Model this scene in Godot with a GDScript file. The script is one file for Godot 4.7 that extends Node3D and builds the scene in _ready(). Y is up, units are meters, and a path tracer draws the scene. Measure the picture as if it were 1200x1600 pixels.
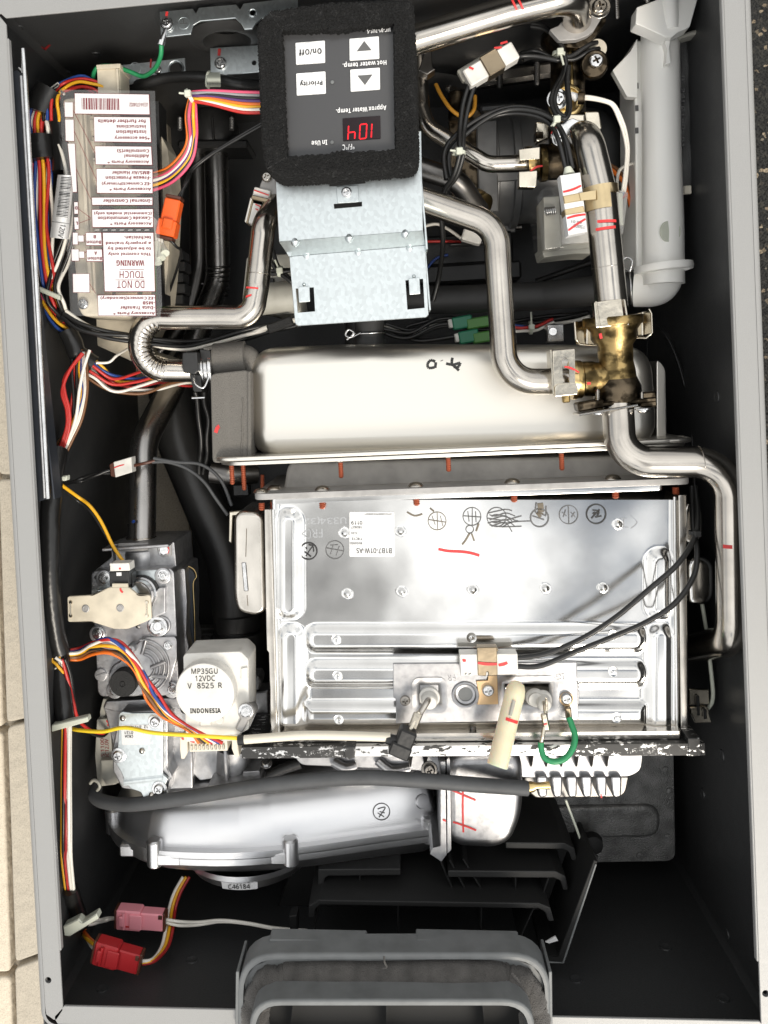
extends Node3D
# A tankless water heater lying on its back on asphalt, front cover off.
# Working frame P: x right and y up along the cabinet front, z towards the viewer; the ground is at the back (world up = P z).

const FOC := 1300.0
const PCX := 500.0
const PCY := 640.0
const CAM := Vector3(0.0184, 0.0752, 0.5173)
const BW := Basis(Vector3(1, 0, 0), Vector3(0, 0, -1), Vector3(0, 1, 0))
var RB := Basis()
var M := {}
var org := {}
var used := {}
var meshes := {}
var rng := RandomNumberGenerator.new()

class MB:
	var v := PackedVector3Array()
	var n := PackedVector3Array()
	var x := Transform3D.IDENTITY
	var auto := false
	var ang := 40.0
	func tn(a: Vector3, b: Vector3, c: Vector3, na: Vector3, nb: Vector3, nc: Vector3) -> void:
		if (b - a).cross(c - a).dot(na + nb + nc) > 0.0:
			v.append(x * a); v.append(x * c); v.append(x * b)
			n.append((x.basis * na).normalized()); n.append((x.basis * nc).normalized()); n.append((x.basis * nb).normalized())
		else:
			v.append(x * a); v.append(x * b); v.append(x * c)
			n.append((x.basis * na).normalized()); n.append((x.basis * nb).normalized()); n.append((x.basis * nc).normalized())
	# a flat triangle facing «out», smoothed later with its neighbours
	func t(a: Vector3, b: Vector3, c: Vector3, out: Vector3) -> void:
		var f := (b - a).cross(c - a)
		if f.length_squared() < 1e-22:
			return
		if f.dot(out) > 0.0:
			var h := b
			b = c
			c = h
			f = -f
		f = x.basis * f
		v.append(x * a); v.append(x * b); v.append(x * c)
		n.append(-f); n.append(-f); n.append(-f)
		auto = true
	func q(a: Vector3, b: Vector3, c: Vector3, d: Vector3, out: Vector3) -> void:
		t(a, b, c, out)
		t(a, c, d, out)
	func box(c: Vector3, s: Vector3, bev := 0.0, bas := Basis.IDENTITY) -> MB:
		var h := s * 0.5
		bev = minf(bev, minf(h.x, minf(h.y, h.z)) * 0.95)
		for ax in 3:
			for sg: float in [-1.0, 1.0]:
				var u := (ax + 1) % 3
				var w := (ax + 2) % 3
				var p := []
				for k: Vector2 in [Vector2(-1, -1), Vector2(1, -1), Vector2(1, 1), Vector2(-1, 1)]:
					var r := Vector3.ZERO
					r[ax] = sg * h[ax]
					r[u] = k.x * (h[u] - bev)
					r[w] = k.y * (h[w] - bev)
					p.append(c + bas * r)
				var o := Vector3.ZERO
				o[ax] = sg
				q(p[0], p[1], p[2], p[3], bas * o)
		if bev > 0.0:
			for ax in 3:
				var u := (ax + 1) % 3
				var w := (ax + 2) % 3
				for k: Vector2 in [Vector2(-1, -1), Vector2(1, -1), Vector2(1, 1), Vector2(-1, 1)]:
					var p := []
					for e: Array in [[-1.0, 0], [1.0, 0], [1.0, 1], [-1.0, 1]]:
						var r := Vector3.ZERO
						r[ax] = e[0] * (h[ax] - bev)
						r[u] = k.x * (h[u] - (bev if e[1] == 0 else 0.0))
						r[w] = k.y * (h[w] - (0.0 if e[1] == 0 else bev))
						p.append(c + bas * r)
					var o := Vector3.ZERO
					o[u] = k.x
					o[w] = k.y
					q(p[0], p[1], p[2], p[3], bas * o)
			for i in 8:
				var g := Vector3(1.0 if i & 1 else -1.0, 1.0 if i & 2 else -1.0, 1.0 if i & 4 else -1.0)
				var b := Vector3(bev, bev, bev)
				var k := g * (h - b)
				t(c + bas * (k + Vector3(g.x * bev, 0, 0)), c + bas * (k + Vector3(0, g.y * bev, 0)), c + bas * (k + Vector3(0, 0, g.z * bev)), bas * g)
		return self
	# rings of equal length joined into a skin
	func loft(rings: Array, closed := true, cap0 := true, cap1 := true, flip := 1.0) -> MB:
		for i in rings.size() - 1:
			var A: PackedVector3Array = rings[i]
			var B: PackedVector3Array = rings[i + 1]
			var ca := Vector3.ZERO
			for p in A:
				ca += p
			for p in B:
				ca += p
			ca /= float(A.size() + B.size())
			var m := A.size()
			for j in (m if closed else m - 1):
				var k := (j + 1) % m
				q(A[j], A[k], B[k], B[j], ((A[j] + A[k] + B[k] + B[j]) * 0.25 - ca) * flip)
		if cap0:
			fan(rings[0], rings[0], rings[1])
		if cap1:
			fan(rings[-1], rings[-1], rings[-2])
		return self
	func fan(r: PackedVector3Array, near: PackedVector3Array, other: PackedVector3Array) -> void:
		var c := Vector3.ZERO
		var d := Vector3.ZERO
		for p in near:
			c += p
		for p in other:
			d += p
		c /= float(near.size())
		d /= float(other.size())
		for j in r.size():
			t(c, r[j], r[(j + 1) % r.size()], c - d + (c - d) * 0.001)
	func lathe(b: Vector3, ax: Vector3, prof: Array, sides := 20, caps := true) -> MB:
		ax = ax.normalized()
		var u := ax.cross(Vector3(0.31, 0.9, 0.17) if absf(ax.y) < 0.8 else Vector3(1, 0.1, 0)).normalized()
		var w := ax.cross(u)
		for i in prof.size() - 1:
			var e: Vector2 = Vector2(prof[i + 1][0] - prof[i][0], prof[i + 1][1] - prof[i][1])
			for j in sides:
				var a0 := TAU * j / sides
				var a1 := TAU * (j + 1) / sides
				var d0 := u * cos(a0) + w * sin(a0)
				var d1 := u * cos(a1) + w * sin(a1)
				var p0: Vector3 = b + ax * prof[i][1]
				var p1: Vector3 = b + ax * prof[i + 1][1]
				q(p0 + d0 * prof[i][0], p0 + d1 * prof[i][0], p1 + d1 * prof[i + 1][0], p1 + d0 * prof[i + 1][0], (d0 + d1) * e.y - ax * e.x * 2.0)
		if caps:
			for k in 2:
				var i: int = 0 if k == 0 else prof.size() - 1
				if prof[i][0] > 1e-6:
					var c: Vector3 = b + ax * prof[i][1]
					for j in sides:
						var a0 := TAU * j / sides
						var a1 := TAU * (j + 1) / sides
						t(c, c + (u * cos(a0) + w * sin(a0)) * prof[i][0], c + (u * cos(a1) + w * sin(a1)) * prof[i][0], ax * (-1.0 if k == 0 else 1.0))
		return self
	func cyl(a: Vector3, b: Vector3, r: float, bev := 0.0, sides := 20, r2 := -1.0) -> MB:
		var l := a.distance_to(b)
		if r2 < 0.0:
			r2 = r
		if bev > 0.0:
			return lathe(a, b - a, [[r - bev, 0.0], [r, bev], [r2, l - bev], [r2 - bev, l]], sides)
		return lathe(a, b - a, [[r, 0.0], [r2, l]], sides)
	func tube(p: PackedVector3Array, r: Variant, sides := 8, caps := true) -> MB:
		var m := p.size()
		var up := Vector3.ZERO
		var pr := []
		for i in m:
			var d := (p[mini(i + 1, m - 1)] - p[maxi(i - 1, 0)]).normalized()
			if i == 0:
				up = d.cross(Vector3(0.13, 0.21, 0.97) if absf(d.z) < 0.9 else Vector3(1, 0.1, 0)).normalized()
			else:
				up = (up - d * up.dot(d)).normalized()
			var w := d.cross(up)
			var ring := []
			for j in sides:
				var a := TAU * j / sides
				ring.append(up * cos(a) + w * sin(a))
			pr.append([ring, d])
		for i in m - 1:
			var r0: float = r if r is float else r[i]
			var r1: float = r if r is float else r[i + 1]
			for j in sides:
				var k := (j + 1) % sides
				var a: Vector3 = pr[i][0][j]
				var b: Vector3 = pr[i][0][k]
				var c: Vector3 = pr[i + 1][0][k]
				var e: Vector3 = pr[i + 1][0][j]
				tn(p[i] + a * r0, p[i] + b * r0, p[i + 1] + c * r1, a, b, c)
				tn(p[i] + a * r0, p[i + 1] + c * r1, p[i + 1] + e * r1, a, c, e)
		if caps:
			for k in 2:
				var i := 0 if k == 0 else m - 1
				var d: Vector3 = -pr[i][1] if k == 0 else pr[i][1]
				var rr: float = r if r is float else r[i]
				for j in sides:
					tn(p[i], p[i] + pr[i][0][j] * rr, p[i] + pr[i][0][(j + 1) % sides] * rr, d, d, d)
		return self
	# an outline pulled back from its front face at z, with holes, edges rounded over bev in bs steps
	func prism(o: PackedVector2Array, z: float, dep: float, bev := 0.0, bs := 1, holes := [], back := true) -> MB:
		if Geometry2D.is_polygon_clockwise(o):
			o = o.duplicate()
			o.reverse()
		var rings := [[o, z - dep]]
		for tries in 12:      # an edge rounder than its corners would fold over: narrow it until it does not
			var q2 := inset(o, bev)
			var ok := true
			for j in o.size():
				var k := (j + 1) % o.size()
				if (q2[k] - q2[j]).dot(o[k] - o[j]) < 0.0:
					ok = false
			if ok and not Geometry2D.triangulate_polygon(q2).is_empty():
				break
			bev *= 0.8
		if bev > 0.0:
			for k in bs + 1:
				var a := PI * 0.5 * k / bs
				rings.append([inset(o, bev * (1.0 - cos(a))), z - bev + bev * sin(a)])
		else:
			rings.append([o, z])
		var m := o.size()
		for i in rings.size() - 1:
			for j in m:
				var k := (j + 1) % m
				var A: PackedVector2Array = rings[i][0]
				var B: PackedVector2Array = rings[i + 1][0]
				var e := o[k] - o[j]
				var out := Vector3(e.y, -e.x, 0.0).normalized() + Vector3(0, 0, 0.0 if i == 0 else 0.3)
				q(v3(A[j], rings[i][1]), v3(A[k], rings[i][1]), v3(B[k], rings[i + 1][1]), v3(B[j], rings[i + 1][1]), out)
		face(rings[-1][0], z, holes, Vector3(0, 0, 1))
		if back:
			face(o, z - dep, holes, Vector3(0, 0, -1))
		for h: PackedVector2Array in holes:
			var c := Vector2.ZERO
			for p in h:
				c += p
			c /= h.size()
			for j in h.size():
				var k := (j + 1) % h.size()
				var d := c - (h[j] + h[k]) * 0.5
				q(v3(h[j], z), v3(h[k], z), v3(h[k], z - dep), v3(h[j], z - dep), Vector3(d.x, d.y, 0))
		return self
	func v3(p: Vector2, z: float) -> Vector3:
		return Vector3(p.x, p.y, z)
	func face(o: PackedVector2Array, z: float, holes: Array, out: Vector3) -> void:
		var polys := [o]
		for h: PackedVector2Array in holes:
			var c := Vector2.ZERO
			for p in h:
				c += p
			c /= h.size()
			var next := []
			for g: PackedVector2Array in polys:
				if Geometry2D.intersect_polygons(g, h).is_empty():
					next.append(g)
					continue
				for s: float in [-9.0, 9.0]:
					var half := PackedVector2Array([Vector2(c.x, -9), Vector2(c.x + s, -9), Vector2(c.x + s, 9), Vector2(c.x, 9)])
					for g2: PackedVector2Array in Geometry2D.intersect_polygons(g, half):
						for g3: PackedVector2Array in Geometry2D.clip_polygons(g2, h):
							next.append(g3)
			polys = next
		for g: PackedVector2Array in polys:
			var ix := Geometry2D.triangulate_polygon(g)
			for i in range(0, ix.size(), 3):
				t(v3(g[ix[i]], z), v3(g[ix[i + 1]], z), v3(g[ix[i + 2]], z), out)
	static func inset(o: PackedVector2Array, d: float) -> PackedVector2Array:
		var r := PackedVector2Array()
		var m := o.size()
		for i in m:
			var a := (o[i] - o[(i + m - 1) % m]).normalized()
			var b := (o[(i + 1) % m] - o[i]).normalized()
			var na := Vector2(-a.y, a.x)
			var nb := Vector2(-b.y, b.x)
			var s := (na + nb)
			var k := s.length_squared()
			r.append(o[i] + (s * (2.0 * d / k) if k > 0.6 else s.normalized() * d))
		return r
	func sheet(nu: int, nv: int, f: Callable, out: Vector3) -> MB:
		var p := []
		for j in nv + 1:
			var row := PackedVector3Array()
			for i in nu + 1:
				row.append(f.call(float(i) / nu, float(j) / nv))
			p.append(row)
		var nn := []
		for j in nv + 1:
			var row := PackedVector3Array()
			for i in nu + 1:
				var a: Vector3 = p[j][mini(i + 1, nu)] - p[j][maxi(i - 1, 0)]
				var b: Vector3 = p[mini(j + 1, nv)][i] - p[maxi(j - 1, 0)][i]
				var c := a.cross(b).normalized()
				row.append(c if c.dot(out) > 0.0 else -c)
			nn.append(row)
		for j in nv:
			for i in nu:
				tn(p[j][i], p[j][i + 1], p[j + 1][i + 1], nn[j][i], nn[j][i + 1], nn[j + 1][i + 1])
				tn(p[j][i], p[j + 1][i + 1], p[j + 1][i], nn[j][i], nn[j + 1][i + 1], nn[j + 1][i])
		return self
	func mesh(m: Material) -> ArrayMesh:
		if auto:
			var at := {}
			var cosv := cos(deg_to_rad(ang))
			var unit := PackedVector3Array()
			unit.resize(n.size())
			for i in v.size():
				unit[i] = n[i].normalized()
				var key := Vector3i((v[i] * 200000.0).round())
				if at.has(key):
					at[key].append(i)
				else:
					at[key] = [i]
			var res := PackedVector3Array()
			res.resize(n.size())
			for key in at:
				var l: Array = at[key]
				for i: int in l:
					var s := Vector3.ZERO
					for j: int in l:
						if unit[i].dot(unit[j]) > cosv:
							s += n[j] if n[j].length_squared() < 0.5 else n[j] * 1e-6
					res[i] = s.normalized() if s.length_squared() > 0.0 else unit[i]
			n = res
		var a := []
		a.resize(Mesh.ARRAY_MAX)
		a[Mesh.ARRAY_VERTEX] = v
		a[Mesh.ARRAY_NORMAL] = n
		var r := ArrayMesh.new()
		r.add_surface_from_arrays(Mesh.PRIMITIVE_TRIANGLES, a)
		r.surface_set_material(0, m)
		return r

# ---- places: where the ray through a photo pixel meets the plane z = const of the cabinet
func p(px: float, py: float, z: float) -> Vector3:
	var d := RB * Vector3((px - PCX) / FOC, -(py - PCY) / FOC, -1.0)
	return CAM + d * ((z - CAM.z) / d.z)
func p2(px: float, py: float, z: float) -> Vector2:
	var q := p(px, py, z)
	return Vector2(q.x, q.y)
func mm(z: float) -> float:          # metres per photo pixel at depth z
	return (CAM.z - z) / FOC
func poly(z: float, c: Array, rad := 0.0, seg := 4) -> PackedVector2Array:
	var r := PackedVector2Array()
	for i in range(0, c.size(), 2):
		r.append(p2(c[i], c[i + 1], z))
	return round_poly(r, rad * mm(z), seg) if rad > 0.0 else r
func rect(z: float, x0: float, y0: float, x1: float, y1: float, rad := 0.0, seg := 4) -> PackedVector2Array:
	return poly(z, [x0, y0, x1, y0, x1, y1, x0, y1], rad, seg)
func disc(c: Vector2, r: float, k := 20) -> PackedVector2Array:
	var o := PackedVector2Array()
	for i in k:
		o.append(c + Vector2(cos(TAU * i / k), sin(TAU * i / k)) * r)
	return o
func round_poly(o: PackedVector2Array, rad: float, seg := 4) -> PackedVector2Array:
	var r := PackedVector2Array()
	var m := o.size()
	for i in m:
		var a := o[(i + m - 1) % m]
		var b := o[i]
		var c := o[(i + 1) % m]
		var u := (a - b).normalized()
		var w := (c - b).normalized()
		var d := minf(rad, minf(a.distance_to(b), c.distance_to(b)) * 0.48)
		for k in seg + 1:
			var t := float(k) / seg
			var s := b + u * d
			var e := b + w * d
			r.append(s.lerp(b, t).lerp(b.lerp(e, t), t))
	return r
func pts(c: Array, z := 0.0) -> PackedVector3Array:      # [x, y, z, ...] in pixels and depth
	var r := PackedVector3Array()
	for i in range(0, c.size(), 3):
		r.append(p(c[i], c[i + 1], c[i + 2] + z))
	return r
func curve(a: PackedVector3Array, seg := 8) -> PackedVector3Array:
	var r := PackedVector3Array()
	var m := a.size()
	for i in m - 1:
		var p0 := a[maxi(i - 1, 0)]
		var p3 := a[mini(i + 2, m - 1)]
		for k in seg:
			r.append(a[i].cubic_interpolate(a[i + 1], p0, p3, float(k) / seg))
	r.append(a[m - 1])
	return r
func bend(a: PackedVector3Array, rad: float, seg := 10) -> PackedVector3Array:
	var r := PackedVector3Array([a[0]])
	for i in range(1, a.size() - 1):
		var u := (a[i - 1] - a[i])
		var w := (a[i + 1] - a[i])
		var th := u.angle_to(w)
		var d := minf(rad / tan(th * 0.5), minf(u.length(), w.length()) * 0.49)
		var rr := d * tan(th * 0.5)
		u = u.normalized()
		w = w.normalized()
		var c := a[i] + (u + w).normalized() * (rr / sin(th * 0.5))
		var s := a[i] + u * d - c
		var e := a[i] + w * d - c
		for k in seg + 1:
			r.append(c + s.slerp(e, float(k) / seg))
	r.append(a[a.size() - 1])
	var out := PackedVector3Array()
	for i in r.size() - 1:
		out.append(r[i])
		var l := r[i].distance_to(r[i + 1])
		var k := int(l / 0.02)
		for j in range(1, k):
			out.append(r[i].lerp(r[i + 1], float(j) / k))
	out.append(r[r.size() - 1])
	return out

# ---- nodes
func numbered(at: Node, nm: String) -> String:
	var key := str(at.get_instance_id()) + nm
	var k: int = used.get(key, 0)
	used[key] = k + 1
	return nm if k == 0 else "%s_%03d" % [nm, k]
func tag(o: Node, label: String, cat: String, group := "", kind := "") -> void:
	if label: o.set_meta("label", label)
	if cat: o.set_meta("category", cat)
	if group: o.set_meta("group", group)
	if kind: o.set_meta("kind", kind)
func base(nm: String, label: String, cat: String, o: Vector3, group := "", kind := "") -> Node3D:
	var r := Node3D.new()
	r.name = numbered(self, nm)
	r.transform = Transform3D(BW, BW * o)
	org[r] = o
	tag(r, label, cat, group, kind)
	add_child(r, true)
	return r
func part(at: Node3D, nm: String, mb: MB, m: Material) -> MeshInstance3D:
	var r := MeshInstance3D.new()
	r.name = numbered(at, nm)
	r.mesh = mb.mesh(m)
	if org.has(at):
		r.position = -org[at]
	at.add_child(r, true)
	return r
func solo(nm: String, label: String, cat: String, mb: MB, m: Material, group := "", kind := "") -> MeshInstance3D:
	var r := MeshInstance3D.new()
	r.name = numbered(self, nm)
	var c := Vector3.ZERO
	for i in mb.v.size():
		c += mb.v[i]
	c /= float(mb.v.size())
	for i in mb.v.size():
		mb.v[i] -= c
	r.mesh = mb.mesh(m)
	r.transform = Transform3D(BW, BW * c)
	org[r] = Vector3.ZERO
	r.set_meta("off", c)
	org[r] = c
	tag(r, label, cat, group, kind)
	add_child(r, true)
	return r
func shared(at: Node3D, nm: String, m: Mesh, where: Vector3, bas := Basis.IDENTITY) -> MeshInstance3D:
	var r := MeshInstance3D.new()
	r.name = numbered(at, nm)
	r.mesh = m
	r.transform = Transform3D(bas, where - (org[at] if org.has(at) else Vector3.ZERO))
	at.add_child(r, true)
	return r
func aim(d: Vector3, turn := 0.0) -> Basis:      # a basis whose z is d
	var z := d.normalized()
	var u := (Vector3(0, 1, 0) if absf(z.y) < 0.9 else Vector3(0, 0, 1)).cross(z).normalized()
	return Basis(u, z.cross(u), z) * Basis(Vector3(0, 0, 1), turn)
func rz(deg: float) -> Basis:
	return Basis(Vector3(0, 0, 1), deg_to_rad(deg))

# cross-recessed pan head of radius 1 cm, height along z; kinds: pan, hex, washer
func screw_mesh(kind: String, m: Material) -> Mesh:
	var key := kind + str(m.get_instance_id())
	if meshes.has(key):
		return meshes[key]
	var b := MB.new()
	b.ang = 50.0
	var r := 0.01
	var top := 0.0
	if kind == "hex" or kind == "pan_washer":
		b.lathe(Vector3.ZERO, Vector3(0, 0, 1), [[r * 1.45, -0.001], [r * 1.45, 0.0015], [r * 1.36, 0.002], [r * 0.6, 0.002]], 20)
	if kind == "hex":
		b.lathe(Vector3.ZERO, Vector3(0, 0, 1), [[r * 1.08, -0.001], [r * 1.08, 0.006], [r * 0.92, 0.007]], 6, false)
		top = 0.007
	else:
		b.lathe(Vector3.ZERO, Vector3(0, 0, 1), [[r, -0.001], [r, 0.003], [r * 0.97, 0.0045], [r * 0.86, 0.006], [r * 0.72, 0.0068]], 20, false)
		top = 0.0068
	var rr := r * (0.92 if kind == "hex" else 0.72)
	var o := disc(Vector2.ZERO, rr, 6 if kind == "hex" else 20)
	if kind == "hex":
		b.face(o, top, [], Vector3(0, 0, 1))
	var c := PackedVector2Array()
	var w := r * 0.14
	var l := r * 0.55
	for k in 4:
		var a := TAU * k / 4.0
		for e: Vector2 in [Vector2(w, -w), Vector2(l, -w), Vector2(l, w)]:
			c.append(e.rotated(a))
	if kind != "hex":
		b.face(o, top, [c], Vector3(0, 0, 1))
		for j in c.size():
			var k := (j + 1) % c.size()
			var mid := (c[j] + c[k]) * -0.5
			b.q(b.v3(c[j], top), b.v3(c[k], top), b.v3(c[k] * 0.6, top - 0.006), b.v3(c[j] * 0.6, top - 0.006), Vector3(mid.x, mid.y, 0.2))
		b.face(disc(Vector2.ZERO, l * 0.7, 8), top - 0.0055, [], Vector3(0, 0, 1))
	meshes[key] = b.mesh(m)
	return meshes[key]
func screw(at: Node3D, where: Vector3, r: float, m: Material, kind := "pan", d := Vector3(0, 0, 1), turn := 0.4, nm := "screw") -> MeshInstance3D:
	return shared(at, nm, screw_mesh(kind, m), where, aim(d, turn).scaled(Vector3.ONE * (r / 0.01)))
func stud(at: Node3D, a: Vector3, b: Vector3, r: float, m: Material) -> MeshInstance3D:
	var o := MB.new()
	var prof := []
	var l := a.distance_to(b)
	var k := maxi(4, int(l / (r * 0.7)))
	for i in k:
		var h := l * i / k
		prof.append([r, h])
		prof.append([r * 0.78, h + l / k * 0.5])
	prof.append([r * 0.5, l])
	o.ang = 20.0
	o.lathe(a, b - a, prof, 10)
	return part(at, "screw", o, m)
# lettering from pixel (x0,y0) to (x1,y1) along its middle line, hp pixels tall
func text(at: Node3D, s: String, z: float, x0: float, y0: float, x1: float, y1: float, hp: float, m: Material, mono := false, bold := false, nm := "lettering") -> MeshInstance3D:
	var a := p(x0, y0, z)
	var b := p(x1, y1, z)
	return text3(at, s, (a + b) * 0.5, (b - a).normalized(), Vector3(0, 0, 1), a.distance_to(b), hp * mm(z), m, mono, bold, nm)
func text3(at: Node3D, s: String, c: Vector3, right: Vector3, out: Vector3, w: float, h: float, m: Material, mono := false, bold := false, nm := "lettering") -> MeshInstance3D:
	var key := s + str(mono) + str(bold)
	if not meshes.has(key):
		var f := SystemFont.new()
		f.font_names = PackedStringArray(["Droid Sans Mono" if mono else "Droid Sans"])
		f.font_weight = 700 if bold else 400
		var t := TextMesh.new()
		t.text = s
		t.font = f
		t.font_size = 24
		t.pixel_size = 0.001
		t.depth = 0.002
		t.curve_step = 3.0
		t.horizontal_alignment = HORIZONTAL_ALIGNMENT_CENTER
		t.vertical_alignment = VERTICAL_ALIGNMENT_CENTER
		meshes[key] = t
	var tm: TextMesh = meshes[key]
	var bb := tm.get_aabb()
	var up := out.cross(right).normalized()
	var sx := w / maxf(bb.size.x, 1e-5)
	var sy := h / maxf(bb.size.y, 1e-5)
	var bas := Basis(right * sx, up * sy, out * 0.1)
	var r := shared(at, nm, tm, c - bas * (bb.position + bb.size * 0.5), bas)
	r.material_override = m
	return r
# a felt-pen stroke: a thin ribbon on a flat face at z
func stroke(at: Node3D, z: float, c: Array, wp: float, m: Material, nm := "pen_mark") -> MeshInstance3D:
	var a := PackedVector3Array()
	for i in range(0, c.size(), 2):
		a.append(p(c[i], c[i + 1], z))
	return part(at, nm, ribbon(MB.new(), curve(a, 4) if a.size() > 2 else a, wp * mm(z)), m)
func ribbon(b: MB, a: PackedVector3Array, w: float) -> MB:
	var l := PackedVector3Array()
	var r := PackedVector3Array()
	for i in a.size():
		var d := a[mini(i + 1, a.size() - 1)] - a[maxi(i - 1, 0)]
		var s := Vector3(-d.y, d.x, 0).normalized() * w * 0.5 * (0.75 + 0.25 * sin(PI * (i + 0.5) / a.size()))
		l.append(a[i] + s)
		r.append(a[i] - s)
	for i in a.size() - 1:
		b.q(l[i], r[i], r[i + 1], l[i + 1], Vector3(0, 0, 1))
	return b
# a pen mark wrapped round a pipe of radius r at c with axis ax, facing the viewer
func pipe_mark(at: Node3D, c: Vector3, ax: Vector3, r: float, w: float, a0: float, a1: float, m: Material, skew := 0.0) -> void:
	ax = ax.normalized()
	var u := (Vector3(0, 0, 1) - ax * ax.z).normalized()
	var s := ax.cross(u)
	var b := MB.new()
	for k in 8:
		var t0 := lerpf(a0, a1, k / 8.0)
		var t1 := lerpf(a0, a1, (k + 1) / 8.0)
		var d0 := u * cos(t0) + s * sin(t0)
		var d1 := u * cos(t1) + s * sin(t1)
		var e0 := ax * (skew * (t0 - a0))
		var e1 := ax * (skew * (t1 - a0))
		b.q(c + d0 * r + e0 - ax * w, c + d1 * r + e1 - ax * w, c + d1 * r + e1 + ax * w, c + d0 * r + e0 + ax * w, d0)
	part(at, "pen_mark", b, m)
func pipe(nm: String, label: String, cat: String, c: Array, r: float, rad: float, m: Material, sides := 24) -> MeshInstance3D:
	return solo(nm, label, cat, MB.new().tube(bend(pts(c), rad), r, sides), m)
func wire(at: Node3D, c: Array, r: float, m: Material, nm := "wire", seg := 7, sides := 7) -> MeshInstance3D:
	return part(at, nm, MB.new().tube(curve(pts(c), seg), r, sides), m)
# short stubs of foam standing all over a mesh: too many to count
func fuzz(at: Node3D, mb: MB, m: Material, count: int, r: float) -> void:
	var area := PackedFloat32Array()
	var sum := 0.0
	for i in range(0, mb.v.size(), 3):
		sum += (mb.v[i + 1] - mb.v[i]).cross(mb.v[i + 2] - mb.v[i]).length()
		area.append(sum)
	var s := MB.new().lathe(Vector3.ZERO, Vector3(0, 0, 1), [[0.6, -0.3], [1.0, 0.1], [0.4, 0.9]], 5).mesh(m)
	var mu := MultiMesh.new()
	mu.transform_format = MultiMesh.TRANSFORM_3D
	mu.mesh = s
	mu.instance_count = count
	for i in count:
		var k := area.bsearch(rng.randf() * sum)
		k = mini(k, area.size() - 1) * 3
		var u := rng.randf()
		var w := rng.randf()
		if u + w > 1.0:
			u = 1.0 - u
			w = 1.0 - w
		var q := mb.v[k] + (mb.v[k + 1] - mb.v[k]) * u + (mb.v[k + 2] - mb.v[k]) * w
		var sc := r * (0.5 + rng.randf())
		var bs := Basis.from_euler(Vector3(rng.randf() * 6.3, rng.randf() * 6.3, rng.randf() * 6.3)).scaled(Vector3(sc, sc, sc * 0.9))
		mu.set_instance_transform(i, Transform3D(bs, q - org[at]))
	var mi := MultiMeshInstance3D.new()
	mi.name = "foam_fuzz"
	mi.multimesh = mu
	mi.set_meta("kind", "stuff")
	at.add_child(mi, true)
# several wires running together: centre line, colours, wire radius, how wide they spread (m), turns of twist
func bundle(at: Node3D, c: Array, cols: Array, r: float, spread: float, twist := 0.6, flat := 0.7, seg := 7) -> void:
	var a := curve(pts(c), seg)
	var m := cols.size()
	for k in m:
		var q := PackedVector3Array()
		var ph := TAU * k / m
		var rad := spread * (0.55 + 0.45 * rng.randf())
		var w1 := rng.randf_range(1.5, 3.0)
		var w2 := rng.randf() * TAU
		for i in a.size():
			var d := (a[mini(i + 1, a.size() - 1)] - a[maxi(i - 1, 0)]).normalized()
			var s := d.cross(Vector3(0, 0, 1)).normalized()
			var t := float(i) / a.size()
			var an := ph + twist * TAU * t
			var wob := 1.0 + 0.25 * sin(w1 * TAU * t + w2)
			q.append(a[i] + s * cos(an) * rad * wob + Vector3(0, 0, 1) * sin(an) * rad * flat)
		part(at, "wire", MB.new().tube(q, r, 6), M[cols[k]])
func tie(at: Node3D, c: Vector3, ax: Vector3, r: float, m: Material, tail := Vector3.ZERO) -> void:
	var b := MB.new().lathe(c - ax.normalized() * 0.0012, ax, [[r * 0.9, 0.0], [r, 0.0], [r, 0.0024], [r * 0.9, 0.0024]], 12, false)
	b.box(c + Vector3(0, 0, r), Vector3(0.0045, 0.0045, 0.004), 0.0006)
	if tail != Vector3.ZERO:
		b.tube(PackedVector3Array([c + Vector3(0, 0, r), c + Vector3(0, 0, r) + tail]), 0.0008, 5)
	part(at, "cable_tie", b, m)

# ---- materials
func noise(freq: float, type := FastNoiseLite.TYPE_SIMPLEX_SMOOTH, oct := 3, size := 256, sd := 1, nrm := 0.0, ramp: Gradient = null, cell := FastNoiseLite.RETURN_CELL_VALUE) -> NoiseTexture2D:
	var f := FastNoiseLite.new()
	f.noise_type = type
	f.frequency = freq
	f.seed = sd
	f.fractal_octaves = oct
	f.fractal_type = FastNoiseLite.FRACTAL_FBM if oct > 1 else FastNoiseLite.FRACTAL_NONE
	f.cellular_return_type = cell
	var t := NoiseTexture2D.new()
	t.width = size
	t.height = size
	t.seamless = true
	t.noise = f
	if nrm > 0.0:
		t.as_normal_map = true
		t.bump_strength = nrm
	if ramp:
		t.color_ramp = ramp
	return t
func ramp(a: Array) -> Gradient:      # [offset, grey or Color, ...]
	var g := Gradient.new()
	var o := PackedFloat32Array()
	var c := PackedColorArray()
	for i in range(0, a.size(), 2):
		o.append(a[i])
		c.append(a[i + 1] if a[i + 1] is Color else Color(a[i + 1], a[i + 1], a[i + 1]))
	g.offsets = o
	g.colors = c
	return g
func mat(nm: String, c: Color, rough: float, metal := 0.0, tex: Texture2D = null, rt: Texture2D = null, nt: Texture2D = null, ns := 0.5, scale := Vector3(8, 8, 8)) -> StandardMaterial3D:
	var m := StandardMaterial3D.new()
	m.resource_name = nm
	m.albedo_color = c.linear_to_srgb()      # colours below are real-world (linear) base colours
	m.roughness = rough
	m.metallic = metal
	m.metallic_specular = 0.5
	m.albedo_texture = tex
	m.roughness_texture = rt
	if nt:
		m.normal_enabled = true
		m.normal_texture = nt
		m.normal_scale = ns
	m.uv1_triplanar = true
	m.uv1_scale = scale
	M[nm] = m
	return m
func g(v: float) -> Color:
	return Color(v, v, v)
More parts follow.
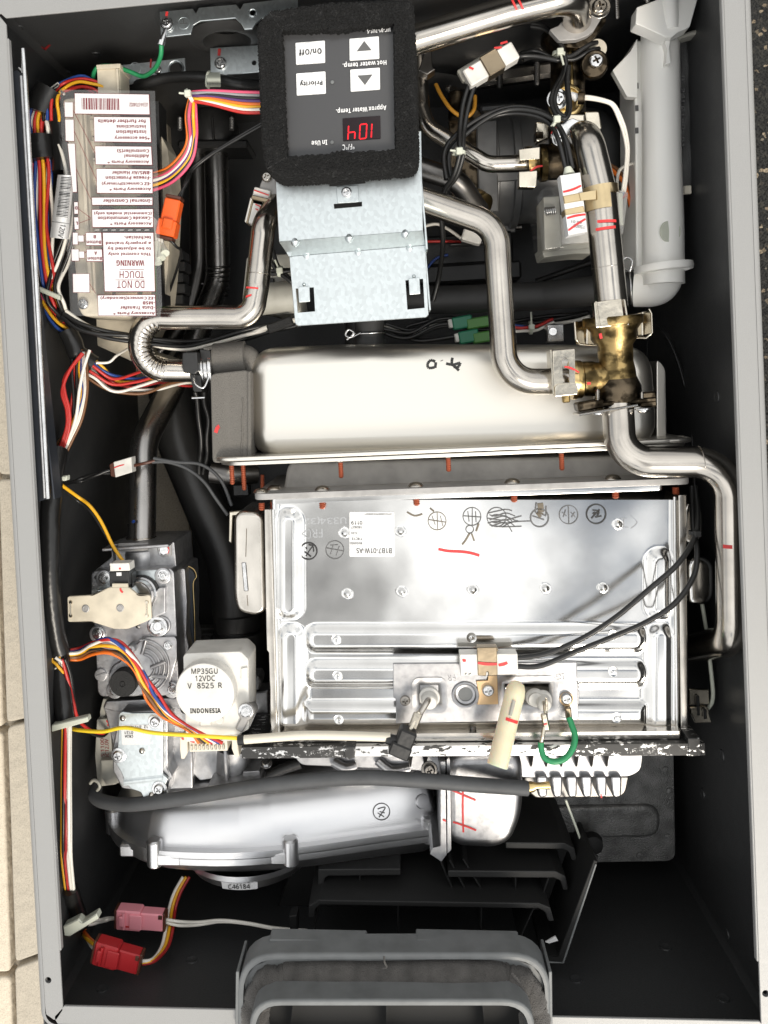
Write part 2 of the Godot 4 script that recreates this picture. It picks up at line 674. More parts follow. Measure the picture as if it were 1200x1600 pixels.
func materials() -> void:
	var fine := noise(0.08, FastNoiseLite.TYPE_SIMPLEX_SMOOTH, 4, 256, 3, 3.0)
	var soft := noise(0.012, FastNoiseLite.TYPE_SIMPLEX_SMOOTH, 3, 256, 5, 4.0)
	var smear := noise(0.02, FastNoiseLite.TYPE_SIMPLEX_SMOOTH, 5, 256, 9, 0.0, ramp([0.0, 0.84, 0.5, 0.94, 1.0, 1.0]))
	var worn := noise(0.02, FastNoiseLite.TYPE_SIMPLEX_SMOOTH, 5, 256, 19, 0.0, ramp([0.0, 0.72, 0.5, 0.9, 0.8, 1.0]))
	var spang := noise(0.05, FastNoiseLite.TYPE_CELLULAR, 1, 256, 4, 0.0, ramp([0.0, 0.93, 1.0, 1.0]))
	var grain := noise(0.35, FastNoiseLite.TYPE_SIMPLEX_SMOOTH, 2, 256, 7, 4.0)
	var speck := noise(0.3, FastNoiseLite.TYPE_SIMPLEX_SMOOTH, 2, 256, 8, 0.0, ramp([0.0, 0.8, 0.5, 0.95, 1.0, 1.0]))
	var brush := noise(0.2, FastNoiseLite.TYPE_SIMPLEX_SMOOTH, 3, 256, 11, 0.0, ramp([0.0, 0.8, 1.0, 1.0]))
	mat("steel", Color(0.60, 0.56, 0.505), 0.22, 1.0, smear, worn, soft, 0.03, Vector3(5, 5, 5))
	mat("steel_mid", Color(0.40, 0.385, 0.37), 0.3, 1.0, smear, worn, soft, 0.02, Vector3(5, 5, 5))
	mat("steel_dark", Color(0.25, 0.24, 0.23), 0.34, 1.0, smear, null, soft, 0.02, Vector3(5, 5, 5))
	mat("tank", Color(0.74, 0.71, 0.65), 0.36, 1.0, null, null, soft, 0.03, Vector3(2.5, 1.2, 3))
	mat("polished", Color(0.88, 0.87, 0.85), 0.17, 1.0, smear, worn, soft, 0.05, Vector3(3, 3, 3))
	mat("polished_old", Color(0.72, 0.68, 0.62), 0.26, 1.0, smear, worn, soft, 0.08, Vector3(5, 5, 5))
	mat("galv", Color(0.66, 0.71, 0.72), 0.40, 1.0, spang, brush, fine, 0.02, Vector3(42, 30, 42))
	mat("bright", Color(0.80, 0.80, 0.80), 0.22, 1.0, smear, null, fine, 0.05, Vector3(20, 20, 20))
	mat("cast", Color(0.70, 0.70, 0.71), 0.31, 1.0, null, null, grain, 0.10, Vector3(24, 24, 24))
	mat("cast_mid", Color(0.39, 0.39, 0.40), 0.36, 1.0, smear, null, grain, 0.12, Vector3(24, 24, 24))
	mat("cast_grey", Color(0.52, 0.52, 0.53), 0.48, 1.0, smear, worn, grain, 0.14, Vector3(26, 26, 26))
	var tarnish := noise(0.02, FastNoiseLite.TYPE_SIMPLEX_SMOOTH, 5, 256, 29, 0.0, ramp([0.0, 0.22, 0.42, 0.45, 0.6, 1.0]))
	mat("brass", Color(0.42, 0.30, 0.13), 0.40, 1.0, tarnish, worn, grain, 0.10, Vector3(14, 14, 14))
	mat("brass_dark", Color(0.14, 0.11, 0.075), 0.42, 1.0, tarnish, worn, grain, 0.10, Vector3(14, 14, 14))
	mat("brass_bright", Color(0.80, 0.60, 0.28), 0.28, 1.0, smear, null, fine, 0.05)
	mat("clip", Color(0.72, 0.66, 0.55), 0.24, 1.0, smear, worn, fine, 0.05)
	mat("clip_gold", Color(0.68, 0.54, 0.32), 0.3, 1.0, smear, null, fine, 0.05)
	mat("clip_brown", Color(0.36, 0.29, 0.20), 0.35, 1.0, smear, null, fine, 0.05)
	mat("tan_plate", Color(0.72, 0.50, 0.28), 0.4, 0.6, smear)
	mat("inside", Color(0.043, 0.044, 0.045), 0.46, 0.0, speck, smear, grain, 0.06, Vector3(9, 9, 9))
	mat("shell", Color(0.335, 0.335, 0.33), 0.42, 0.1, speck, null, grain, 0.12, Vector3(30, 30, 30))
	mat("edge_plate", Color(0.035, 0.040, 0.050), 0.35, 0.3, smear)
	mat("black", g(0.016), 0.42, 0.0, smear, null, fine, 0.1)
	mat("black_wire", g(0.014), 0.36)
	mat("black_matte", g(0.012), 0.75, 0.0, smear, null, grain, 0.2)
	mat("black_tape", g(0.012), 0.3, 0.0, smear, null, soft, 0.6, Vector3(20, 20, 20))
	mat("rubber", g(0.030), 0.55, 0.0, smear, null, fine, 0.1)
	mat("duct_black", g(0.020), 0.38, 0.0, smear, null, fine, 0.08)
	mat("vent_black", g(0.0025), 0.7)
	mat("vent_lip", g(0.012), 0.6)
	mat("grey_plastic", Color(0.17, 0.178, 0.18), 0.48, 0.0, smear, null, fine, 0.08)
	mat("grey_hose", Color(0.075, 0.078, 0.082), 0.62, 0.0, smear, null, fine, 0.15)
	mat("felt", Color(0.17, 0.16, 0.145), 0.95, 0.0, speck, null, grain, 0.7, Vector3(14, 14, 14))
	mat("gasket_cloth", Color(0.10, 0.094, 0.088), 0.95, 0.0, worn, null, grain, 0.9, Vector3(14, 14, 14)).rim_enabled = true
	mat("duct_grey", Color(0.34, 0.33, 0.315), 0.6, 0.0, smear, null, fine, 0.1)
	mat("flange_grey", Color(0.40, 0.39, 0.38), 0.5, 0.3, smear, null, fine, 0.1)
	mat("paper", g(0.80), 0.55, 0.0, speck, null, null, 0, Vector3(20, 20, 20))
	mat("white", Color(0.80, 0.78, 0.73), 0.42, 0.0, smear, null, fine, 0.06)
	mat("cream", Color(0.68, 0.61, 0.48), 0.45, 0.0, smear, null, fine, 0.06)
	mat("cream_wire", Color(0.72, 0.67, 0.56), 0.45)
	mat("grey_cream", Color(0.42, 0.41, 0.36), 0.5, 0.0, smear, null, fine, 0.06)
	mat("milk", Color(0.93, 0.92, 0.88), 0.35, 0.0)
	mat("pump_grey", g(0.16), 0.36, 0.2, smear, null, fine, 0.05)
	mat("natural", Color(0.58, 0.60, 0.51), 0.4)
	mat("tube_yellow", Color(0.80, 0.74, 0.53), 0.32, 0.0, smear).subsurf_scatter_enabled = true
	M["tube_yellow"].subsurf_scatter_strength = 0.5
	mat("red_pen", Color(0.62, 0.035, 0.035), 0.5)
	mat("dark_red_pen", Color(0.22, 0.015, 0.015), 0.5)
	mat("ink", g(0.014), 0.5)
	mat("ink_soft", g(0.10), 0.5)
	mat("emboss", g(0.62), 0.22, 1.0)
	mat("print_red", Color(0.17, 0.012, 0.022), 0.5)
	mat("panel_face", Color(0.06, 0.06, 0.062), 0.2)
	mat("display", Color(0.010, 0.003, 0.004), 0.12)
	mat("white_print", g(0.78), 0.5)
	mat("button", g(0.82), 0.4)
	mat("thread_red", Color(0.42, 0.10, 0.045), 0.5, 0.3, worn)
	mat("pcb", Color(0.06, 0.14, 0.03), 0.4, 0.0, speck)
	mat("stain", Color(0.20, 0.17, 0.13), 0.45, 0.6, worn)
	for w: Array in [["w_red", 0.52, 0.03, 0.025], ["w_white", 0.80, 0.77, 0.70], ["w_yellow", 0.80, 0.42, 0.02], ["w_orange", 0.78, 0.17, 0.02], ["w_blue", 0.02, 0.06, 0.26], ["w_brown", 0.17, 0.075, 0.03], ["w_pink", 0.72, 0.09, 0.18],
			["w_grey", 0.30, 0.30, 0.31], ["w_green", 0.02, 0.24, 0.09], ["w_purple", 0.10, 0.04, 0.16], ["w_lemon", 0.85, 0.60, 0.03], ["w_darkred", 0.36, 0.02, 0.02], ["c_pink", 0.90, 0.34, 0.40], ["c_red", 0.42, 0.018, 0.022],
			["c_orange", 0.85, 0.12, 0.02], ["c_brown", 0.085, 0.030, 0.018], ["c_green", 0.02, 0.20, 0.11], ["c_lime", 0.08, 0.24, 0.05], ["w_ochre", 0.50, 0.24, 0.03]]:
		mat(w[0], Color(w[1], w[2], w[3]), 0.38, 0.0, null)
	M["w_black"] = M["black_wire"]
	# display digits give off light
	var d := mat("digit", Color(0.2, 0.0, 0.01), 0.4)
	d.emission_enabled = true
	d.emission = Color(1.0, 0.02, 0.06)
	d.emission_energy_multiplier = 1.3
	# open-cell foam: real relief
	var foam := mat("foam", g(1.0), 0.95, 0.0, noise(0.22, FastNoiseLite.TYPE_SIMPLEX_SMOOTH, 2, 512, 23, 0.0, ramp([0.0, Color(0.02, 0.02, 0.02), 0.5, Color(0.06, 0.06, 0.06), 0.75, Color(0.16, 0.16, 0.16), 1.0, Color(0.3, 0.3, 0.3)])), null, null, 0, Vector3(9, 9, 9))
	foam.heightmap_enabled = true
	foam.heightmap_texture = noise(0.11, FastNoiseLite.TYPE_CELLULAR, 2, 512, 21, 0.0, null, FastNoiseLite.RETURN_DISTANCE)
	foam.heightmap_scale = 0.3
	# clear plastic
	for s: Array in [["clear", 0.04, 0.05], ["clear_grey", 0.22, 0.15]]:
		var c := mat(s[0], g(0.8), s[2])
		c.uv1_triplanar = false
		c.transparency = BaseMaterial3D.TRANSPARENCY_ALPHA
		c.albedo_color.a = s[1]
		c.metallic_specular = 0.3
	# black paint flaking off bright metal: colour, metalness and gloss change together
	var f := FastNoiseLite.new()
	f.noise_type = FastNoiseLite.TYPE_SIMPLEX_SMOOTH
	f.frequency = 0.014
	f.fractal_octaves = 5
	f.seed = 33
	for s: Array in [["flaked", 0.42], ["flaked_more", -0.13]]:
		var ca := Image.create(256, 256, false, Image.FORMAT_RGB8)
		var cm := Image.create(256, 256, false, Image.FORMAT_RGB8)
		for y in 256:
			for x in 256:
				var n1 := f.get_noise_3d(x * 0.9, y * 3.0, 0)
				var n2 := f.get_noise_3d(x * 2.6, y * 5.0, 40.0)
				var scratch := smoothstep(0.035, 0.01, absf(n2)) * smoothstep(0.05, 0.22, n1)
				var chip := smoothstep(0.36, 0.42, n2 + n1 * 0.5)
				var k := 1.0 - maxf(scratch * 0.9, chip) if s[1] < 0.0 else smoothstep(0.30, 0.36, n2 * 0.6 + n1)
				var a := lerpf(0.68, 0.012, k)
				ca.set_pixel(x, y, Color(a, a, a).linear_to_srgb())
				cm.set_pixel(x, y, Color(1, lerpf(0.28, 0.5, k), lerpf(1.0, 0.0, k)))
		var fm := mat(s[0], Color.WHITE, 1.0, 1.0, ImageTexture.create_from_image(ca), ImageTexture.create_from_image(cm), null, 0, Vector3(14, 14, 14))
		fm.roughness_texture_channel = BaseMaterial3D.TEXTURE_CHANNEL_GREEN
		fm.metallic_texture = fm.roughness_texture
		fm.metallic_texture_channel = BaseMaterial3D.TEXTURE_CHANNEL_BLUE
	# asphalt and painted block
	mat("asphalt", g(1.0), 0.9, 0.0, noise(0.16, FastNoiseLite.TYPE_CELLULAR, 1, 512, 41, 0.0, ramp([0.0, Color(0.06, 0.06, 0.06), 0.62, Color(0.14, 0.14, 0.13), 0.90, Color(0.20, 0.19, 0.17), 0.95, Color(0.45, 0.40, 0.33), 1.0, Color(0.6, 0.55, 0.47)])), null, grain, 1.0, Vector3(4, 4, 4))
	mat("block", Color(0.47, 0.42, 0.34), 0.8, 0.0, speck, null, noise(0.03, FastNoiseLite.TYPE_SIMPLEX_SMOOTH, 4, 256, 43, 9.0), 0.25, Vector3(7, 7, 7))
	mat("block_pale", Color(0.66, 0.58, 0.46), 0.8, 0.0, speck, null, noise(0.03, FastNoiseLite.TYPE_SIMPLEX_SMOOTH, 4, 256, 44, 9.0), 0.25, Vector3(7, 7, 7))
	mat("pebble", Color(0.16, 0.14, 0.11), 0.8, 0.0, worn)
	mat("coated", Color(0.23, 0.23, 0.225), 0.42, 0.5, worn, null, grain, 0.5, Vector3(10, 10, 10))

func sky_picture() -> ImageTexture:
	# broken bright cloud over a pale blue sky; below the horizon the grey of the ground
	var f := FastNoiseLite.new()
	f.noise_type = FastNoiseLite.TYPE_SIMPLEX_SMOOTH
	f.frequency = 1.1
	f.fractal_octaves = 4
	f.seed = 12
	var im := Image.create(512, 256, false, Image.FORMAT_RGBF)
	for y in 256:
		var el := PI * (0.5 - (y + 0.5) / 256.0)
		for x in 512:
			var az := TAU * (x + 0.5) / 512.0
			var d := Vector3(cos(el) * sin(az), sin(el), -cos(el) * cos(az))
			var c: Color
			if el > 0.0:
				var q := Vector2(d.x, d.z) / (d.y + 0.25)
				var k := smoothstep(-0.5, -0.12, f.get_noise_3d(q.x * 1.6, 3.7, q.y * 1.6))
				# added dark patches for the polished plate to reflect: bluish overhead, grey beside it
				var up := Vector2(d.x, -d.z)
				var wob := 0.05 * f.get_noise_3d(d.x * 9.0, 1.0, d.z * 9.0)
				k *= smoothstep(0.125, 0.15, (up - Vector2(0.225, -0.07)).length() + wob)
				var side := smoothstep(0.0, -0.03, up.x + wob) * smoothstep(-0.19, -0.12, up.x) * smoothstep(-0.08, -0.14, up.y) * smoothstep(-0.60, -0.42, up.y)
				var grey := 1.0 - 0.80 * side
				var blue := Color(0.22, 0.26, 0.32).lerp(Color(0.62, 0.68, 0.76), exp(-d.y * 4.0))
				var cloud := Color(1.55, 1.55, 1.53) * (0.62 + 0.5 * d.y * d.y) * (0.93 + 0.3 * f.get_noise_3d(q.x * 4.0, 9.0, q.y * 4.0)) * (1.0 + 0.32 * clampf(d.x * 0.4 + d.z * 0.9, -0.9, 0.9))
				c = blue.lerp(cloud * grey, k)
			else:
				c = Color(0.16, 0.155, 0.15)
			im.set_pixel(x, y, c)
	return ImageTexture.create_from_image(im)

func stage() -> void:
	RB = Basis(Vector3(0, 1, 0), 0.0947) * Basis(Vector3(1, 0, 0), -0.0247) * Basis(Vector3(0, 0, 1), -0.0490)
	var cam := Camera3D.new()
	cam.name = "camera"
	cam.projection = Camera3D.PROJECTION_FRUSTUM
	cam.near = 0.02
	cam.far = 200.0
	cam.size = 1600.0 / FOC * cam.near
	cam.frustum_offset = Vector2((600.0 - PCX) / FOC, -(800.0 - PCY) / FOC) * cam.near
	cam.transform = Transform3D(BW * RB, BW * CAM)
	add_child(cam)
	var e := Environment.new()
	e.background_mode = Environment.BG_SKY
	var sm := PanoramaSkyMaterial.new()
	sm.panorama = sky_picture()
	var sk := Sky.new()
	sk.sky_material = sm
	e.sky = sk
	e.background_energy_multiplier = 1.0
	e.tonemap_mode = Environment.TONE_MAPPER_LINEAR
	e.tonemap_exposure = 1.1
	e.sdfgi_enabled = true
	e.ssao_enabled = true
	e.ssil_enabled = true
	var we := WorldEnvironment.new()
	we.name = "world_environment"
	we.environment = e
	add_child(we)
	var sun := DirectionalLight3D.new()
	sun.name = "sun"
	sun.light_energy = 0.8
	sun.light_angular_distance = 20.0
	sun.light_color = Color(1.0, 0.96, 0.9)
	sun.shadow_enabled = true
	# high, from the lower right of the picture
	var from := BW * Vector3(0.36, -0.80, 1.0).normalized()
	sun.transform = Transform3D(Basis.looking_at(-from, Vector3(0, 0, -1)), Vector3(0, 3, 0))
	add_child(sun)

func _ready() -> void:
	rng.seed = 77
	stage()
	materials()
	setting()
	cabinet()
	top_left()
	board_cover()
	left_harness()
	controller()
	back_pipes()
	pump_area()
	right_valves()
	drain_tube()
	pipes()
	tank()
	burner()
	burner_fittings()
	gas_valve()
	air_side()
	exhaust()
	loose_plugs()

func hit_y(px: float, py: float, y: float) -> Vector3:
	var d := RB * Vector3((px - PCX) / FOC, -(py - PCY) / FOC, -1.0)
	return CAM + d * ((y - CAM.y) / d.y)
func hit_x(px: float, py: float, x: float) -> Vector3:
	var d := RB * Vector3((px - PCX) / FOC, -(py - PCY) / FOC, -1.0)
	return CAM + d * ((x - CAM.x) / d.x)

func setting() -> void:
	var b := MB.new().box(Vector3(0, 0, -0.332), Vector3(60, 60, 0.06))
	solo("ground", "dark asphalt with pale stone chips under and right of the heater", "ground", b, M.asphalt, "", "structure")
	# loose chips in the asphalt on the right
	var st := MB.new()
	st.lathe(Vector3.ZERO, Vector3(0, 0, 1), [[0.4, -0.3], [1.0, 0.0], [0.7, 0.5], [0.2, 0.7]], 6)
	var mmesh := MultiMesh.new()
	mmesh.transform_format = MultiMesh.TRANSFORM_3D
	mmesh.mesh = st.mesh(M.pebble)
	mmesh.instance_count = 400
	for i in 400:
		var s := 0.0012 + 0.0022 * rng.randf() * rng.randf()
		mmesh.set_instance_transform(i, Transform3D(Basis.from_euler(Vector3(rng.randf() * 0.6, rng.randf() * 0.6, rng.randf() * 6.0)).scaled(Vector3(s, s * 0.8, s * 0.7)), Vector3(0.25 + rng.randf() * 0.28, rng.randf_range(-0.5, 0.55), -0.302)))
	var mi := MultiMeshInstance3D.new()
	mi.name = "gravel"
	mi.multimesh = mmesh
	mi.transform = Transform3D(BW, Vector3.ZERO)
	tag(mi, "small pale stone chips standing out of the dark asphalt", "gravel", "", "stuff")
	add_child(mi)
	# painted concrete blocks beside the heater
	var w := base("block_edging", "beige painted concrete blocks with open joints left of the heater", "block paving", p(-150, 900, -0.3))
	var mortar := MB.new().box(Vector3(-0.62, 0.0, -0.286), Vector3(0.86, 1.6, 0.03))
	part(w, "mortar_bed", mortar, M.block)
	var sl := [0.7, 0.45, 0.0, -0.5, -0.88, -1.1]
	for c in 4:
		for r in 5:
			var yy := [-21.0 + 383.0 * r, -21.0 + 383.0 * (r + 1)]
			var o := []
			var L := func(y: float, cc: int) -> float: return 7.0 + (y - 1135.0) * 0.033 - (cc - 1) * 320.0
			var off := 0.0 if c == 0 else (190.0 if c % 2 == 1 and c > 1 else 12.0)
			for k: Array in [[0, 0], [1, 0], [1, 1], [0, 1]]:
				var y: float = yy[k[1]] + off + (3.5 if k[1] == 0 else -3.5)
				var xr: float = 160.0 if c == 0 else L.call(y, c) - 4.0
				var xl: float = L.call(y, c + 1) + 4.0
				var x: float = xl if k[0] == 0 else xr
				var slope: float = sl[r + k[1]] * (1.0 if c == 0 else 0.15)
				o.append(x)
				o.append(y + slope * clampf(x - 20.0, -60.0, 60.0))
			var mb := MB.new().prism(poly(-0.252 - 0.002 * rng.randf(), o, 9.0, 3), -0.252 - 0.002 * rng.randf(), 0.045, 0.006, 4)
			part(w, "block", mb, M.block if c == 0 else M.block_pale)

func rounded(w: float, h: float, r: float, z: float, k := 6) -> PackedVector3Array:
	var o := PackedVector3Array()
	for c: Array in [[1, 1, 0.0], [-1, 1, 0.5], [-1, -1, 1.0], [1, -1, 1.5]]:
		for i in k + 1:
			var a: float = PI * (c[2] + 0.5 * i / k)
			o.append(Vector3(c[0] * (w - r) + cos(a) * r, c[1] * (h - r) + sin(a) * r, z))
	return o

func cabinet() -> void:
	var t := base("water_heater_cabinet", "grey steel heater cabinet lying open on its back, dark inside", "cabinet", Vector3(0, 0, -0.285))
	var ox := 0.2365
	var oy := 0.3387
	var ix := 0.2200
	var iy := 0.3219
	var dz := 0.285
	part(t, "back_panel", MB.new().box(Vector3(0, 0, -dz + 0.001), Vector3(ox * 2 - 0.006, oy * 2 - 0.006, 0.002)), M.inside)
	for s: float in [-1.0, 1.0]:
		part(t, "side_panel", MB.new().box(Vector3(s * (ox - 0.0022), 0, -dz * 0.5 - 0.0008), Vector3(0.0012, oy * 2 - 0.0032, dz - 0.004)), M.inside)
		part(t, "end_panel", MB.new().box(Vector3(0, s * (oy - 0.0022), -dz * 0.5 - 0.0008), Vector3(ox * 2 - 0.0054, 0.0012, dz - 0.004)), M.inside)
	# outer skin with a rounded front edge
	var rings := [rounded(ox, oy, 0.012, -dz), rounded(ox, oy, 0.012, -0.0045)]
	for k in range(1, 6):
		var a := PI * 0.5 * k / 5.0
		rings.append(rounded(ox - 0.0045 * (1.0 - cos(a)), oy - 0.0045 * (1.0 - cos(a)), 0.012 - 0.0045 * (1.0 - cos(a)), -0.0045 + 0.0045 * sin(a)))
	var sk := MB.new().loft(rings, true, false, false)
	part(t, "outer_skin", sk, M.shell)
	sk = MB.new()
	sk.loft([rounded(ox - 0.0015, oy - 0.0015, 0.0105, -dz), rounded(ox - 0.0015, oy - 0.0015, 0.0105, -0.006), rounded(ox - 0.0045, oy - 0.0045, 0.0075, -0.0014)], true, false, false, -1.0)
	sk.loft([rings[-1], rounded(ox - 0.0045, oy - 0.0045, 0.0075, -0.0014)], true, false, false, -1.0)
	part(t, "inner_skin", sk, M.inside)
	# front flanges: left, right, top, bottom
	var e := 0.0038
	var fl := {
		"l": [-ox + e, -iy + 0.004, -ox + e + 0.001, -iy - 0.006, -ox + e + 0.006, -iy - 0.0095, -ox + e + 0.008, -iy - 0.0095, -ix, -iy - 0.003, -ix, iy - 0.004, -ix - 0.004, iy + 0.0015, -ox + e, iy + 0.0015],
		"r": [ox - e, iy + 0.0015, ix + 0.004, iy + 0.0015, ix, iy - 0.004, ix, -iy - 0.003, ox - e - 0.008, -iy - 0.0095, ox - e, -iy - 0.0095],
		"t": [-ox + e, iy + 0.003, -ix - 0.003, iy + 0.003, -ix, iy, ix, iy, ix + 0.003, iy + 0.003, ox - e, iy + 0.003, ox - e, oy - e, -ox + e, oy - e],
		"b": [-ix - 0.006, -iy - 0.009, -ix - 0.006, -iy - 0.007, -ix + 0.001, -iy, ix - 0.001, -iy, ix + 0.006, -iy - 0.007, ix + 0.006, -iy - 0.009, ox - e - 0.004, -oy + e, -ox + e + 0.009, -oy + e],
	}
	for k: String in fl:
		var o := PackedVector2Array()
		for i in range(0, fl[k].size(), 2):
			o.append(Vector2(fl[k][i], fl[k][i + 1]))
		var holes := []
		if k == "l":
			holes = [disc(p2(75, 1532, 0), 0.0022, 14)]
		if k == "r":
			holes = [disc(p2(1197, 1553, 0), 0.0022, 14)]
		var f := part(t, "front_flange", MB.new().prism(o, -0.0003, 0.0013, 0.0003, 1, holes), M.shell)
		if k == "l" or k == "r":
			var s := -1.0 if k == "l" else 1.0
			part(f, "return_lip", MB.new().box(Vector3(s * (ix - 0.0006), 0.012, -0.0022), Vector3(0.0012, iy * 2 - 0.05, 0.0040), 0.0004), M.shell)
	for c: Vector2 in [p2(75, 1532, 0), p2(1197, 1553, 0)]:
		part(t, "threaded_insert", MB.new().lathe(Vector3(c.x, c.y, -0.008), Vector3(0, 0, 1), [[0.0012, 0.0], [0.0013, 0.0065], [0.0024, 0.0068], [0.0026, 0.0060], [0.0026, 0.0]], 16, false), M.black)
	# dimples in the end panel, seen at a slant, and a stud with a red pen tick
	for c: Vector2 in [Vector2(28, 43), Vector2(103, 113), Vector2(150, 85)]:
		var h := hit_y(c.x, c.y, oy - 0.0029)
		part(t, "dimple", MB.new().lathe(h, Vector3(0, -1, 0), [[0.0042, -0.0003], [0.0038, 0.0007], [0.0026, 0.0005], [0.0, -0.0001]], 16, false), M.inside)
	for e2: Array in [[1140, 300, 0.9], [1120, 620, 0.0], [1128, 1180, 0.0], [1136, 1460, 0.0], [1098, 1240, 0.0]]:
		var h := hit_x(e2[0], e2[1], ox - 0.0029)
		if h.z > -0.27 and h.z < -0.01:
			part(t, "dimple", MB.new().lathe(h, Vector3(-1, 0, 0), [[0.0042, -0.0003], [0.0038, 0.0007], [0.0026, 0.0005], [0.0, -0.0001]], 16, false), M.inside)
	for e2: Array in [[900, 1530], [1040, 1480], [1130, 1560], [300, 1500], [160, 1545], [330, 1440]]:
		var h := hit_y(e2[0], e2[1], -oy + 0.0029)
		if h.z > -0.27 and h.z < -0.01:
			part(t, "dimple", MB.new().lathe(h, Vector3(0, 1, 0), [[0.0042, -0.0003], [0.0038, 0.0007], [0.0026, 0.0005], [0.0, -0.0001]], 16, false), M.inside)
	part(t, "panel_seam", MB.new().box(Vector3(ox - 0.0031, 0.0, -0.23), Vector3(0.0008, oy * 2 - 0.02, 0.014), 0.0003), M.inside)
	part(t, "panel_seam", MB.new().box(Vector3(0.0, -oy + 0.0031, -0.23), Vector3(ox * 2 - 0.02, 0.0008, 0.014), 0.0003), M.inside)
	var s0 := hit_y(56, 76, oy - 0.0028)
	screw(t, s0, 0.0032, M.bright, "hex", Vector3(0, -1, 0))
	stud(t, s0, s0 + Vector3(0, -0.011, 0), 0.0017, M.bright)
	var tick := MB.new()
	var ta := [hit_y(64, 73, oy - 0.0032), hit_y(69, 78, oy - 0.0032), hit_y(78, 70, oy - 0.0032)]
	for i in 2:
		var d: Vector3 = (ta[i + 1] - ta[i]).normalized().cross(Vector3(0, 1, 0)) * 0.0013
		tick.q(ta[i] - d, ta[i] + d, ta[i + 1] + d * 0.6, ta[i + 1] - d * 0.6, Vector3(0, -1, 0))
	part(t, "pen_mark", tick, M.dark_red_pen)
	for c: Vector2 in [Vector2(963, -2), Vector2(1010, -30)]:
		var h := hit_y(c.x, c.y, oy - 0.003)
		stud(t, h, h + Vector3(0, -0.014, 0), 0.0018, M.steel_dark)
	# embossed coated plate at the lower right, fixed inside the cabinet
	var z := -0.15
	var pl := part(t, "embossed_plate", MB.new().prism(poly(z, [860, 1120, 1052, 1120, 1056, 1346, 700, 1352, 700, 1120], 16.0, 4), z, 0.003, 0.001, 2), M.coated)
	var rib := MB.new().prism(poly(z, [840, 1258, 1030, 1255, 1030, 1306, 840, 1308], 24.0, 6), z + 0.0035, 0.004, 0.0034, 3)
	part(pl, "stiffening_rib", rib, M.coated)
	for c: Vector2 in [Vector2(1040, 1203), Vector2(1043, 1308), Vector2(1000, 1337), Vector2(1046, 1236)]:
		part(pl, "weld_spot", MB.new().lathe(p(c.x, c.y, z), Vector3(0, 0, 1), [[0.003, 0.0], [0.0026, 0.0008], [0.001, 0.0012], [0.0, 0.0010]], 12, false), M.coated)
	# folded sheet strip just inside the left flange
	var q := base("edge_strip", "dark folded sheet metal strip with bright hem inside the left flange", "metal strip", p(47, 450, -0.02))
	part(q, "strip_face", MB.new().prism(poly(-0.009, [19, 111, 30, 109, 36, 116, 73, 780, 59, 784]), -0.009, 0.0012, 0.0002), M.edge_plate)
	part(q, "hem", MB.new().tube(curve(pts([30, 108, -0.009, 36, 114, -0.0085, 39.5, 130, -0.008, 75, 779, -0.008]), 6), 0.0016, 10), M.bright)
	part(q, "sealing_bead", MB.new().tube(curve(pts([33, 119, -0.0082, 52, 440, -0.0082, 70, 778, -0.0082]), 8), 0.0012, 6), M.cast_grey)
	part(q, "strip_web", MB.new().box((p(55, 450, -0.016)), Vector3(0.001, 0.28, 0.012), 0.0, rz(3.0)), M.edge_plate)

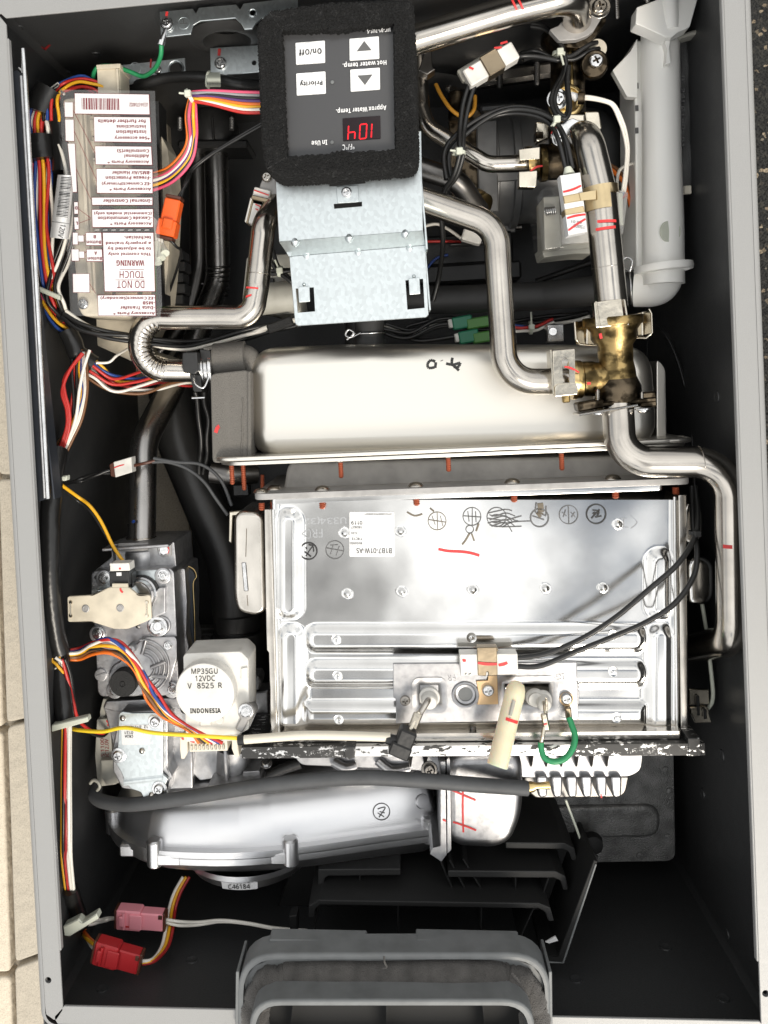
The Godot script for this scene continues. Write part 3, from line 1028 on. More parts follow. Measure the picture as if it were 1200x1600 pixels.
func top_left() -> void:
	var z := -0.03
	var f := func(a: Array) -> Array:
		var r := []
		for i in range(0, a.size(), 2):
			r.append(a[i] / 6.667 + 240.0)
			r.append(a[i + 1] / 6.667)
		return r
	var t := base("earth_bracket", "notched bright steel bracket with earth screw along the top edge", "bracket", p(340, 35, z))
	var o: Array = f.call([60, 120, 410, 88, 440, 140, 470, 78, 860, 45, 900, 100, 935, 35, 1500, -30, 1500, 190, 1130, 190, 1065, 245, 1030, 300, 945, 305, 910, 240, 850, 185, 480, 220, 410, 262, 385, 355, 75, 390])
	part(t, "plate", MB.new().prism(poly(z, o, 1.2, 2), z, 0.0014, 0.0003, 1, [disc(p2(395, 20, z), 0.0018, 14)]), M.galv)
	part(t, "rim", MB.new().lathe(p(395, 20, z), Vector3(0, 0, 1), [[0.0018, -0.001], [0.0019, 0.0006], [0.0023, 0.0008], [0.003, 0.0]], 16, false), M.galv)
	screw(t, p(261, 37, z + 0.0003), 0.0036, M.bright, "pan", Vector3(0, 0, 1), 0.9)
	part(t, "earth_symbol", MB.new().lathe(p(287, 36, z), Vector3(0, 0, 1), [[0.0041, -0.0001], [0.0040, 0.0003], [0.0037, 0.0003], [0.0036, -0.0001]], 22, false), M.galv)
	stroke(t, z + 0.0002, [287, 30, 287, 37], 0.8, M.ink_soft, "earth_symbol")
	stroke(t, z + 0.0002, [281, 37, 293, 36], 0.8, M.ink_soft, "earth_symbol")
	stroke(t, z + 0.0003, [261, 18, 260, 25], 4.5, M.red_pen)
	# web from the bracket back to the end panel
	part(t, "web", MB.new().box(p(330, 9, z - 0.02) + Vector3(0.01, 0.004, 0), Vector3(0.1, 0.001, 0.04)), M.galv)
	var gr := MB.new().lathe(hit_y(354, 52, 0.326), Vector3(0, -1, 0), [[0.027, 0.0], [0.0275, 0.003], [0.022, 0.006], [0.017, 0.006], [0.016, 0.001], [0.016, -0.006]], 28, false)
	solo("grommet", "oval black rubber grommet in the panel under the notched bracket", "grommet", gr, M.rubber)
	z = -0.07
	t = base("cord_plate", "blue-grey galvanised plate with nylon cord clamp under the grommet", "bracket", p(365, 95, z))
	part(t, "plate", MB.new().prism(poly(z, [328, 75, 420, 69, 420, 111, 355, 117, 350, 121, 329, 121]), z, 0.0014, 0.0003, 1, [disc(p2(397, 98, z), 0.0018, 12)]), M.galv)
	part(t, "clamp", MB.new().tube(bend(pts([327, 112, -0.066, 324, 114, -0.058, 322, 133, -0.06, 326, 137, -0.072]), 0.004, 6), 0.001, 8), M.natural)
	part(t, "clamp_band", MB.new().sheet(8, 6, func(u, v): return p(323 + 21 * u + v, 113 + 23 * v, -0.064 + 0.012 * sin(PI * v)), Vector3(0, 0, 1)), M.natural)
	screw(t, p(345, 100, z), 0.0044, M.bright, "pan", Vector3(0, 0, 1), 0.2)
	stroke(t, z + 0.0003, [343, 76, 342, 87], 5.0, M.dark_red_pen)
	z = -0.085
	t = base("small_bracket", "small grey bracket with screw and round hole left of the cord", "bracket", p(245, 110, z))
	part(t, "plate", MB.new().prism(poly(z, [185, 102, 289, 90, 291, 113, 240, 120, 230, 128, 190, 133]), z, 0.0014, 0.0003, 1, [disc(p2(275, 107, z), 0.0048, 18)]), M.galv)
	part(t, "hole_rim", MB.new().lathe(p(275, 107, z), Vector3(0, 0, 1), [[0.0048, -0.001], [0.0050, 0.0012], [0.0054, 0.0014], [0.0062, 0.0]], 20, false), M.galv)
	screw(t, p(247, 110, z), 0.0032, M.bright)
	stroke(t, z + 0.0003, [236, 92, 235, 106], 3.0, M.dark_red_pen)
	part(t, "earth_symbol", MB.new().lathe(p(211, 107, z), Vector3(0, 0, 1), [[0.0046, -0.0001], [0.0045, 0.0003], [0.0041, 0.0003], [0.0040, -0.0001]], 22, false), M.galv)
	solo("power_cord", "thick black power cord running across the top left inside the cabinet", "cord", MB.new().tube(curve(pts([190, 139, -0.10, 224, 131, -0.085, 262, 122, -0.08, 312, 120, -0.072, 345, 125, -0.070, 380, 132, -0.072, 430, 134, -0.085]), 8), 0.0040, 12), M.black)
	# earth wire
	t = base("earth_wire", "green earth wire hanging from the notched bracket's screw", "wire", p(220, 115, -0.06))
	wire(t, [252, 70, -0.028, 251, 88, -0.033, 242, 107, -0.045, 224, 119, -0.058, 203, 112, -0.06, 180, 104, -0.06, 157, 104, -0.058, 147, 114, -0.06, 144, 140, -0.07], 0.0016, M.w_green)
	part(t, "ring_terminal", MB.new().lathe(p(261, 38, -0.0292), Vector3(0, 0, 1), [[0.0042, 0.0], [0.0042, 0.0009], [0.0018, 0.0009]], 18, false).tube(pts([259, 46, -0.0285, 252, 68, -0.028]), PackedFloat32Array([0.0014, 0.0022]), 8), M.bright)
	part(t, "crimp", MB.new().tube(pts([253, 63, -0.028, 251, 70, -0.0285]), 0.0026, 8), M.bright)
	# display harness: from the controller to the tie and down to the board
	t = base("display_harness", "pink, grey, orange, yellow and white wires tied left of the controller", "wiring", p(300, 200, -0.06))
	var cols := ["w_pink", "w_grey", "w_black", "w_purple", "w_orange", "w_yellow", "w_white", "w_red"]
	for k in 8:
		var y := 147.0 + 3.6 * k
		var a := [425, y - 2 + k * 0.6, -0.035 - 0.001 * (k % 3), 380, y - 3 + k * 0.9, -0.034, 330, 142 + 3.0 * k, -0.036, 300, 144 + 2.0 * k, -0.04 + 0.001 * (k % 2)]
		wire(t, a, 0.00115, M[cols[k]])
	cols = ["w_orange", "w_brown", "w_pink", "w_white", "w_purple", "w_yellow", "w_black", "w_pink"]
	for k in 8:
		wire(t, [298 + k, 148 + k, -0.04, 291 + 2.2 * k, 180, -0.042 + 0.002 * (k % 3), 293 + 2.0 * k, 215, -0.05, 285 + 2.0 * k, 238 + 2 * k, -0.055, 262 + k, 262 + 3.2 * k, -0.06, 232, 272 + 3.8 * k, -0.066 + 0.002 * (k % 2), 200, 272 + 4.0 * k, -0.072], 0.00115, M[cols[k]])
	tie(t, p(297, 151, -0.04), Vector3(1, 0.5, 0), 0.0056, M.natural, Vector3(-0.006, 0.001, 0))
	# two-pin lead that goes down to the orange plug
	t = base("orange_plug", "orange wire plug with brown ends hanging right of the board cover", "connector", p(267, 340, -0.06))
	for k in 2:
		wire(t, [412, 190 + 4 * k, -0.06, 375, 212 + 3 * k, -0.065, 330, 240 + 2 * k, -0.07, 301, 262 + 4 * k, -0.07, 291 + 3 * k, 282, -0.064, 283 - 4 * k, 308, -0.06], 0.00115, M.black_wire)
	var by := (p(268, 306, 0) - p(255, 366, 0)).normalized()
	var bb := Basis(Vector3(by.y, -by.x, 0), by, Vector3(0, 0, 1))
	var c := p(267, 339, -0.058)
	part(t, "housing", MB.new().box(c + bb * Vector3(0, 0.004, 0), Vector3(0.0115, 0.016, 0.010), 0.0008, bb), M.c_orange)
	part(t, "socket", MB.new().box(c + bb * Vector3(0, -0.0085, 0.0008), Vector3(0.0135, 0.011, 0.0115), 0.0008, bb), M.c_orange)
	part(t, "latch", MB.new().box(c + bb * Vector3(0.001, -0.006, 0.007), Vector3(0.007, 0.007, 0.002), 0.0005, bb), M.c_orange)
	for s: float in [-1.0, 1.0]:
		part(t, "end_cap", MB.new().box(c + bb * Vector3(0, s * 0.0145 - 0.001, 0), Vector3(0.0112, 0.0022, 0.0095), 0.0004, bb), M.c_brown)
	# clear sleeved spade terminals below the plug
	t = base("sleeved_terminals", "clear plastic sleeved terminals on white wires below the orange plug", "connector", p(255, 395, -0.06))
	for k in 3:
		part(t, "sleeve", MB.new().tube(pts([244 + 5 * k, 378 + 3 * k, -0.055, 246 + 6 * k, 412 - 8 * k, -0.05]), PackedFloat32Array([0.0018, 0.0032]), 10), M.natural)
		wire(t, [244 + 5 * k, 378 + 3 * k, -0.055, 241 + 3 * k, 350, -0.06, 225, 330, -0.07], 0.0011, M.w_white)
	wire(t, [262, 372, -0.056, 275, 385, -0.06, 282, 400, -0.08, 260, 470, -0.11], 0.001, M.black_wire)

func label_part(at: Node3D, z: float, q: Array, m: Material, border: Material, w := 0.8, nm := "printed_label") -> MeshInstance3D:
	if border:
		var c := Vector2((q[0] + q[2] + q[4] + q[6]) * 0.25, (q[1] + q[3] + q[5] + q[7]) * 0.25)
		var o := []
		for i in range(0, 8, 2):
			o.append(q[i] + signf(q[i] - c.x) * w)
			o.append(q[i + 1] + signf(q[i + 1] - c.y) * w)
		var b := part(at, nm, MB.new().prism(poly(z, o), z, 0.00015), border)
		part(b, "paper", MB.new().prism(poly(z, q), z + 0.00016, 0.0001), m)
		return b
	return part(at, nm, MB.new().prism(poly(z, q), z, 0.00016), m)
# upside-down print on a label: [string, right px, left px, y px, height px]
func lines(at: Node3D, z: float, l: Array, m: Material, mono := true, slope := 0.0) -> void:
	for e: Array in l:
		text(at, e[0], z, e[1], e[3] + slope * (e[1] - e[2]) * 0.5, e[2], e[3] - slope * (e[1] - e[2]) * 0.5, e[4], m, false, mono)
func barcode(at: Node3D, z: float, a: Vector2, b: Vector2, c: Vector2, n: int, m: Material) -> void:   # bars from a to b, each reaching to c - a
	var mb := MB.new()
	var t := 0.0
	while t < 0.98:
		var w := (0.4 + 1.2 * rng.randf()) / n
		var s := a.lerp(b, t)
		var e := a.lerp(b, minf(1.0, t + w))
		var h := c - a
		mb.q(p(s.x, s.y, z), p(e.x, e.y, z), p(e.x + h.x, e.y + h.y, z), p(s.x + h.x, s.y + h.y, z), Vector3(0, 0, 1))
		t += w + (0.3 + 0.7 * rng.randf()) / n
	part(at, "barcode", mb, m)

func board_cover() -> void:
	var t := base("control_board", "cream control board housing behind the clear printed label sheet", "control board", p(170, 320, -0.10))
	var z := -0.052
	# frame of the housing: left rail with rounded lower corner, floor behind, components
	part(t, "rail", MB.new().prism(poly(z, [97, 154, 132, 150, 150, 462, 162, 470, 200, 474, 200, 496, 128, 494, 121, 480], 8.0, 4), z, 0.05, 0.002, 3), M.cream)
	part(t, "inner_rib", MB.new().prism(poly(z, [126, 176, 131, 176, 147, 455, 141, 455], 1.0, 2), z + 0.004, 0.03, 0.001, 2), M.cream)
	part(t, "floor", MB.new().prism(poly(-0.085, [118, 158, 248, 158, 256, 496, 138, 496]), -0.085, 0.02), M.black)
	part(t, "circuit_board", MB.new().prism(poly(-0.078, [145, 300, 240, 300, 245, 470, 152, 470]), -0.078, 0.0016), M.pcb)
	for r: Array in [[133, 181, 158, 212], [135, 214, 165, 238], [140, 246, 165, 290], [143, 168, 175, 180], [150, 240, 200, 262], [155, 292, 215, 303]]:
		part(t, "socket", MB.new().prism(rect(-0.062, r[0], r[1], r[2], r[3], 1.0, 2), -0.062, 0.018, 0.0008, 2).prism(rect(-0.06, r[0] + 5, r[1] + 5, r[2] - 5, r[3] - 9), -0.0605, 0.004, 0.0004), M.cream)
	for r: Array in [[150, 322, 172, 328], [158, 356, 240, 363], [150, 400, 160, 425], [152, 388, 168, 396], [165, 280, 230, 296], [206, 225, 244, 262], [214, 305, 240, 326]]:
		part(t, "component", MB.new().prism(rect(-0.068, r[0], r[1], r[2], r[3]), -0.068, 0.01, 0.0006), M.black)
	for r: Array in [[160, 452, 175, 462], [180, 456, 214, 462], [222, 452, 236, 461]]:
		part(t, "component", MB.new().prism(rect(-0.068, r[0], r[1], r[2], r[3]), -0.068, 0.008, 0.0006), M.tan_plate)
	screw(t, p(131, 475, z), 0.0040, M.bright, "pan", Vector3(0, 0, 1), 0.6)
	part(t, "lower_tray", MB.new().prism(poly(-0.11, [150, 497, 232, 505, 215, 545, 262, 560, 300, 585, 300, 600, 240, 580, 152, 540], 2.0, 2), -0.11, 0.05, 0.002, 2), M.cream)
	part(t, "side_wall", MB.new().prism(poly(-0.09, [248, 205, 262, 232, 268, 300, 262, 420, 256, 480, 248, 480], 2.0, 2), -0.09, 0.03, 0.001), M.cream)
	# stack of grey plug housings right of the board
	t = base("relay_stack", "dark grey plug blocks stacked right of the board, behind its label sheet", "connector", p(268, 440, -0.14))
	for k in 5:
		part(t, "plug_block", MB.new().box(p(268 + (k % 2) * 3, 402 + k * 17, -0.13), Vector3(0.024, 0.0075, 0.02), 0.0008, rz(-2)), M.black)
	# big plug above the sheet
	t = base("cream_plug", "cream wire plug standing above the board's label sheet", "connector", p(169, 122, -0.06))
	part(t, "housing", MB.new().prism(poly(-0.055, [151, 104, 187, 103, 189, 150, 153, 150], 1.5, 2), -0.055, 0.02, 0.0012, 2), M.cream)
	part(t, "key_rib", MB.new().prism(poly(-0.052, [180, 106, 184, 106, 186, 148, 182, 148]), -0.0525, 0.004, 0.0004), M.cream)
	part(t, "collar", MB.new().prism(poly(-0.053, [150, 101, 188, 99, 188, 106, 151, 108], 1.0, 2), -0.053, 0.022, 0.0008, 2), M.cream)
	# the clear sheet and its print
	z = -0.036
	t = base("label_sheet", "clear plastic sheet printed with white DO NOT TOUCH and port labels", "label sheet", p(175, 320, z - 0.01))
	part(t, "sheet", MB.new().prism(poly(z, [93, 140, 242, 142, 253, 478, 250, 497, 110, 493]), z, 0.0004), M.clear)
	var zt := z + 0.0005
	var zz := zt + 0.0003
	var R: Material = M.print_red
	var a := label_part(t, zt, [117, 146, 232.5, 148, 233.6, 178.7, 117.5, 177.5], M.paper, R)
	barcode(a, zz, Vector2(127.5, 153), Vector2(186, 154), Vector2(128, 171), 34, R)
	lines(a, zz, [["U334-0704X02", 231, 202, 163.5, 6.0]], R, false)
	a = label_part(t, zt, [147, 183, 234, 183.7, 236, 222, 148, 221], M.paper, R)
	lines(a, zz, [["*See accessory", 234, 179, 215, 6.5], ["installation", 228.5, 181.5, 206.3, 5.4], ["instructions", 228, 182, 198, 5.4], ["for further details", 228, 153, 189.5, 5.6]], R)
	a = label_part(t, zt, [148.7, 228.7, 236, 229.5, 237.5, 257.5, 150, 256.7], M.paper, R)
	lines(a, zz, [["Accessory Ports *", 233, 168, 252.5, 6.0], ["Additional", 233, 194.5, 244, 5.4], ["Controller(S)", 233, 183, 235.6, 6.2]], R)
	a = label_part(t, zt, [151, 264, 238, 265, 238.3, 301.7, 152, 301.3], M.paper, R)
	lines(a, zz, [["Accessory Ports *", 236, 171, 295, 6.0], ["-EZ Connect(Primary)", 236, 159, 286.5, 6.2], ["-Freeze Protection", 236, 165, 278, 5.4], ["-BMS/Air Handler", 236, 175, 270, 5.6]], R)
	a = label_part(t, zt, [144, 309, 238, 309, 238, 320, 144.5, 320], M.paper, R)
	lines(a, zz, [["-Internal Controller", 237, 161, 314, 5.4]], R)
	a = label_part(t, zt, [144, 328, 238.7, 327, 239, 354.7, 145, 354.7], M.paper, R)
	lines(a, zz, [["Accessory Ports *", 237, 172, 349, 6.0], ["-Cascade Communication", 237, 153, 341, 5.4], ["(Commercial models only)", 237, 147, 333, 6.2]], R)
	a = label_part(t, zt, [161, 364, 239.5, 364, 242, 455, 164, 455], M.paper, R)
	lines(a, zz, [["DO NOT", 225.5, 183, 444.5, 11.5], ["TOUCH", 225, 187, 429, 11.0]], R, false)
	lines(a, zz, [["WARNING", 225.5, 182, 411, 8.6], ["This control only", 236, 169, 396.5, 6.0], ["to be adjusted by", 236, 168, 388, 6.0], ["a properly trained", 236, 165.5, 379.5, 6.0], ["technician.", 236, 194, 371.3, 5.4]], R)
	stroke(a, zz, [180, 437.4, 226, 437.4], 0.7, R, "rule")
	stroke(a, zz, [187, 421, 225, 421], 0.7, R, "rule")
	a = label_part(t, zt, [153, 461.7, 242, 461, 243, 493, 154, 493], M.paper, R)
	lines(a, zz, [["Accessory Ports *", 242, 177, 489, 6.0], ["-Data Transfer", 242, 188, 481, 5.4], ["-MSB", 242, 223, 473.3, 5.0], ["-EZ Connect(Secondary)", 242, 157, 465.3, 6.0]], R)
	a = label_part(t, zt, [134.5, 364, 158, 364, 159, 383, 135, 383], M.paper, R)
	lines(a, zz, [["Button", 158, 135.5, 378.5, 5.0], ["B", 150, 146, 370, 5.0]], R)
	a = label_part(t, zt, [135.5, 390, 159, 390, 160, 408, 136, 408], M.paper, R)
	lines(a, zz, [["Button", 159, 137, 404, 5.0], ["A", 151.5, 147.5, 395.5, 5.0]], R)
	for q: Array in [[101, 160, 114, 160, 114, 183, 101.5, 182.5], [102, 187, 115, 187, 116, 220.5, 103, 220], [106, 224.5, 117, 224.5, 120, 300, 114, 300], [116, 316, 121.5, 316, 122, 334, 116.5, 334], [116, 339.7, 122.5, 339.7, 123, 358, 117, 358],
			[114, 363.7, 121.5, 363.7, 121.7, 382, 114, 382], [122, 368, 130.5, 368, 131, 377.5, 122.5, 377.5], [112, 389.7, 123, 389.7, 123.3, 407.5, 112.6, 407.5], [123.5, 393, 131.5, 393, 132, 403, 124, 403], [114, 428, 139.5, 428, 140, 456.7, 114.6, 456.7]]:
		label_part(t, zt, q, M.paper, R, 0.6)
	lines(t, zz + 0.0002, [["D", 121, 117, 325, 5.0], ["L", 121.5, 118.5, 349, 5.0]], R)
	for l: Array in [[114, 171.7, 149, 240], [116, 205, 151.7, 283], [119, 264, 141.7, 311], [121.7, 325.8, 142, 340.8], [123, 349, 142, 341.7], [140, 443, 149, 458], [130.5, 369, 134.5, 366], [132, 396, 136, 392]]:
		stroke(t, zt + 0.0002, l, 0.8, R, "pointer_line")
	for k in 7:
		stroke(t, zt + 0.0002, [148 + 13 * k, 359.5, 155 + 13 * k, 359.3], 0.7, M.white_print, "dash")

func left_harness() -> void:
	var t := base("main_harness", "thick bundle of coloured wires in black tape down the left side", "wiring", p(85, 450, -0.07))
	# loop over the top of the board
	bundle(t, [165, 150, -0.06, 150, 138, -0.058, 125, 130, -0.058, 100, 136, -0.06, 84, 158, -0.052, 80, 190, -0.052], ["w_red", "w_yellow", "w_red", "w_black", "w_pink", "w_black", "w_blue"], 0.0012, 0.006, 0.3, 0.6)
	bundle(t, [96, 138, -0.055, 78, 150, -0.055, 72, 165, -0.055, 88, 200, -0.055, 101, 235, -0.052, 112, 290, -0.05, 113, 345, -0.05, 102, 390, -0.055, 82, 440, -0.06], ["w_white", "w_black", "w_black", "w_white", "w_black"], 0.0013, 0.004, 0.25, 0.8)
	var tape := func(c: Array, r: float) -> void: part(t, "tape_wrap", MB.new().tube(curve(pts(c), 5), r, 12), M.black_tape)
	tape.call([80, 140, -0.056, 70, 160, -0.056, 64, 178, -0.056], 0.0105)
	tape.call([92, 175, -0.058, 100, 230, -0.058, 100, 270, -0.058], 0.0085)
	bundle(t, [70, 165, -0.056, 61, 190, -0.056, 63, 225, -0.056, 67, 260, -0.056, 66, 320, -0.056, 67, 380, -0.056, 73, 440, -0.058, 85, 480, -0.07], ["w_white", "w_blue", "w_red", "w_yellow", "w_red", "w_white", "w_black", "w_blue", "w_white", "w_red", "w_yellow", "w_black", "w_pink"], 0.0013, 0.0075, 0.15, 0.5, 9)
	tape.call([62, 214, -0.056, 64, 235, -0.056, 67, 252, -0.056], 0.0098)
	bundle(t, [110, 376, -0.056, 98, 410, -0.06, 85, 450, -0.054, 92, 480, -0.058, 106, 500, -0.07], ["w_black", "w_black", "w_white", "w_black", "w_red"], 0.0014, 0.006, 0.2, 0.6)
	# down past the corner of the board
	bundle(t, [64, 450, -0.066, 75, 480, -0.068, 92, 508, -0.07, 112, 530, -0.072, 120, 560, -0.074], ["w_blue", "w_yellow", "w_red", "w_black", "w_black", "w_black"], 0.0013, 0.005, 0.3, 0.7)
	tape.call([104, 515, -0.07, 114, 535, -0.072, 119, 550, -0.073, 128, 558, -0.075, 146, 570, -0.078], 0.0070)
	tape.call([96, 488, -0.066, 103, 497, -0.066], 0.0055)
	bundle(t, [100, 490, -0.06, 125, 508, -0.06, 160, 520, -0.062, 200, 526, -0.066, 240, 534, -0.075, 290, 541, -0.09, 330, 535, -0.1, 390, 520, -0.11, 470, 506, -0.115], ["w_black", "w_black", "w_white", "w_black"], 0.0015, 0.003, 0.8, 0.6)
	bundle(t, [128, 556, -0.075, 150, 580, -0.078, 178, 600, -0.085, 215, 600, -0.095, 255, 590, -0.105, 300, 588, -0.12], ["w_white", "w_red", "w_red", "w_blue", "w_yellow", "w_darkred", "w_white", "w_brown"], 0.0012, 0.008, 0.3, 0.5)
	wire(t, [150, 567, -0.075, 170, 566, -0.078, 182, 556, -0.08, 200, 545, -0.09], 0.001, M.w_white)
	# loose red and white wires between two taped lengths
	for k in 3:
		wire(t, [128 + k, 552, -0.066, 108 - 3 * k, 580 + 4 * k, -0.062, 97 + 2 * k, 612, -0.060, 104 + 2 * k, 640, -0.062, 104 + 2 * k, 668, -0.064, 90 + 3 * k, 710, -0.066], 0.0013, M.w_red)
	for k in 5:
		var cm: String = ["w_yellow", "w_blue", "w_white", "w_white", "w_brown"][k]
		wire(t, [126 + 2 * k, 550, -0.070, 124 + 3 * k, 580, -0.068, 128 + 2 * k, 615, -0.066, 116 + 3 * k, 655, -0.066, 100 + 3 * k, 690, -0.068, 88 + 3 * k, 715, -0.07], 0.0011, M[cm])
	bundle(t, [120, 545, -0.07, 117, 590, -0.07, 117, 630, -0.07, 110, 670, -0.072, 92, 705, -0.073], ["w_black", "w_black", "w_brown", "w_red"], 0.0012, 0.004, 0.5, 0.7)
	wire(t, [140, 547, -0.062, 131, 575, -0.060, 124, 610, -0.06, 119, 650, -0.062, 108, 685, -0.066, 96, 710, -0.068], 0.0012, M.w_white)
	tape.call([91, 704, -0.062, 84, 740, -0.052, 79, 800, -0.044, 78, 860, -0.040, 80, 930, -0.042, 87, 990, -0.048, 95, 1018, -0.052], 0.0072)
	# natural plastic clips on the side panel
	for e: Array in [[60, 450, 93, 466], [74, 750, 104, 748]]:
		part(t, "retaining_clip", MB.new().prism(poly(-0.05, [e[0], e[1] - 3, e[2], e[3] - 5, e[2], e[3] + 3, e[0], e[1] + 5], 2.0, 2), -0.05, 0.006, 0.0008), M.natural)
	# black and red leads below the junction
	tape.call([91, 1012, -0.052, 93, 1035, -0.054], 0.0078)
	bundle(t, [88, 1026, -0.046, 95, 1042, -0.048, 100, 1060, -0.054], ["w_yellow", "w_white", "w_yellow", "w_white"], 0.0011, 0.004, 0.5, 0.6)
	tape.call([93, 1036, -0.055, 95, 1070, -0.050, 99, 1100, -0.046, 102, 1132, -0.044], 0.0066)
	bundle(t, [99, 1030, -0.046, 108, 1060, -0.05, 115, 1095, -0.055, 122, 1125, -0.062, 140, 1142, -0.075, 160, 1148, -0.085, 170, 1142, -0.092], ["w_red", "w_black"], 0.0013, 0.0018, 0.8, 1.0)
	part(t, "retaining_clip", MB.new().prism(poly(-0.034, [80, 1133, 136, 1120, 138, 1128, 80, 1144], 2.0, 2), -0.034, 0.006, 0.0008), M.natural)
	# long straight run to the bottom
	var cs := ["w_yellow", "w_black", "w_red", "w_darkred", "w_white", "w_white", "w_white"]
	for k in 7:
		wire(t, [99 + 1.8 * k, 1126, -0.042, 97.5 + 2.0 * k, 1210, -0.036 + 0.002 * (k % 3), 97 + 2.2 * k, 1290, -0.034 + 0.003 * (k % 2), 97 + 2.3 * k, 1340, -0.036, 104 + 2.0 * k, 1398, -0.044], 0.00125, M[cs[k]], "wire", 6)
	tape.call([109, 1388, -0.043, 117, 1415, -0.052, 128, 1444, -0.060], 0.0058)
	part(t, "retaining_clip", MB.new().prism(poly(-0.036, [98, 1448, 122, 1436, 128, 1442, 150, 1428, 154, 1436, 108, 1464, 100, 1463], 2.0, 2), -0.036, 0.007, 0.0008), M.natural)
	bundle(t, [126, 1440, -0.060, 150, 1440, -0.068, 168, 1436, -0.08, 188, 1434, -0.075], ["w_white", "w_white"], 0.0013, 0.002, 0.4, 0.7)
	bundle(t, [124, 1440, -0.058, 130, 1455, -0.075, 140, 1470, -0.05, 152, 1480, -0.038], ["w_white", "w_yellow", "w_orange", "w_darkred"], 0.0013, 0.003, 0.2, 0.7)
	# yellow and black pair to the valve plug
	wire(t, [88, 752, -0.046, 120, 775, -0.068, 140, 790, -0.068, 158, 815, -0.068, 175, 850, -0.066, 186, 868, -0.064, 195, 880, -0.064], 0.0013, M.w_yellow)
	wire(t, [88, 754, -0.048, 118, 780, -0.072, 142, 800, -0.072, 160, 828, -0.07, 176, 856, -0.068, 180, 880, -0.065], 0.001, M.black_wire)
	# wires from the junction over the gas valve to the white motor
	cs = ["w_red", "w_blue", "w_white", "w_red", "w_yellow", "w_black", "w_brown", "w_orange"]
	for k in 8:
		var d := 2.4 * k
		var w := func() -> float: return rng.randf_range(-1.6, 1.6)
		var zj := func() -> float: return rng.randf_range(-0.0022, 0.0022)
		wire(t, [92, 1018 + d * 0.6, -0.050, 122, 1014 + d * 0.9 + w.call(), -0.058 + zj.call(), 145, 1002 + d * 1.1 + w.call() * 1.5, -0.05 + zj.call(), 168, 996 + d * 1.5 + w.call() * 2.0, -0.046 + zj.call(), 190, 1005 + d * 1.3 + w.call() * 2.0, -0.045 + zj.call(), 212 - d * 0.2, 1028 + d * 1.2 + w.call() * 2.0, -0.045 + zj.call(), 230 - d * 0.5 + w.call() * 2.0, 1056 + d, -0.046 + zj.call(), 245 - d * 0.8 + w.call() * 2.0, 1085 + d * 0.6, -0.047 + zj.call(), 268 - d * 0.8, 1115 + d * 0.3, -0.047, 300 - d * 0.3, 1138 + d * 0.2, -0.046, 348 - d * 2.2, 1161, -0.047], 0.00125, M[cs[k]], "wire", 6)
	# long yellow flame lead
	var y := base("flame_lead", "yellow wire in a cream sleeve with black plug on the burner electrode", "wire", p(400, 1155, -0.05))
	wire(y, [108, 1138, -0.058, 125, 1141, -0.054, 160, 1143, -0.05, 195, 1137, -0.046, 240, 1145, -0.042, 300, 1149, -0.040, 382, 1154, -0.040], 0.0014, M.w_lemon)
	part(y, "sleeve", MB.new().tube(curve(pts([378, 1156, -0.04, 430, 1152, -0.038, 480, 1149, -0.036, 550, 1150, -0.035, 610, 1152, -0.035]), 8), 0.0030, 14), M.cream_wire)
	part(y, "tape_wrap", MB.new().tube(pts([372, 1157, -0.04, 382, 1156, -0.04]), 0.0034, 12), M.black_tape)
	var k2 := Basis(Vector3(0, 0, 1), deg_to_rad(-24))
	part(y, "plug", MB.new().box(p(634, 1152, -0.034), Vector3(0.0115, 0.0125, 0.011), 0.0012, k2).box(p(625, 1170, -0.033), Vector3(0.014, 0.009, 0.011), 0.001, k2), M.black)
	part(y, "plug_boot", MB.new().tube(pts([604, 1154, -0.035, 622, 1159, -0.034]), PackedFloat32Array([0.0034, 0.0042]), 12), M.black)
	part(y, "spade_terminal", MB.new().box(p(649, 1126, -0.036), Vector3(0.006, 0.011, 0.003), 0.0008, k2).tube(pts([641, 1140, -0.035, 655, 1112, -0.037]), 0.0016, 8), M.clip)
	# barcode tag
	t = base("cord_tag", "white barcode tag reading 120V wrapped round the left wiring", "tag", p(97, 322, -0.04))
	var z := -0.034
	part(t, "paper", MB.new().sheet(8, 4, func(u, v): return p(lerpf(lerpf(91, 116, u), lerpf(78, 106, u), v), lerpf(lerpf(273, 274, u), lerpf(371, 374, u), v), z - 0.006 * pow(absf(u * 2 - 1), 2.5)), Vector3(0, 0, 1)), M.paper)
	for k in 26:
		var v := 0.04 + 0.64 * k / 26.0
		var w := 0.6 + 1.1 * rng.randf()
		var l := Vector2(lerpf(91, 78, v) + 5, lerpf(273, 371, v))
		var r := Vector2(lerpf(116, 106, v) - 3.5, lerpf(274, 374, v))
		stroke(t, z + 0.0002, [l.x, l.y, r.x, r.y], w, M.ink, "bar")
	stroke(t, z + 0.0002, [81, 346, 109, 350], 0.8, M.ink, "rule")
	text(t, "120V", z + 0.0002, 99, 351, 94, 371, 9, M.ink)
	part(t, "wrap", MB.new().sheet(8, 6, func(u, v): return p(lerpf(lerpf(90, 116, u), lerpf(78, 107, u), v), lerpf(lerpf(273, 274, u), lerpf(371, 374, u), v), z - 0.009 - 0.014 * sin(PI * u)), Vector3(0, 0, -1)), M.paper)

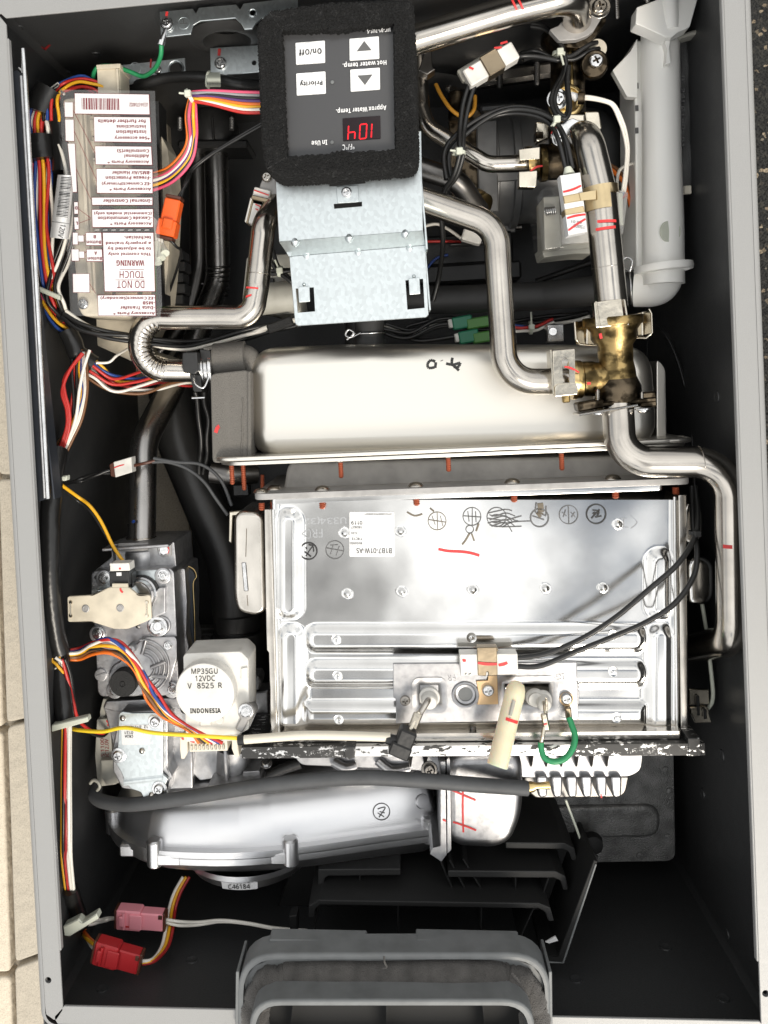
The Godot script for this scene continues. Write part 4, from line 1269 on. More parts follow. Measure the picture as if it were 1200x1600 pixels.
func controller() -> void:
	var z := 0.002
	var t := base("display_controller", "black foam framed controller with red 104 display and white buttons, upside down", "controller", p(530, 140, -0.02))
	var off := func(x: float) -> float: return x / 4.444 + 400.0
	var k := func(a: Array) -> Array:
		var r := []
		for i in range(0, a.size(), 2):
			r.append(a[i] / 4.444 + 400.0)
			r.append(a[i + 1] / 4.444)
		return r
	var outer: Array = k.call([8, 170, 90, 75, 500, 15, 1085, -5, 1105, 300, 1128, 1090, 1110, 1160, 600, 1205, 160, 1232, 70, 1160, 40, 950])
	var foam := MB.new()
	var hole := poly(z, k.call([172, 205, 505, 190, 508, 200, 640, 190, 642, 180, 962, 155, 975, 1042, 650, 1062, 640, 1052, 515, 1062, 508, 1075, 207, 1092]))
	foam.prism(poly(z, outer, 9.0, 4), z, 0.022, 0.003, 3, [hole])
	var fm := part(t, "foam_frame", foam, M.foam)
	fuzz(t, foam, M.foam, 16000, 0.0009)
	# mitred foam seams
	for s: Array in [[90, 85, 185, 215], [1085, 1165, 985, 1045], [80, 1170, 200, 1095]]:
		var q: Array = k.call(s)
		part(fm, "seam", MB.new().tube(pts([q[0], q[1], z - 0.0002, q[2], q[3], z - 0.0002]), 0.0005, 5), M.black_matte)
	var zf := -0.006
	var body := part(t, "face_panel", MB.new().prism(poly(zf, k.call([165, 215, 965, 150, 985, 1050, 200, 1100]), 2.0, 3), zf, 0.012, 0.0006, 2), M.panel_face)
	part(body, "edge_trim", MB.new().tube(pts(tri(k.call([175, 232, 185, 226, 958, 162, 974, 1040, 650, 1062]), zf + 0.0003)), 0.0003, 5), M.grey_plastic)
	var zb := zf + 0.0010
	var names := ["On/Off", "", "", "Priority"]
	var quads := [[273, 296, 478, 280, 480, 434, 277, 448], [648, 268, 853, 250, 857, 406, 650, 420], [654, 482, 860, 468, 862, 620, 657, 635], [278, 509, 482, 494, 485, 648, 282, 662]]
	for i in 4:
		var b := part(t, "button", MB.new().prism(poly(zb, k.call(quads[i]), 1.6, 3), zb, 0.0008, 0.0003, 2), M.button)
		var q: Array = k.call(quads[i])
		var c := Vector2((q[0] + q[2] + q[4] + q[6]) * 0.25, (q[1] + q[3] + q[5] + q[7]) * 0.25)
		part(b, "raised_disc", MB.new().lathe(p(c.x, c.y, zb), Vector3(0, 0, 1), [[0.0064, -0.0001], [0.0062, 0.0005], [0.0055, 0.0008], [0.0, 0.0010]], 28, false), M.button)
		if names[i]:
			text(b, names[i], zb + 0.0011, off.call([456, 0, 0, 462][i]), [355, 0, 0, 570][i] / 4.444, off.call([298, 0, 0, 305][i]), [366, 0, 0, 580][i] / 4.444, [9.0, 0, 0, 9.5][i], M.ink, false, true)
		else:
			var tr: Array = [[752, 290, 700, 362, 804, 354], [757, 596, 705, 530, 809, 522]][i - 1]
			part(b, "arrow", MB.new().prism(poly(zb, k.call(tr)), zb + 0.0012, 0.0001), M.ink_soft)
	var zt := zf + 0.0009
	var wr := func(s: String, a: Array, h: float) -> void:
		var q: Array = k.call(a)
		text(t, s, zt, q[0], q[1], q[2], q[3], h, M.white_print, false, true)
	wr.call("MC-91-2US-S", [934, 205, 772, 218], 6.2)
	wr.call("Hot water temp.", [906, 428, 602, 452], 9.5)
	wr.call("Approx Water Temp.", [905, 742, 556, 770], 9.5)
	wr.call("In Use", [494, 988, 386, 996], 7.6)
	wr.call("°F/°C", [684, 1017, 600, 1024], 8.6)
	for d: Array in [[530, 570], [528, 988]]:
		var q: Array = k.call(d)
		part(t, "indicator_lamp", MB.new().lathe(p(q[0], q[1], zf + 0.0006), Vector3(0, 0, 1), [[0.0012, 0.0], [0.001, 0.0003], [0, 0.0004]], 14, false), M.grey_plastic)
	var dp := part(t, "display", MB.new().prism(poly(zf, k.call([602, 825, 863, 806, 866, 964, 606, 982]), 1.0, 2), zf + 0.0007, 0.0006, 0.0001), M.display)
	# seven-segment 1 0 4, upside down: segments a..g about each digit's centre
	var segs := {"1": "bc", "0": "abcdef", "4": "bcfg"}
	var at := [["1", 826, 904], ["0", 744, 912], ["4", 664, 918]]
	for e: Array in at:
		var q: Array = k.call([e[1], e[2]])
		var c := p(q[0], q[1], zf + 0.0009)
		var lean := Basis(Vector3(0, 0, 1), PI + deg_to_rad(2.5))
		var mb := MB.new()
		var w := 0.0021
		var h := 0.0022
		for s in segs[e[0]]:
			var a := Vector2.ZERO
			var b := Vector2.ZERO
			match s:
				"a": a = Vector2(-w, 2 * h); b = Vector2(w, 2 * h)
				"b": a = Vector2(w, 2 * h); b = Vector2(w, 0)
				"c": a = Vector2(w, 0); b = Vector2(w, -2 * h)
				"d": a = Vector2(-w, -2 * h); b = Vector2(w, -2 * h)
				"e": a = Vector2(-w, 0); b = Vector2(-w, -2 * h)
				"f": a = Vector2(-w, 2 * h); b = Vector2(-w, 0)
				"g": a = Vector2(-w, 0); b = Vector2(w, 0)
			var dir := (b - a).normalized()
			var sd := Vector2(-dir.y, dir.x) * 0.0004
			a += dir * 0.0004
			b -= dir * 0.0004
			var o := PackedVector2Array([a - dir * 0.0003, a + sd, b + sd, b + dir * 0.0003, b - sd, a - sd])
			var o2 := PackedVector2Array()
			for v in o:
				var r := lean * Vector3(v.x + v.y * 0.14, v.y, 0)
				o2.append(Vector2(c.x + r.x, c.y + r.y))
			mb.prism(o2, c.z, 0.0001)
		part(dp, "digit", mb, M.digit)
	# folded bracket that carries it
	t = base("display_bracket", "folded galvanised steel bracket with square windows below the black controller", "bracket", p(550, 390, -0.05))
	z = -0.022
	var z2 := -0.034
	var f := func(a: Array) -> Array:
		var r := []
		for i in range(0, a.size(), 2):
			r.append(a[i] / 2.857 + 380.0)
			r.append(a[i + 1] / 2.857 + 250.0)
		return r
	part(t, "upper_plate", MB.new().prism(poly(z, f.call([135, -60, 795, -130, 803, 316, 160, 365])), z, 0.0014, 0.0003, 1, [poly(z, f.call([384, 76, 545, 62, 546, 104, 420, 116, 384, 118])), poly(z, f.call([404, 196, 530, 186, 531, 207, 406, 218]))]), M.galv)
	var A: Array = f.call([160, 365, 803, 316])
	var B: Array = f.call([176, 426, 806, 378])
	var st := MB.new()
	for d in 2:
		var dz := -0.0014 * d
		st.q(p(A[0], A[1], z + dz), p(A[2], A[3], z + dz), p(f.call([812, 380])[0], f.call([812, 380])[1], z2 + dz), p(f.call([205, 430])[0], f.call([205, 430])[1], z2 + dz), Vector3(0, -0.3, 1 if d == 0 else -1))
	part(t, "sloped_step", st, M.galv)
	part(t, "lower_plate", MB.new().prism(poly(z2, f.call([205, 430, 812, 380, 828, 690, 815, 702, 246, 740, 231, 728])), z2, 0.0014, 0.0003, 1, [poly(z2, f.call([234, 574, 315, 568, 321, 676, 243, 682])), poly(z2, f.call([724, 537, 803, 530, 810, 660, 733, 668]))]), M.galv)
	for e: Array in [[[245, 566, 296, 562, 299, 632, 249, 637]], [[738, 528, 787, 524, 791, 598, 742, 602]]]:
		part(t, "tab", MB.new().prism(poly(z2 + 0.002, f.call(e[0]), 1.5, 2), z2 + 0.0026, 0.0014, 0.0005, 2), M.galv)
	for e: Array in [[[272, 556], 0.0015], [[762, 520], 0.0015]]:
		var q: Array = f.call(e[0])
		part(t, "tab_crease", MB.new().lathe(p(q[0], q[1], z2 - 0.0004), Vector3(0, 0, 1), [[0.0016, 0], [0.0009, 0.0012], [0, 0.0016]], 10, false), M.galv)
	# pressed stiffening darts along both folds
	for e: Array in [[232, 352], [473, 334], [723, 314], [284, 418], [513, 402], [742, 384]]:
		var q: Array = f.call(e)
		var zz: float = (z if e[1] < 360 else z2)
		part(t, "stiffening_dart", MB.new().lathe(p(q[0], q[1] - 6, zz - 0.002), p(q[0], q[1] + 10, zz - 0.002) - p(q[0], q[1] - 6, zz - 0.002), [[0.0006, 0], [0.0026, 0.003], [0.0032, 0.0045], [0.0022, 0.0065], [0.0004, 0.008]], 12), M.galv)
	part(t, "screw_tab", MB.new().prism(poly(z + 0.003, f.call([414, 114, 512, 108, 516, 186, 420, 192]), 2.0, 2), z + 0.0016, 0.0014, 0.0004, 2), M.galv)
	screw(t, p(541.5, 301, z + 0.0018), 0.0034, M.bright, "pan", Vector3(0, 0, 1), 0.3)
	part(t, "side_flange", MB.new().box(p(658.5, 300, z - 0.011), Vector3(0.0013, 0.078, 0.021), 0.0002, rz(2.2)), M.galv)
	part(t, "side_flange", MB.new().box(p(667, 437, z2 - 0.009), Vector3(0.0013, 0.042, 0.016), 0.0002, rz(2.2)), M.galv)
	part(t, "gusset", MB.new().prism(poly(z2 + 0.003, f.call([163, 368, 214, 362, 214, 428, 204, 430])), z2 + 0.003, 0.0012), M.galv)

func tri(a: Array, z: float) -> Array:     # x, y pairs to x, y, z triples
	var r := []
	for i in range(0, a.size(), 2):
		r.append_array([a[i], a[i + 1], z])
	return r

func wrinkles(c: PackedVector3Array, r: float, from: float, to: float, amp: float, inner: Vector3, m: MB, sides := 24, waves := 12.0) -> MB:
	# a pipe whose inner bend is wrinkled: rings pushed out on the side facing «inner»
	var rings := []
	var up := Vector3.ZERO
	var n := c.size()
	for i in n:
		var d := (c[mini(i + 1, n - 1)] - c[maxi(i - 1, 0)]).normalized()
		if up == Vector3.ZERO:
			up = d.cross(Vector3(0, 0, 1)).normalized()
		up = (up - d * up.dot(d)).normalized()
		var w := d.cross(up)
		var t := float(i) / n
		var ring := PackedVector3Array()
		var toin := (inner - c[i])
		toin = (toin - d * toin.dot(d)).normalized()
		for j in sides:
			var a := TAU * j / sides
			var q := up * cos(a) + w * sin(a)
			var k := 0.0
			if t > from and t < to:
				k = amp * sin((t - from) / (to - from) * TAU * waves) * pow(maxf(0.0, q.dot(toin) * 0.8 + 0.2), 1.5) * smoothstep(from, from + 0.05, t) * (1.0 - smoothstep(to - 0.05, to, t))
			ring.append(c[i] + q * (r + k))
		rings.append(ring)
	m.ang = 70.0
	return m.loft(rings)

func dense(a: PackedVector3Array, k: int) -> PackedVector3Array:
	var r := PackedVector3Array()
	for i in a.size() - 1:
		for j in k:
			r.append(a[i].lerp(a[i + 1], float(j) / k))
	r.append(a[a.size() - 1])
	return r

func back_pipes() -> void:
	# two dark pipes at the back left
	var t := base("gas_pipe", "dark steel gas pipe running down the back left into the gas valve", "pipe", p(265, 600, -0.15))
	var c := bend(pts([337, 215, -0.21, 341, 440, -0.21, 300, 545, -0.18, 224, 690, -0.125, 221, 858, -0.105]), 0.05, 14)
	part(t, "tube", MB.new().tube(c, 0.0108, 24), M.steel_mid)
	part(t, "collar", MB.new().lathe(p(221, 846, -0.107), Vector3(0, -1, 0), [[0.0108, -0.004], [0.0118, -0.003], [0.0122, 0.0], [0.0122, 0.004]], 24), M.steel)
	for k in 7:
		var q := p(341.5 - k * 0.4, 418 + k * 7.5, -0.2095)
		part(t, "bend_wrinkle", MB.new().tube(curve(PackedVector3Array([q + Vector3(-0.0105, 0, 0.003), q + Vector3(-0.004, -0.0015, 0.0107), q + Vector3(0.004, -0.0015, 0.0107), q + Vector3(0.0105, 0, 0.003)]), 4), 0.0011, 6), M.steel_dark)
	part(t, "pen_dot", MB.new().lathe(p(208, 815, -0.095), Vector3(-0.4, 0, 1), [[0.0013, -0.001], [0.0012, 0.0002], [0, 0.0004]], 10, false), M.w_blue)
	t = base("return_pipe", "thinner dark pipe beside the gas pipe with a wrinkled lower bend", "pipe", p(305, 400, -0.2))
	part(t, "tube", MB.new().tube(bend(pts([308, 215, -0.215, 311, 415, -0.215, 292, 500, -0.20, 240, 560, -0.2]), 0.05, 12), 0.0078, 20), M.steel_dark)
	for k in 5:
		var q := p(310 - k * 3.2, 440 + k * 8, -0.207)
		part(t, "bend_wrinkle", MB.new().tube(PackedVector3Array([q + Vector3(-0.0066, 0.001, -0.002), q + Vector3(0, -0.001, 0.0012), q + Vector3(0.0066, -0.003, -0.002)]), 0.0010, 6), M.steel_dark)
	# fitting at the top of the pipes
	t = base("pipe_union", "dark cast union with three studs on top of the two back pipes", "fitting", p(345, 195, -0.22))
	part(t, "body", MB.new().lathe(p(333, 238, -0.215), Vector3(0, 1, 0), [[0.019, 0.0], [0.023, 0.006], [0.024, 0.02], [0.021, 0.03], [0.016, 0.035], [0.016, 0.06]], 24), M.duct_black)
	part(t, "flange", MB.new().box(p(340, 234, -0.21), Vector3(0.062, 0.007, 0.04), 0.002, rz(-4)), M.duct_black)
	for x: float in [281.0, 315.0, 362.0]:
		stud(t, p(x, 203, -0.2), p(x, 182, -0.2), 0.0022, M.pump_grey)
	part(t, "rib", MB.new().box(p(333, 200, -0.192), Vector3(0.002, 0.02, 0.004), 0.0005), M.duct_black)
	# black rubber duct behind the left side of the burner
	t = base("rubber_duct", "wide black rubber duct curving down behind the left of the burner", "duct", p(330, 840, -0.17))
	part(t, "hose", MB.new().tube(bend(pts([262, 590, -0.19, 278, 690, -0.185, 358, 880, -0.175, 372, 1010, -0.17]), 0.12, 16), 0.0185, 28), M.duct_black)
	part(t, "cuff", MB.new().lathe(p(372, 958, -0.172), Vector3(0, -1, 0), [[0.0185, -0.001], [0.0205, 0.0], [0.0208, 0.004], [0.0205, 0.012], [0.0195, 0.013]], 28), M.black)
	part(t, "lower_socket", MB.new().lathe(p(374, 985, -0.172), Vector3(0, -1, 0), [[0.0225, 0.0], [0.0235, 0.002], [0.0225, 0.04], [0.020, 0.07]], 28), M.black)
	solo("wall_bracket", "dark angle bracket on the back panel right of the gas valve", "bracket", MB.new().box(p(320, 1003, -0.255), Vector3(0.06, 0.03, 0.014), 0.001).box(p(320, 985, -0.25), Vector3(0.06, 0.002, 0.03), 0.0005), M.coated)
	# big black hose across the middle, with spring clip
	t = base("drain_hose", "fat black rubber hose running level behind the bracket to the elbow", "hose", p(800, 465, -0.15))
	part(t, "hose", MB.new().tube(bend(pts([560, 545, -0.16, 562, 470, -0.16, 720, 468, -0.155, 850, 462, -0.145, 1002, 448, -0.112]), 0.02, 10), 0.0112, 22), M.rubber)
	part(t, "cuff", MB.new().tube(pts([975, 450, -0.115, 1001, 448, -0.112]), 0.0118, 22), M.black)
	part(t, "spring_clip", MB.new().tube(ringpts(p(984, 450, -0.114), Vector3(1, 0.02, 0.2), 0.0125, 20), 0.0008, 6).tube(curve(pts([983, 424, -0.105, 972, 414, -0.1, 978, 402, -0.1, 988, 408, -0.098, 984, 424, -0.1]), 6), 0.0009, 6), M.bright)
	solo("small_hose", "short black hose with a wire spring clip under the bracket", "hose", MB.new().tube(pts([577, 548, -0.11, 577, 490, -0.11]), 0.0108, 22).tube(pts([577, 530, -0.11, 577, 548, -0.11]), 0.0122, 22), M.rubber)
	solo("spring_clip", "bright looped wire spring clip on the short hose under the bracket", "clip", MB.new().tube(ringpts(p(577, 521, -0.11), Vector3(0, 1, 0.05), 0.0122, 22), 0.0007, 6).tube(curve(pts([563, 520, -0.100, 548, 527, -0.097, 540, 523, -0.097, 545, 515, -0.097, 553, 521, -0.097, 542, 531, -0.098]), 6), 0.0009, 6), M.bright)
	# cream valve block behind the bracket's left foot
	t = base("drain_valve", "off-white plastic drain valve behind the bracket's lower left corner", "valve", p(430, 455, -0.13))
	part(t, "body", MB.new().prism(poly(-0.115, [385, 402, 398, 398, 462, 396, 470, 488, 430, 492, 420, 486, 405, 486, 378, 470], 4.0, 3), -0.115, 0.05, 0.004, 3), M.grey_cream)
	part(t, "barrel", MB.new().cyl(p(390, 470, -0.112), p(466, 462, -0.112), 0.012, 0.002, 20), M.grey_cream)
	part(t, "window", MB.new().prism(rect(-0.111, 417, 434, 427, 462), -0.1125, 0.004, 0.0005), M.black)
	bundle(t, [418, 380, -0.095, 425, 405, -0.095, 438, 424, -0.095, 455, 440, -0.095, 462, 450, -0.1], ["w_black", "w_black"], 0.0016, 0.003, 0.3)
	bundle(t, [418, 426, -0.095, 438, 424, -0.094, 470, 420, -0.1], ["w_black", "w_black"], 0.0016, 0.002, 0.3)
	tie(t, p(438, 424, -0.094), Vector3(1, -0.3, 0), 0.0042, M.natural, Vector3(-0.003, 0.008, 0))

func ringpts(c: Vector3, ax: Vector3, r: float, k: int) -> PackedVector3Array:
	var b := aim(ax)
	var o := PackedVector3Array()
	for i in k + 1:
		o.append(c + b.x * cos(TAU * i / k) * r + b.y * sin(TAU * i / k) * r)
	return o

func pump_area() -> void:
	# pump: dark motor with segments, brass coloured mounting plate
	var t := base("circulation_pump", "dark cylindrical pump lying level behind the top right pipes", "pump", p(850, 265, -0.2))
	var c := p(752, 268, -0.20)
	part(t, "motor", MB.new().lathe(c, Vector3(1, 0, 0), [[0.047, 0.0], [0.049, 0.001], [0.049, 0.009], [0.0465, 0.010], [0.0465, 0.021], [0.049, 0.022], [0.049, 0.027], [0.0455, 0.028], [0.0445, 0.085], [0.043, 0.095], [0.037, 0.105], [0.026, 0.110], [0.0, 0.112]], 40), M.pump_grey)
	for k in 4:
		var a := 0.3 + TAU * k / 4.0
		part(t, "lug", MB.new().box(c + Vector3(0.014, cos(a) * 0.046, sin(a) * 0.046), Vector3(0.028, 0.012, 0.012), 0.001, Basis(Vector3(1, 0, 0), a)), M.pump_grey)
		part(t, "bolt", MB.new().cyl(c + Vector3(0.026, cos(a) * 0.048, sin(a) * 0.048), c + Vector3(0.034, cos(a) * 0.048, sin(a) * 0.048), 0.003, 0.0006, 12), M.steel_dark)
	part(t, "mounting_plate", MB.new().prism(poly(-0.155, [701, 168, 742, 165, 752, 176, 755, 318, 748, 334, 706, 330, 703, 250], 2.0, 2), -0.155, 0.004, 0.0006), M.brass_dark)
	part(t, "spring", MB.new().cyl(p(712, 144, -0.15), p(712, 190, -0.15), 0.006, 0.001, 14), M.brass_dark)
	part(t, "gear_ring", MB.new().prism(poly(-0.152, [744, 190, 776, 188, 779, 330, 748, 332], 2.0, 2), -0.150, 0.02, 0.001), M.pump_grey)
	wire(t, [681, 132, -0.14, 690, 150, -0.135, 706, 172, -0.13, 726, 183, -0.13, 740, 172, -0.13, 742, 150, -0.135], 0.0016, M.w_ochre)
	# outlet ring and pipe in front of it
	part(t, "outlet_ring", MB.new().lathe(p(744, 322, -0.135), Vector3(0.6, -0.6, 0.5), [[0.0125, -0.004], [0.0125, 0.0], [0.011, 0.001], [0.011, 0.002], [0.0125, 0.003], [0.0125, 0.005], [0.009, 0.006]], 22), M.brass_bright)
	pipe("pump_pipe", "dull short pipe curving from behind the bracket to a brass ring", "pipe", [640, 258, -0.11, 715, 282, -0.11, 748, 330, -0.13], 0.0082, 0.02, M.steel_dark)
	pipe("bypass_pipe", "thin bright pipe stepping down right of the controller to a clipped joint", "pipe", [655, 90, -0.10, 658, 170, -0.095, 668, 200, -0.09, 762, 257, -0.085, 832, 255, -0.085], 0.0060, 0.016, M.steel)
	# steel rail and frame pieces at the back
	solo("back_rail", "bright steel rail crossing the back of the cabinet behind the pump", "rail", MB.new().box(p(800, 119, -0.19), Vector3(0.11, 0.013, 0.012), 0.003, rz(3)), M.steel)
	var sp := base("rail_studs", "two dark threaded studs through the steel rail behind the valve", "stud", p(800, 119, -0.18))
	stud(sp, p(781, 112, -0.178), p(781, 138, -0.172), 0.0025, M.steel_dark)
	stud(sp, p(839, 100, -0.178), p(839, 134, -0.172), 0.0025, M.steel_dark)
	solo("back_angle", "grey steel angle above the rail, under the top pipe", "bracket", MB.new().box(p(735, 77, -0.2), Vector3(0.09, 0.006, 0.008), 0.001, rz(3)), M.steel_dark)
	solo("end_frame", "curved black rubber sheet behind the thin pipe, right of the controller", "panel", MB.new().sheet(12, 4, func(u, v): return p(655 + 90 * u, 112 + 14 * u * u + 18 * v, -0.16 - 0.02 * v), Vector3(0, 0, 1)), M.rubber)
	# bracket stub near the controller
	solo("pipe_bracket", "narrow bent steel bracket beside the controller under the top pipe", "bracket", MB.new().prism(poly(-0.08, [664, 78, 674, 76, 676, 104, 680, 108, 668, 116, 654, 110]), -0.08, 0.012, 0.0006), M.steel_dark)
	# white in-line fuse in a brown clip, tilted
	t = base("inline_fuse", "tilted white ceramic fuse in a brown clip right of the controller", "fuse", p(765, 105, -0.07))
	var d := (p(800, 85, 0) - p(733, 125, 0)).normalized()
	var b := Basis(d, Vector3(-d.y, d.x, 0), Vector3(0, 0, 1))
	c = p(766, 104, -0.060)
	part(t, "body", MB.new().box(c, Vector3(0.037, 0.0125, 0.011), 0.0009, b), M.white)
	part(t, "rear_block", MB.new().box(c + b * Vector3(-0.002, 0.006, -0.006), Vector3(0.035, 0.009, 0.006), 0.0008, b), M.grey_cream)
	part(t, "clip", MB.new().box(c + b * Vector3(0.001, 0, 0.0012), Vector3(0.0125, 0.0145, 0.0118), 0.0006, b), M.clip_brown)
	for e: Array in [[733, 105, 740, 108], [772, 75, 784, 74], [782, 68, 793, 65]]:
		stroke(t, -0.0535, e, 3.5, M.red_pen)
	bundle(t, [738, 132, -0.062, 728, 165, -0.062, 722, 200, -0.06, 721, 226, -0.055, 722, 242, -0.055, 712, 275, -0.062, 696, 298, -0.07, 690, 330, -0.08, 692, 380, -0.1, 686, 430, -0.13, 676, 470, -0.14], ["w_black", "w_black"], 0.0017, 0.0022, 0.3, 0.8)
	tie(t, p(717, 239, -0.054), Vector3(0.1, 1, 0), 0.0045, M.natural, Vector3(-0.006, 0.001, 0))
	bundle(t, [700, 280, -0.066, 698, 240, -0.066, 718, 212, -0.065, 760, 183, -0.066, 800, 171, -0.066, 838, 176, -0.062, 866, 193, -0.058, 881, 220, -0.05, 889, 265, -0.05], ["w_black", "w_black", "w_black"], 0.0016, 0.0026, 0.4, 0.8)
	wire(t, [800, 92, -0.062, 815, 88, -0.065, 838, 88, -0.065, 870, 94, -0.064], 0.0017, M.black_wire)
	# white connector pieces left behind the controller
	t = base("ceramic_clip", "white ceramic sensor block with red stripes left of the bracket", "sensor", p(405, 310, -0.08))
	part(t, "bracket", MB.new().prism(poly(-0.072, [408, 284, 416, 272, 430, 276, 434, 312, 402, 304], 3.0, 3), -0.072, 0.003, 0.0008), M.flange_grey)
	screw(t, p(417, 277, -0.0715), 0.0036, M.steel, "pan")
	var bb := rz(-17)
	part(t, "block", MB.new().box(p(409, 310, -0.074), Vector3(0.012, 0.012, 0.01), 0.0006, bb).box(p(399, 332, -0.074), Vector3(0.010, 0.018, 0.01), 0.0006, bb), M.white)
	part(t, "clip", MB.new().box(p(407, 312, -0.069), Vector3(0.0125, 0.003, 0.006), 0.0005, bb), M.clip_brown)
	part(t, "clip", MB.new().box(p(392, 333, -0.073), Vector3(0.0016, 0.017, 0.009), 0.0004, bb), M.clip_brown)
	for e: Array in [[397, 297, 420, 305], [399, 319, 410, 324], [399, 326, 408, 330]]:
		stroke(t, -0.0680, e, 2.0, M.red_pen)
	# dark box and wires visible behind the middle pipe
	t = base("ignition_box", "black box with labels behind the middle pipe, above the black hose", "box", p(735, 395, -0.22))
	part(t, "case", MB.new().box(p(730, 393, -0.22), Vector3(0.075, 0.026, 0.03), 0.002), M.black)
	part(t, "lid", MB.new().box(p(745, 383, -0.203), Vector3(0.045, 0.0012, 0.02), 0.0003), M.steel_dark)
	part(t, "case_foot", MB.new().box(p(720, 430, -0.22), Vector3(0.1, 0.016, 0.03), 0.002), M.black)
	wire(t, [650, 378, -0.2, 690, 377, -0.2, 720, 378, -0.205], 0.0012, M.w_red)
	wire(t, [650, 358, -0.19, 680, 350, -0.19, 700, 358, -0.195, 720, 372, -0.2], 0.0014, M.w_white)
	wire(t, [660, 430, -0.2, 680, 405, -0.2, 700, 398, -0.2], 0.0012, M.w_blue)
	part(t, "white_block", MB.new().box(p(738, 368, -0.16), Vector3(0.016, 0.012, 0.012), 0.001, rz(-20)), M.white)
	bundle(t, [838, 440, -0.18, 880, 425, -0.18, 930, 408, -0.17], ["w_black"], 0.0024, 0.0)
	# green plugs on the lead behind the tank
	for k in 2:
		t = base("green_plug", ["green wire plug behind the middle pipe, the upper of two", "green wire plug just above the tank's top edge, the lower of two"][k], "connector", p(735, 505 + 22 * k, -0.17), "green plugs above the tank")
		var y := 504.0 + 22 * k
		var x := 722.0 + 10 * k
		part(t, "housing", MB.new().box(p(x, y, -0.16), Vector3(0.016, 0.010, 0.01), 0.001, rz(8)), M.c_green)
		part(t, "socket", MB.new().box(p(x + 28, y, -0.16), Vector3(0.022, 0.0085, 0.011), 0.001, rz(6)), M.c_lime)
		part(t, "tip", MB.new().box(p(x - 18, y + 2, -0.16), Vector3(0.004, 0.007, 0.008), 0.0006, rz(8)), M.white)
	t = base("rear_wiring", "black wires with white, red and blue strands running above the tank", "wiring", p(800, 500, -0.17))
	bundle(t, [600, 512, -0.15, 640, 522, -0.155, 690, 505, -0.16, 760, 510, -0.165, 800, 508, -0.165, 870, 500, -0.165, 920, 492, -0.15], ["w_black", "w_black", "w_black", "w_white", "w_black"], 0.0015, 0.004, 0.6)
	bundle(t, [795, 510, -0.162, 815, 514, -0.16, 838, 512, -0.16, 865, 502, -0.16], ["w_white", "w_red", "w_blue", "w_black"], 0.0013, 0.003, 0.2)
	bundle(t, [670, 505, -0.16, 640, 512, -0.16, 636, 525, -0.16, 660, 532, -0.16, 720, 525, -0.16], ["w_black", "w_black"], 0.0015, 0.003, 0.3)
	tie(t, p(829, 512, -0.158), Vector3(1, 0, 0), 0.0055, M.natural, Vector3(0, 0.012, 0))
	bundle(t, [462, 504, -0.11, 420, 515, -0.11, 360, 534, -0.115, 320, 545, -0.12], ["w_white", "w_black"], 0.002, 0.0022, 0.3)
	part(t, "plug", MB.new().box(p(438, 508, -0.106), Vector3(0.02, 0.007, 0.007), 0.001, rz(17)), M.black_matte)
	solo("steel_block", "small bright steel block with a black plug above the tank's top edge", "bracket", MB.new().box(p(866, 521, -0.15), Vector3(0.013, 0.014, 0.012), 0.0008).cyl(p(864, 518, -0.144), p(864, 518, -0.142), 0.0035, 0.0005, 14), M.bright)
	bundle(base("side_leads", "thin black leads curving down the right side behind the tee", "wiring", p(1080, 640, -0.13)), [1015, 500, -0.12, 1040, 520, -0.13, 1062, 570, -0.135, 1076, 630, -0.135, 1082, 700, -0.12, 1085, 780, -0.10], ["w_black", "w_black"], 0.0012, 0.001, 0.3)

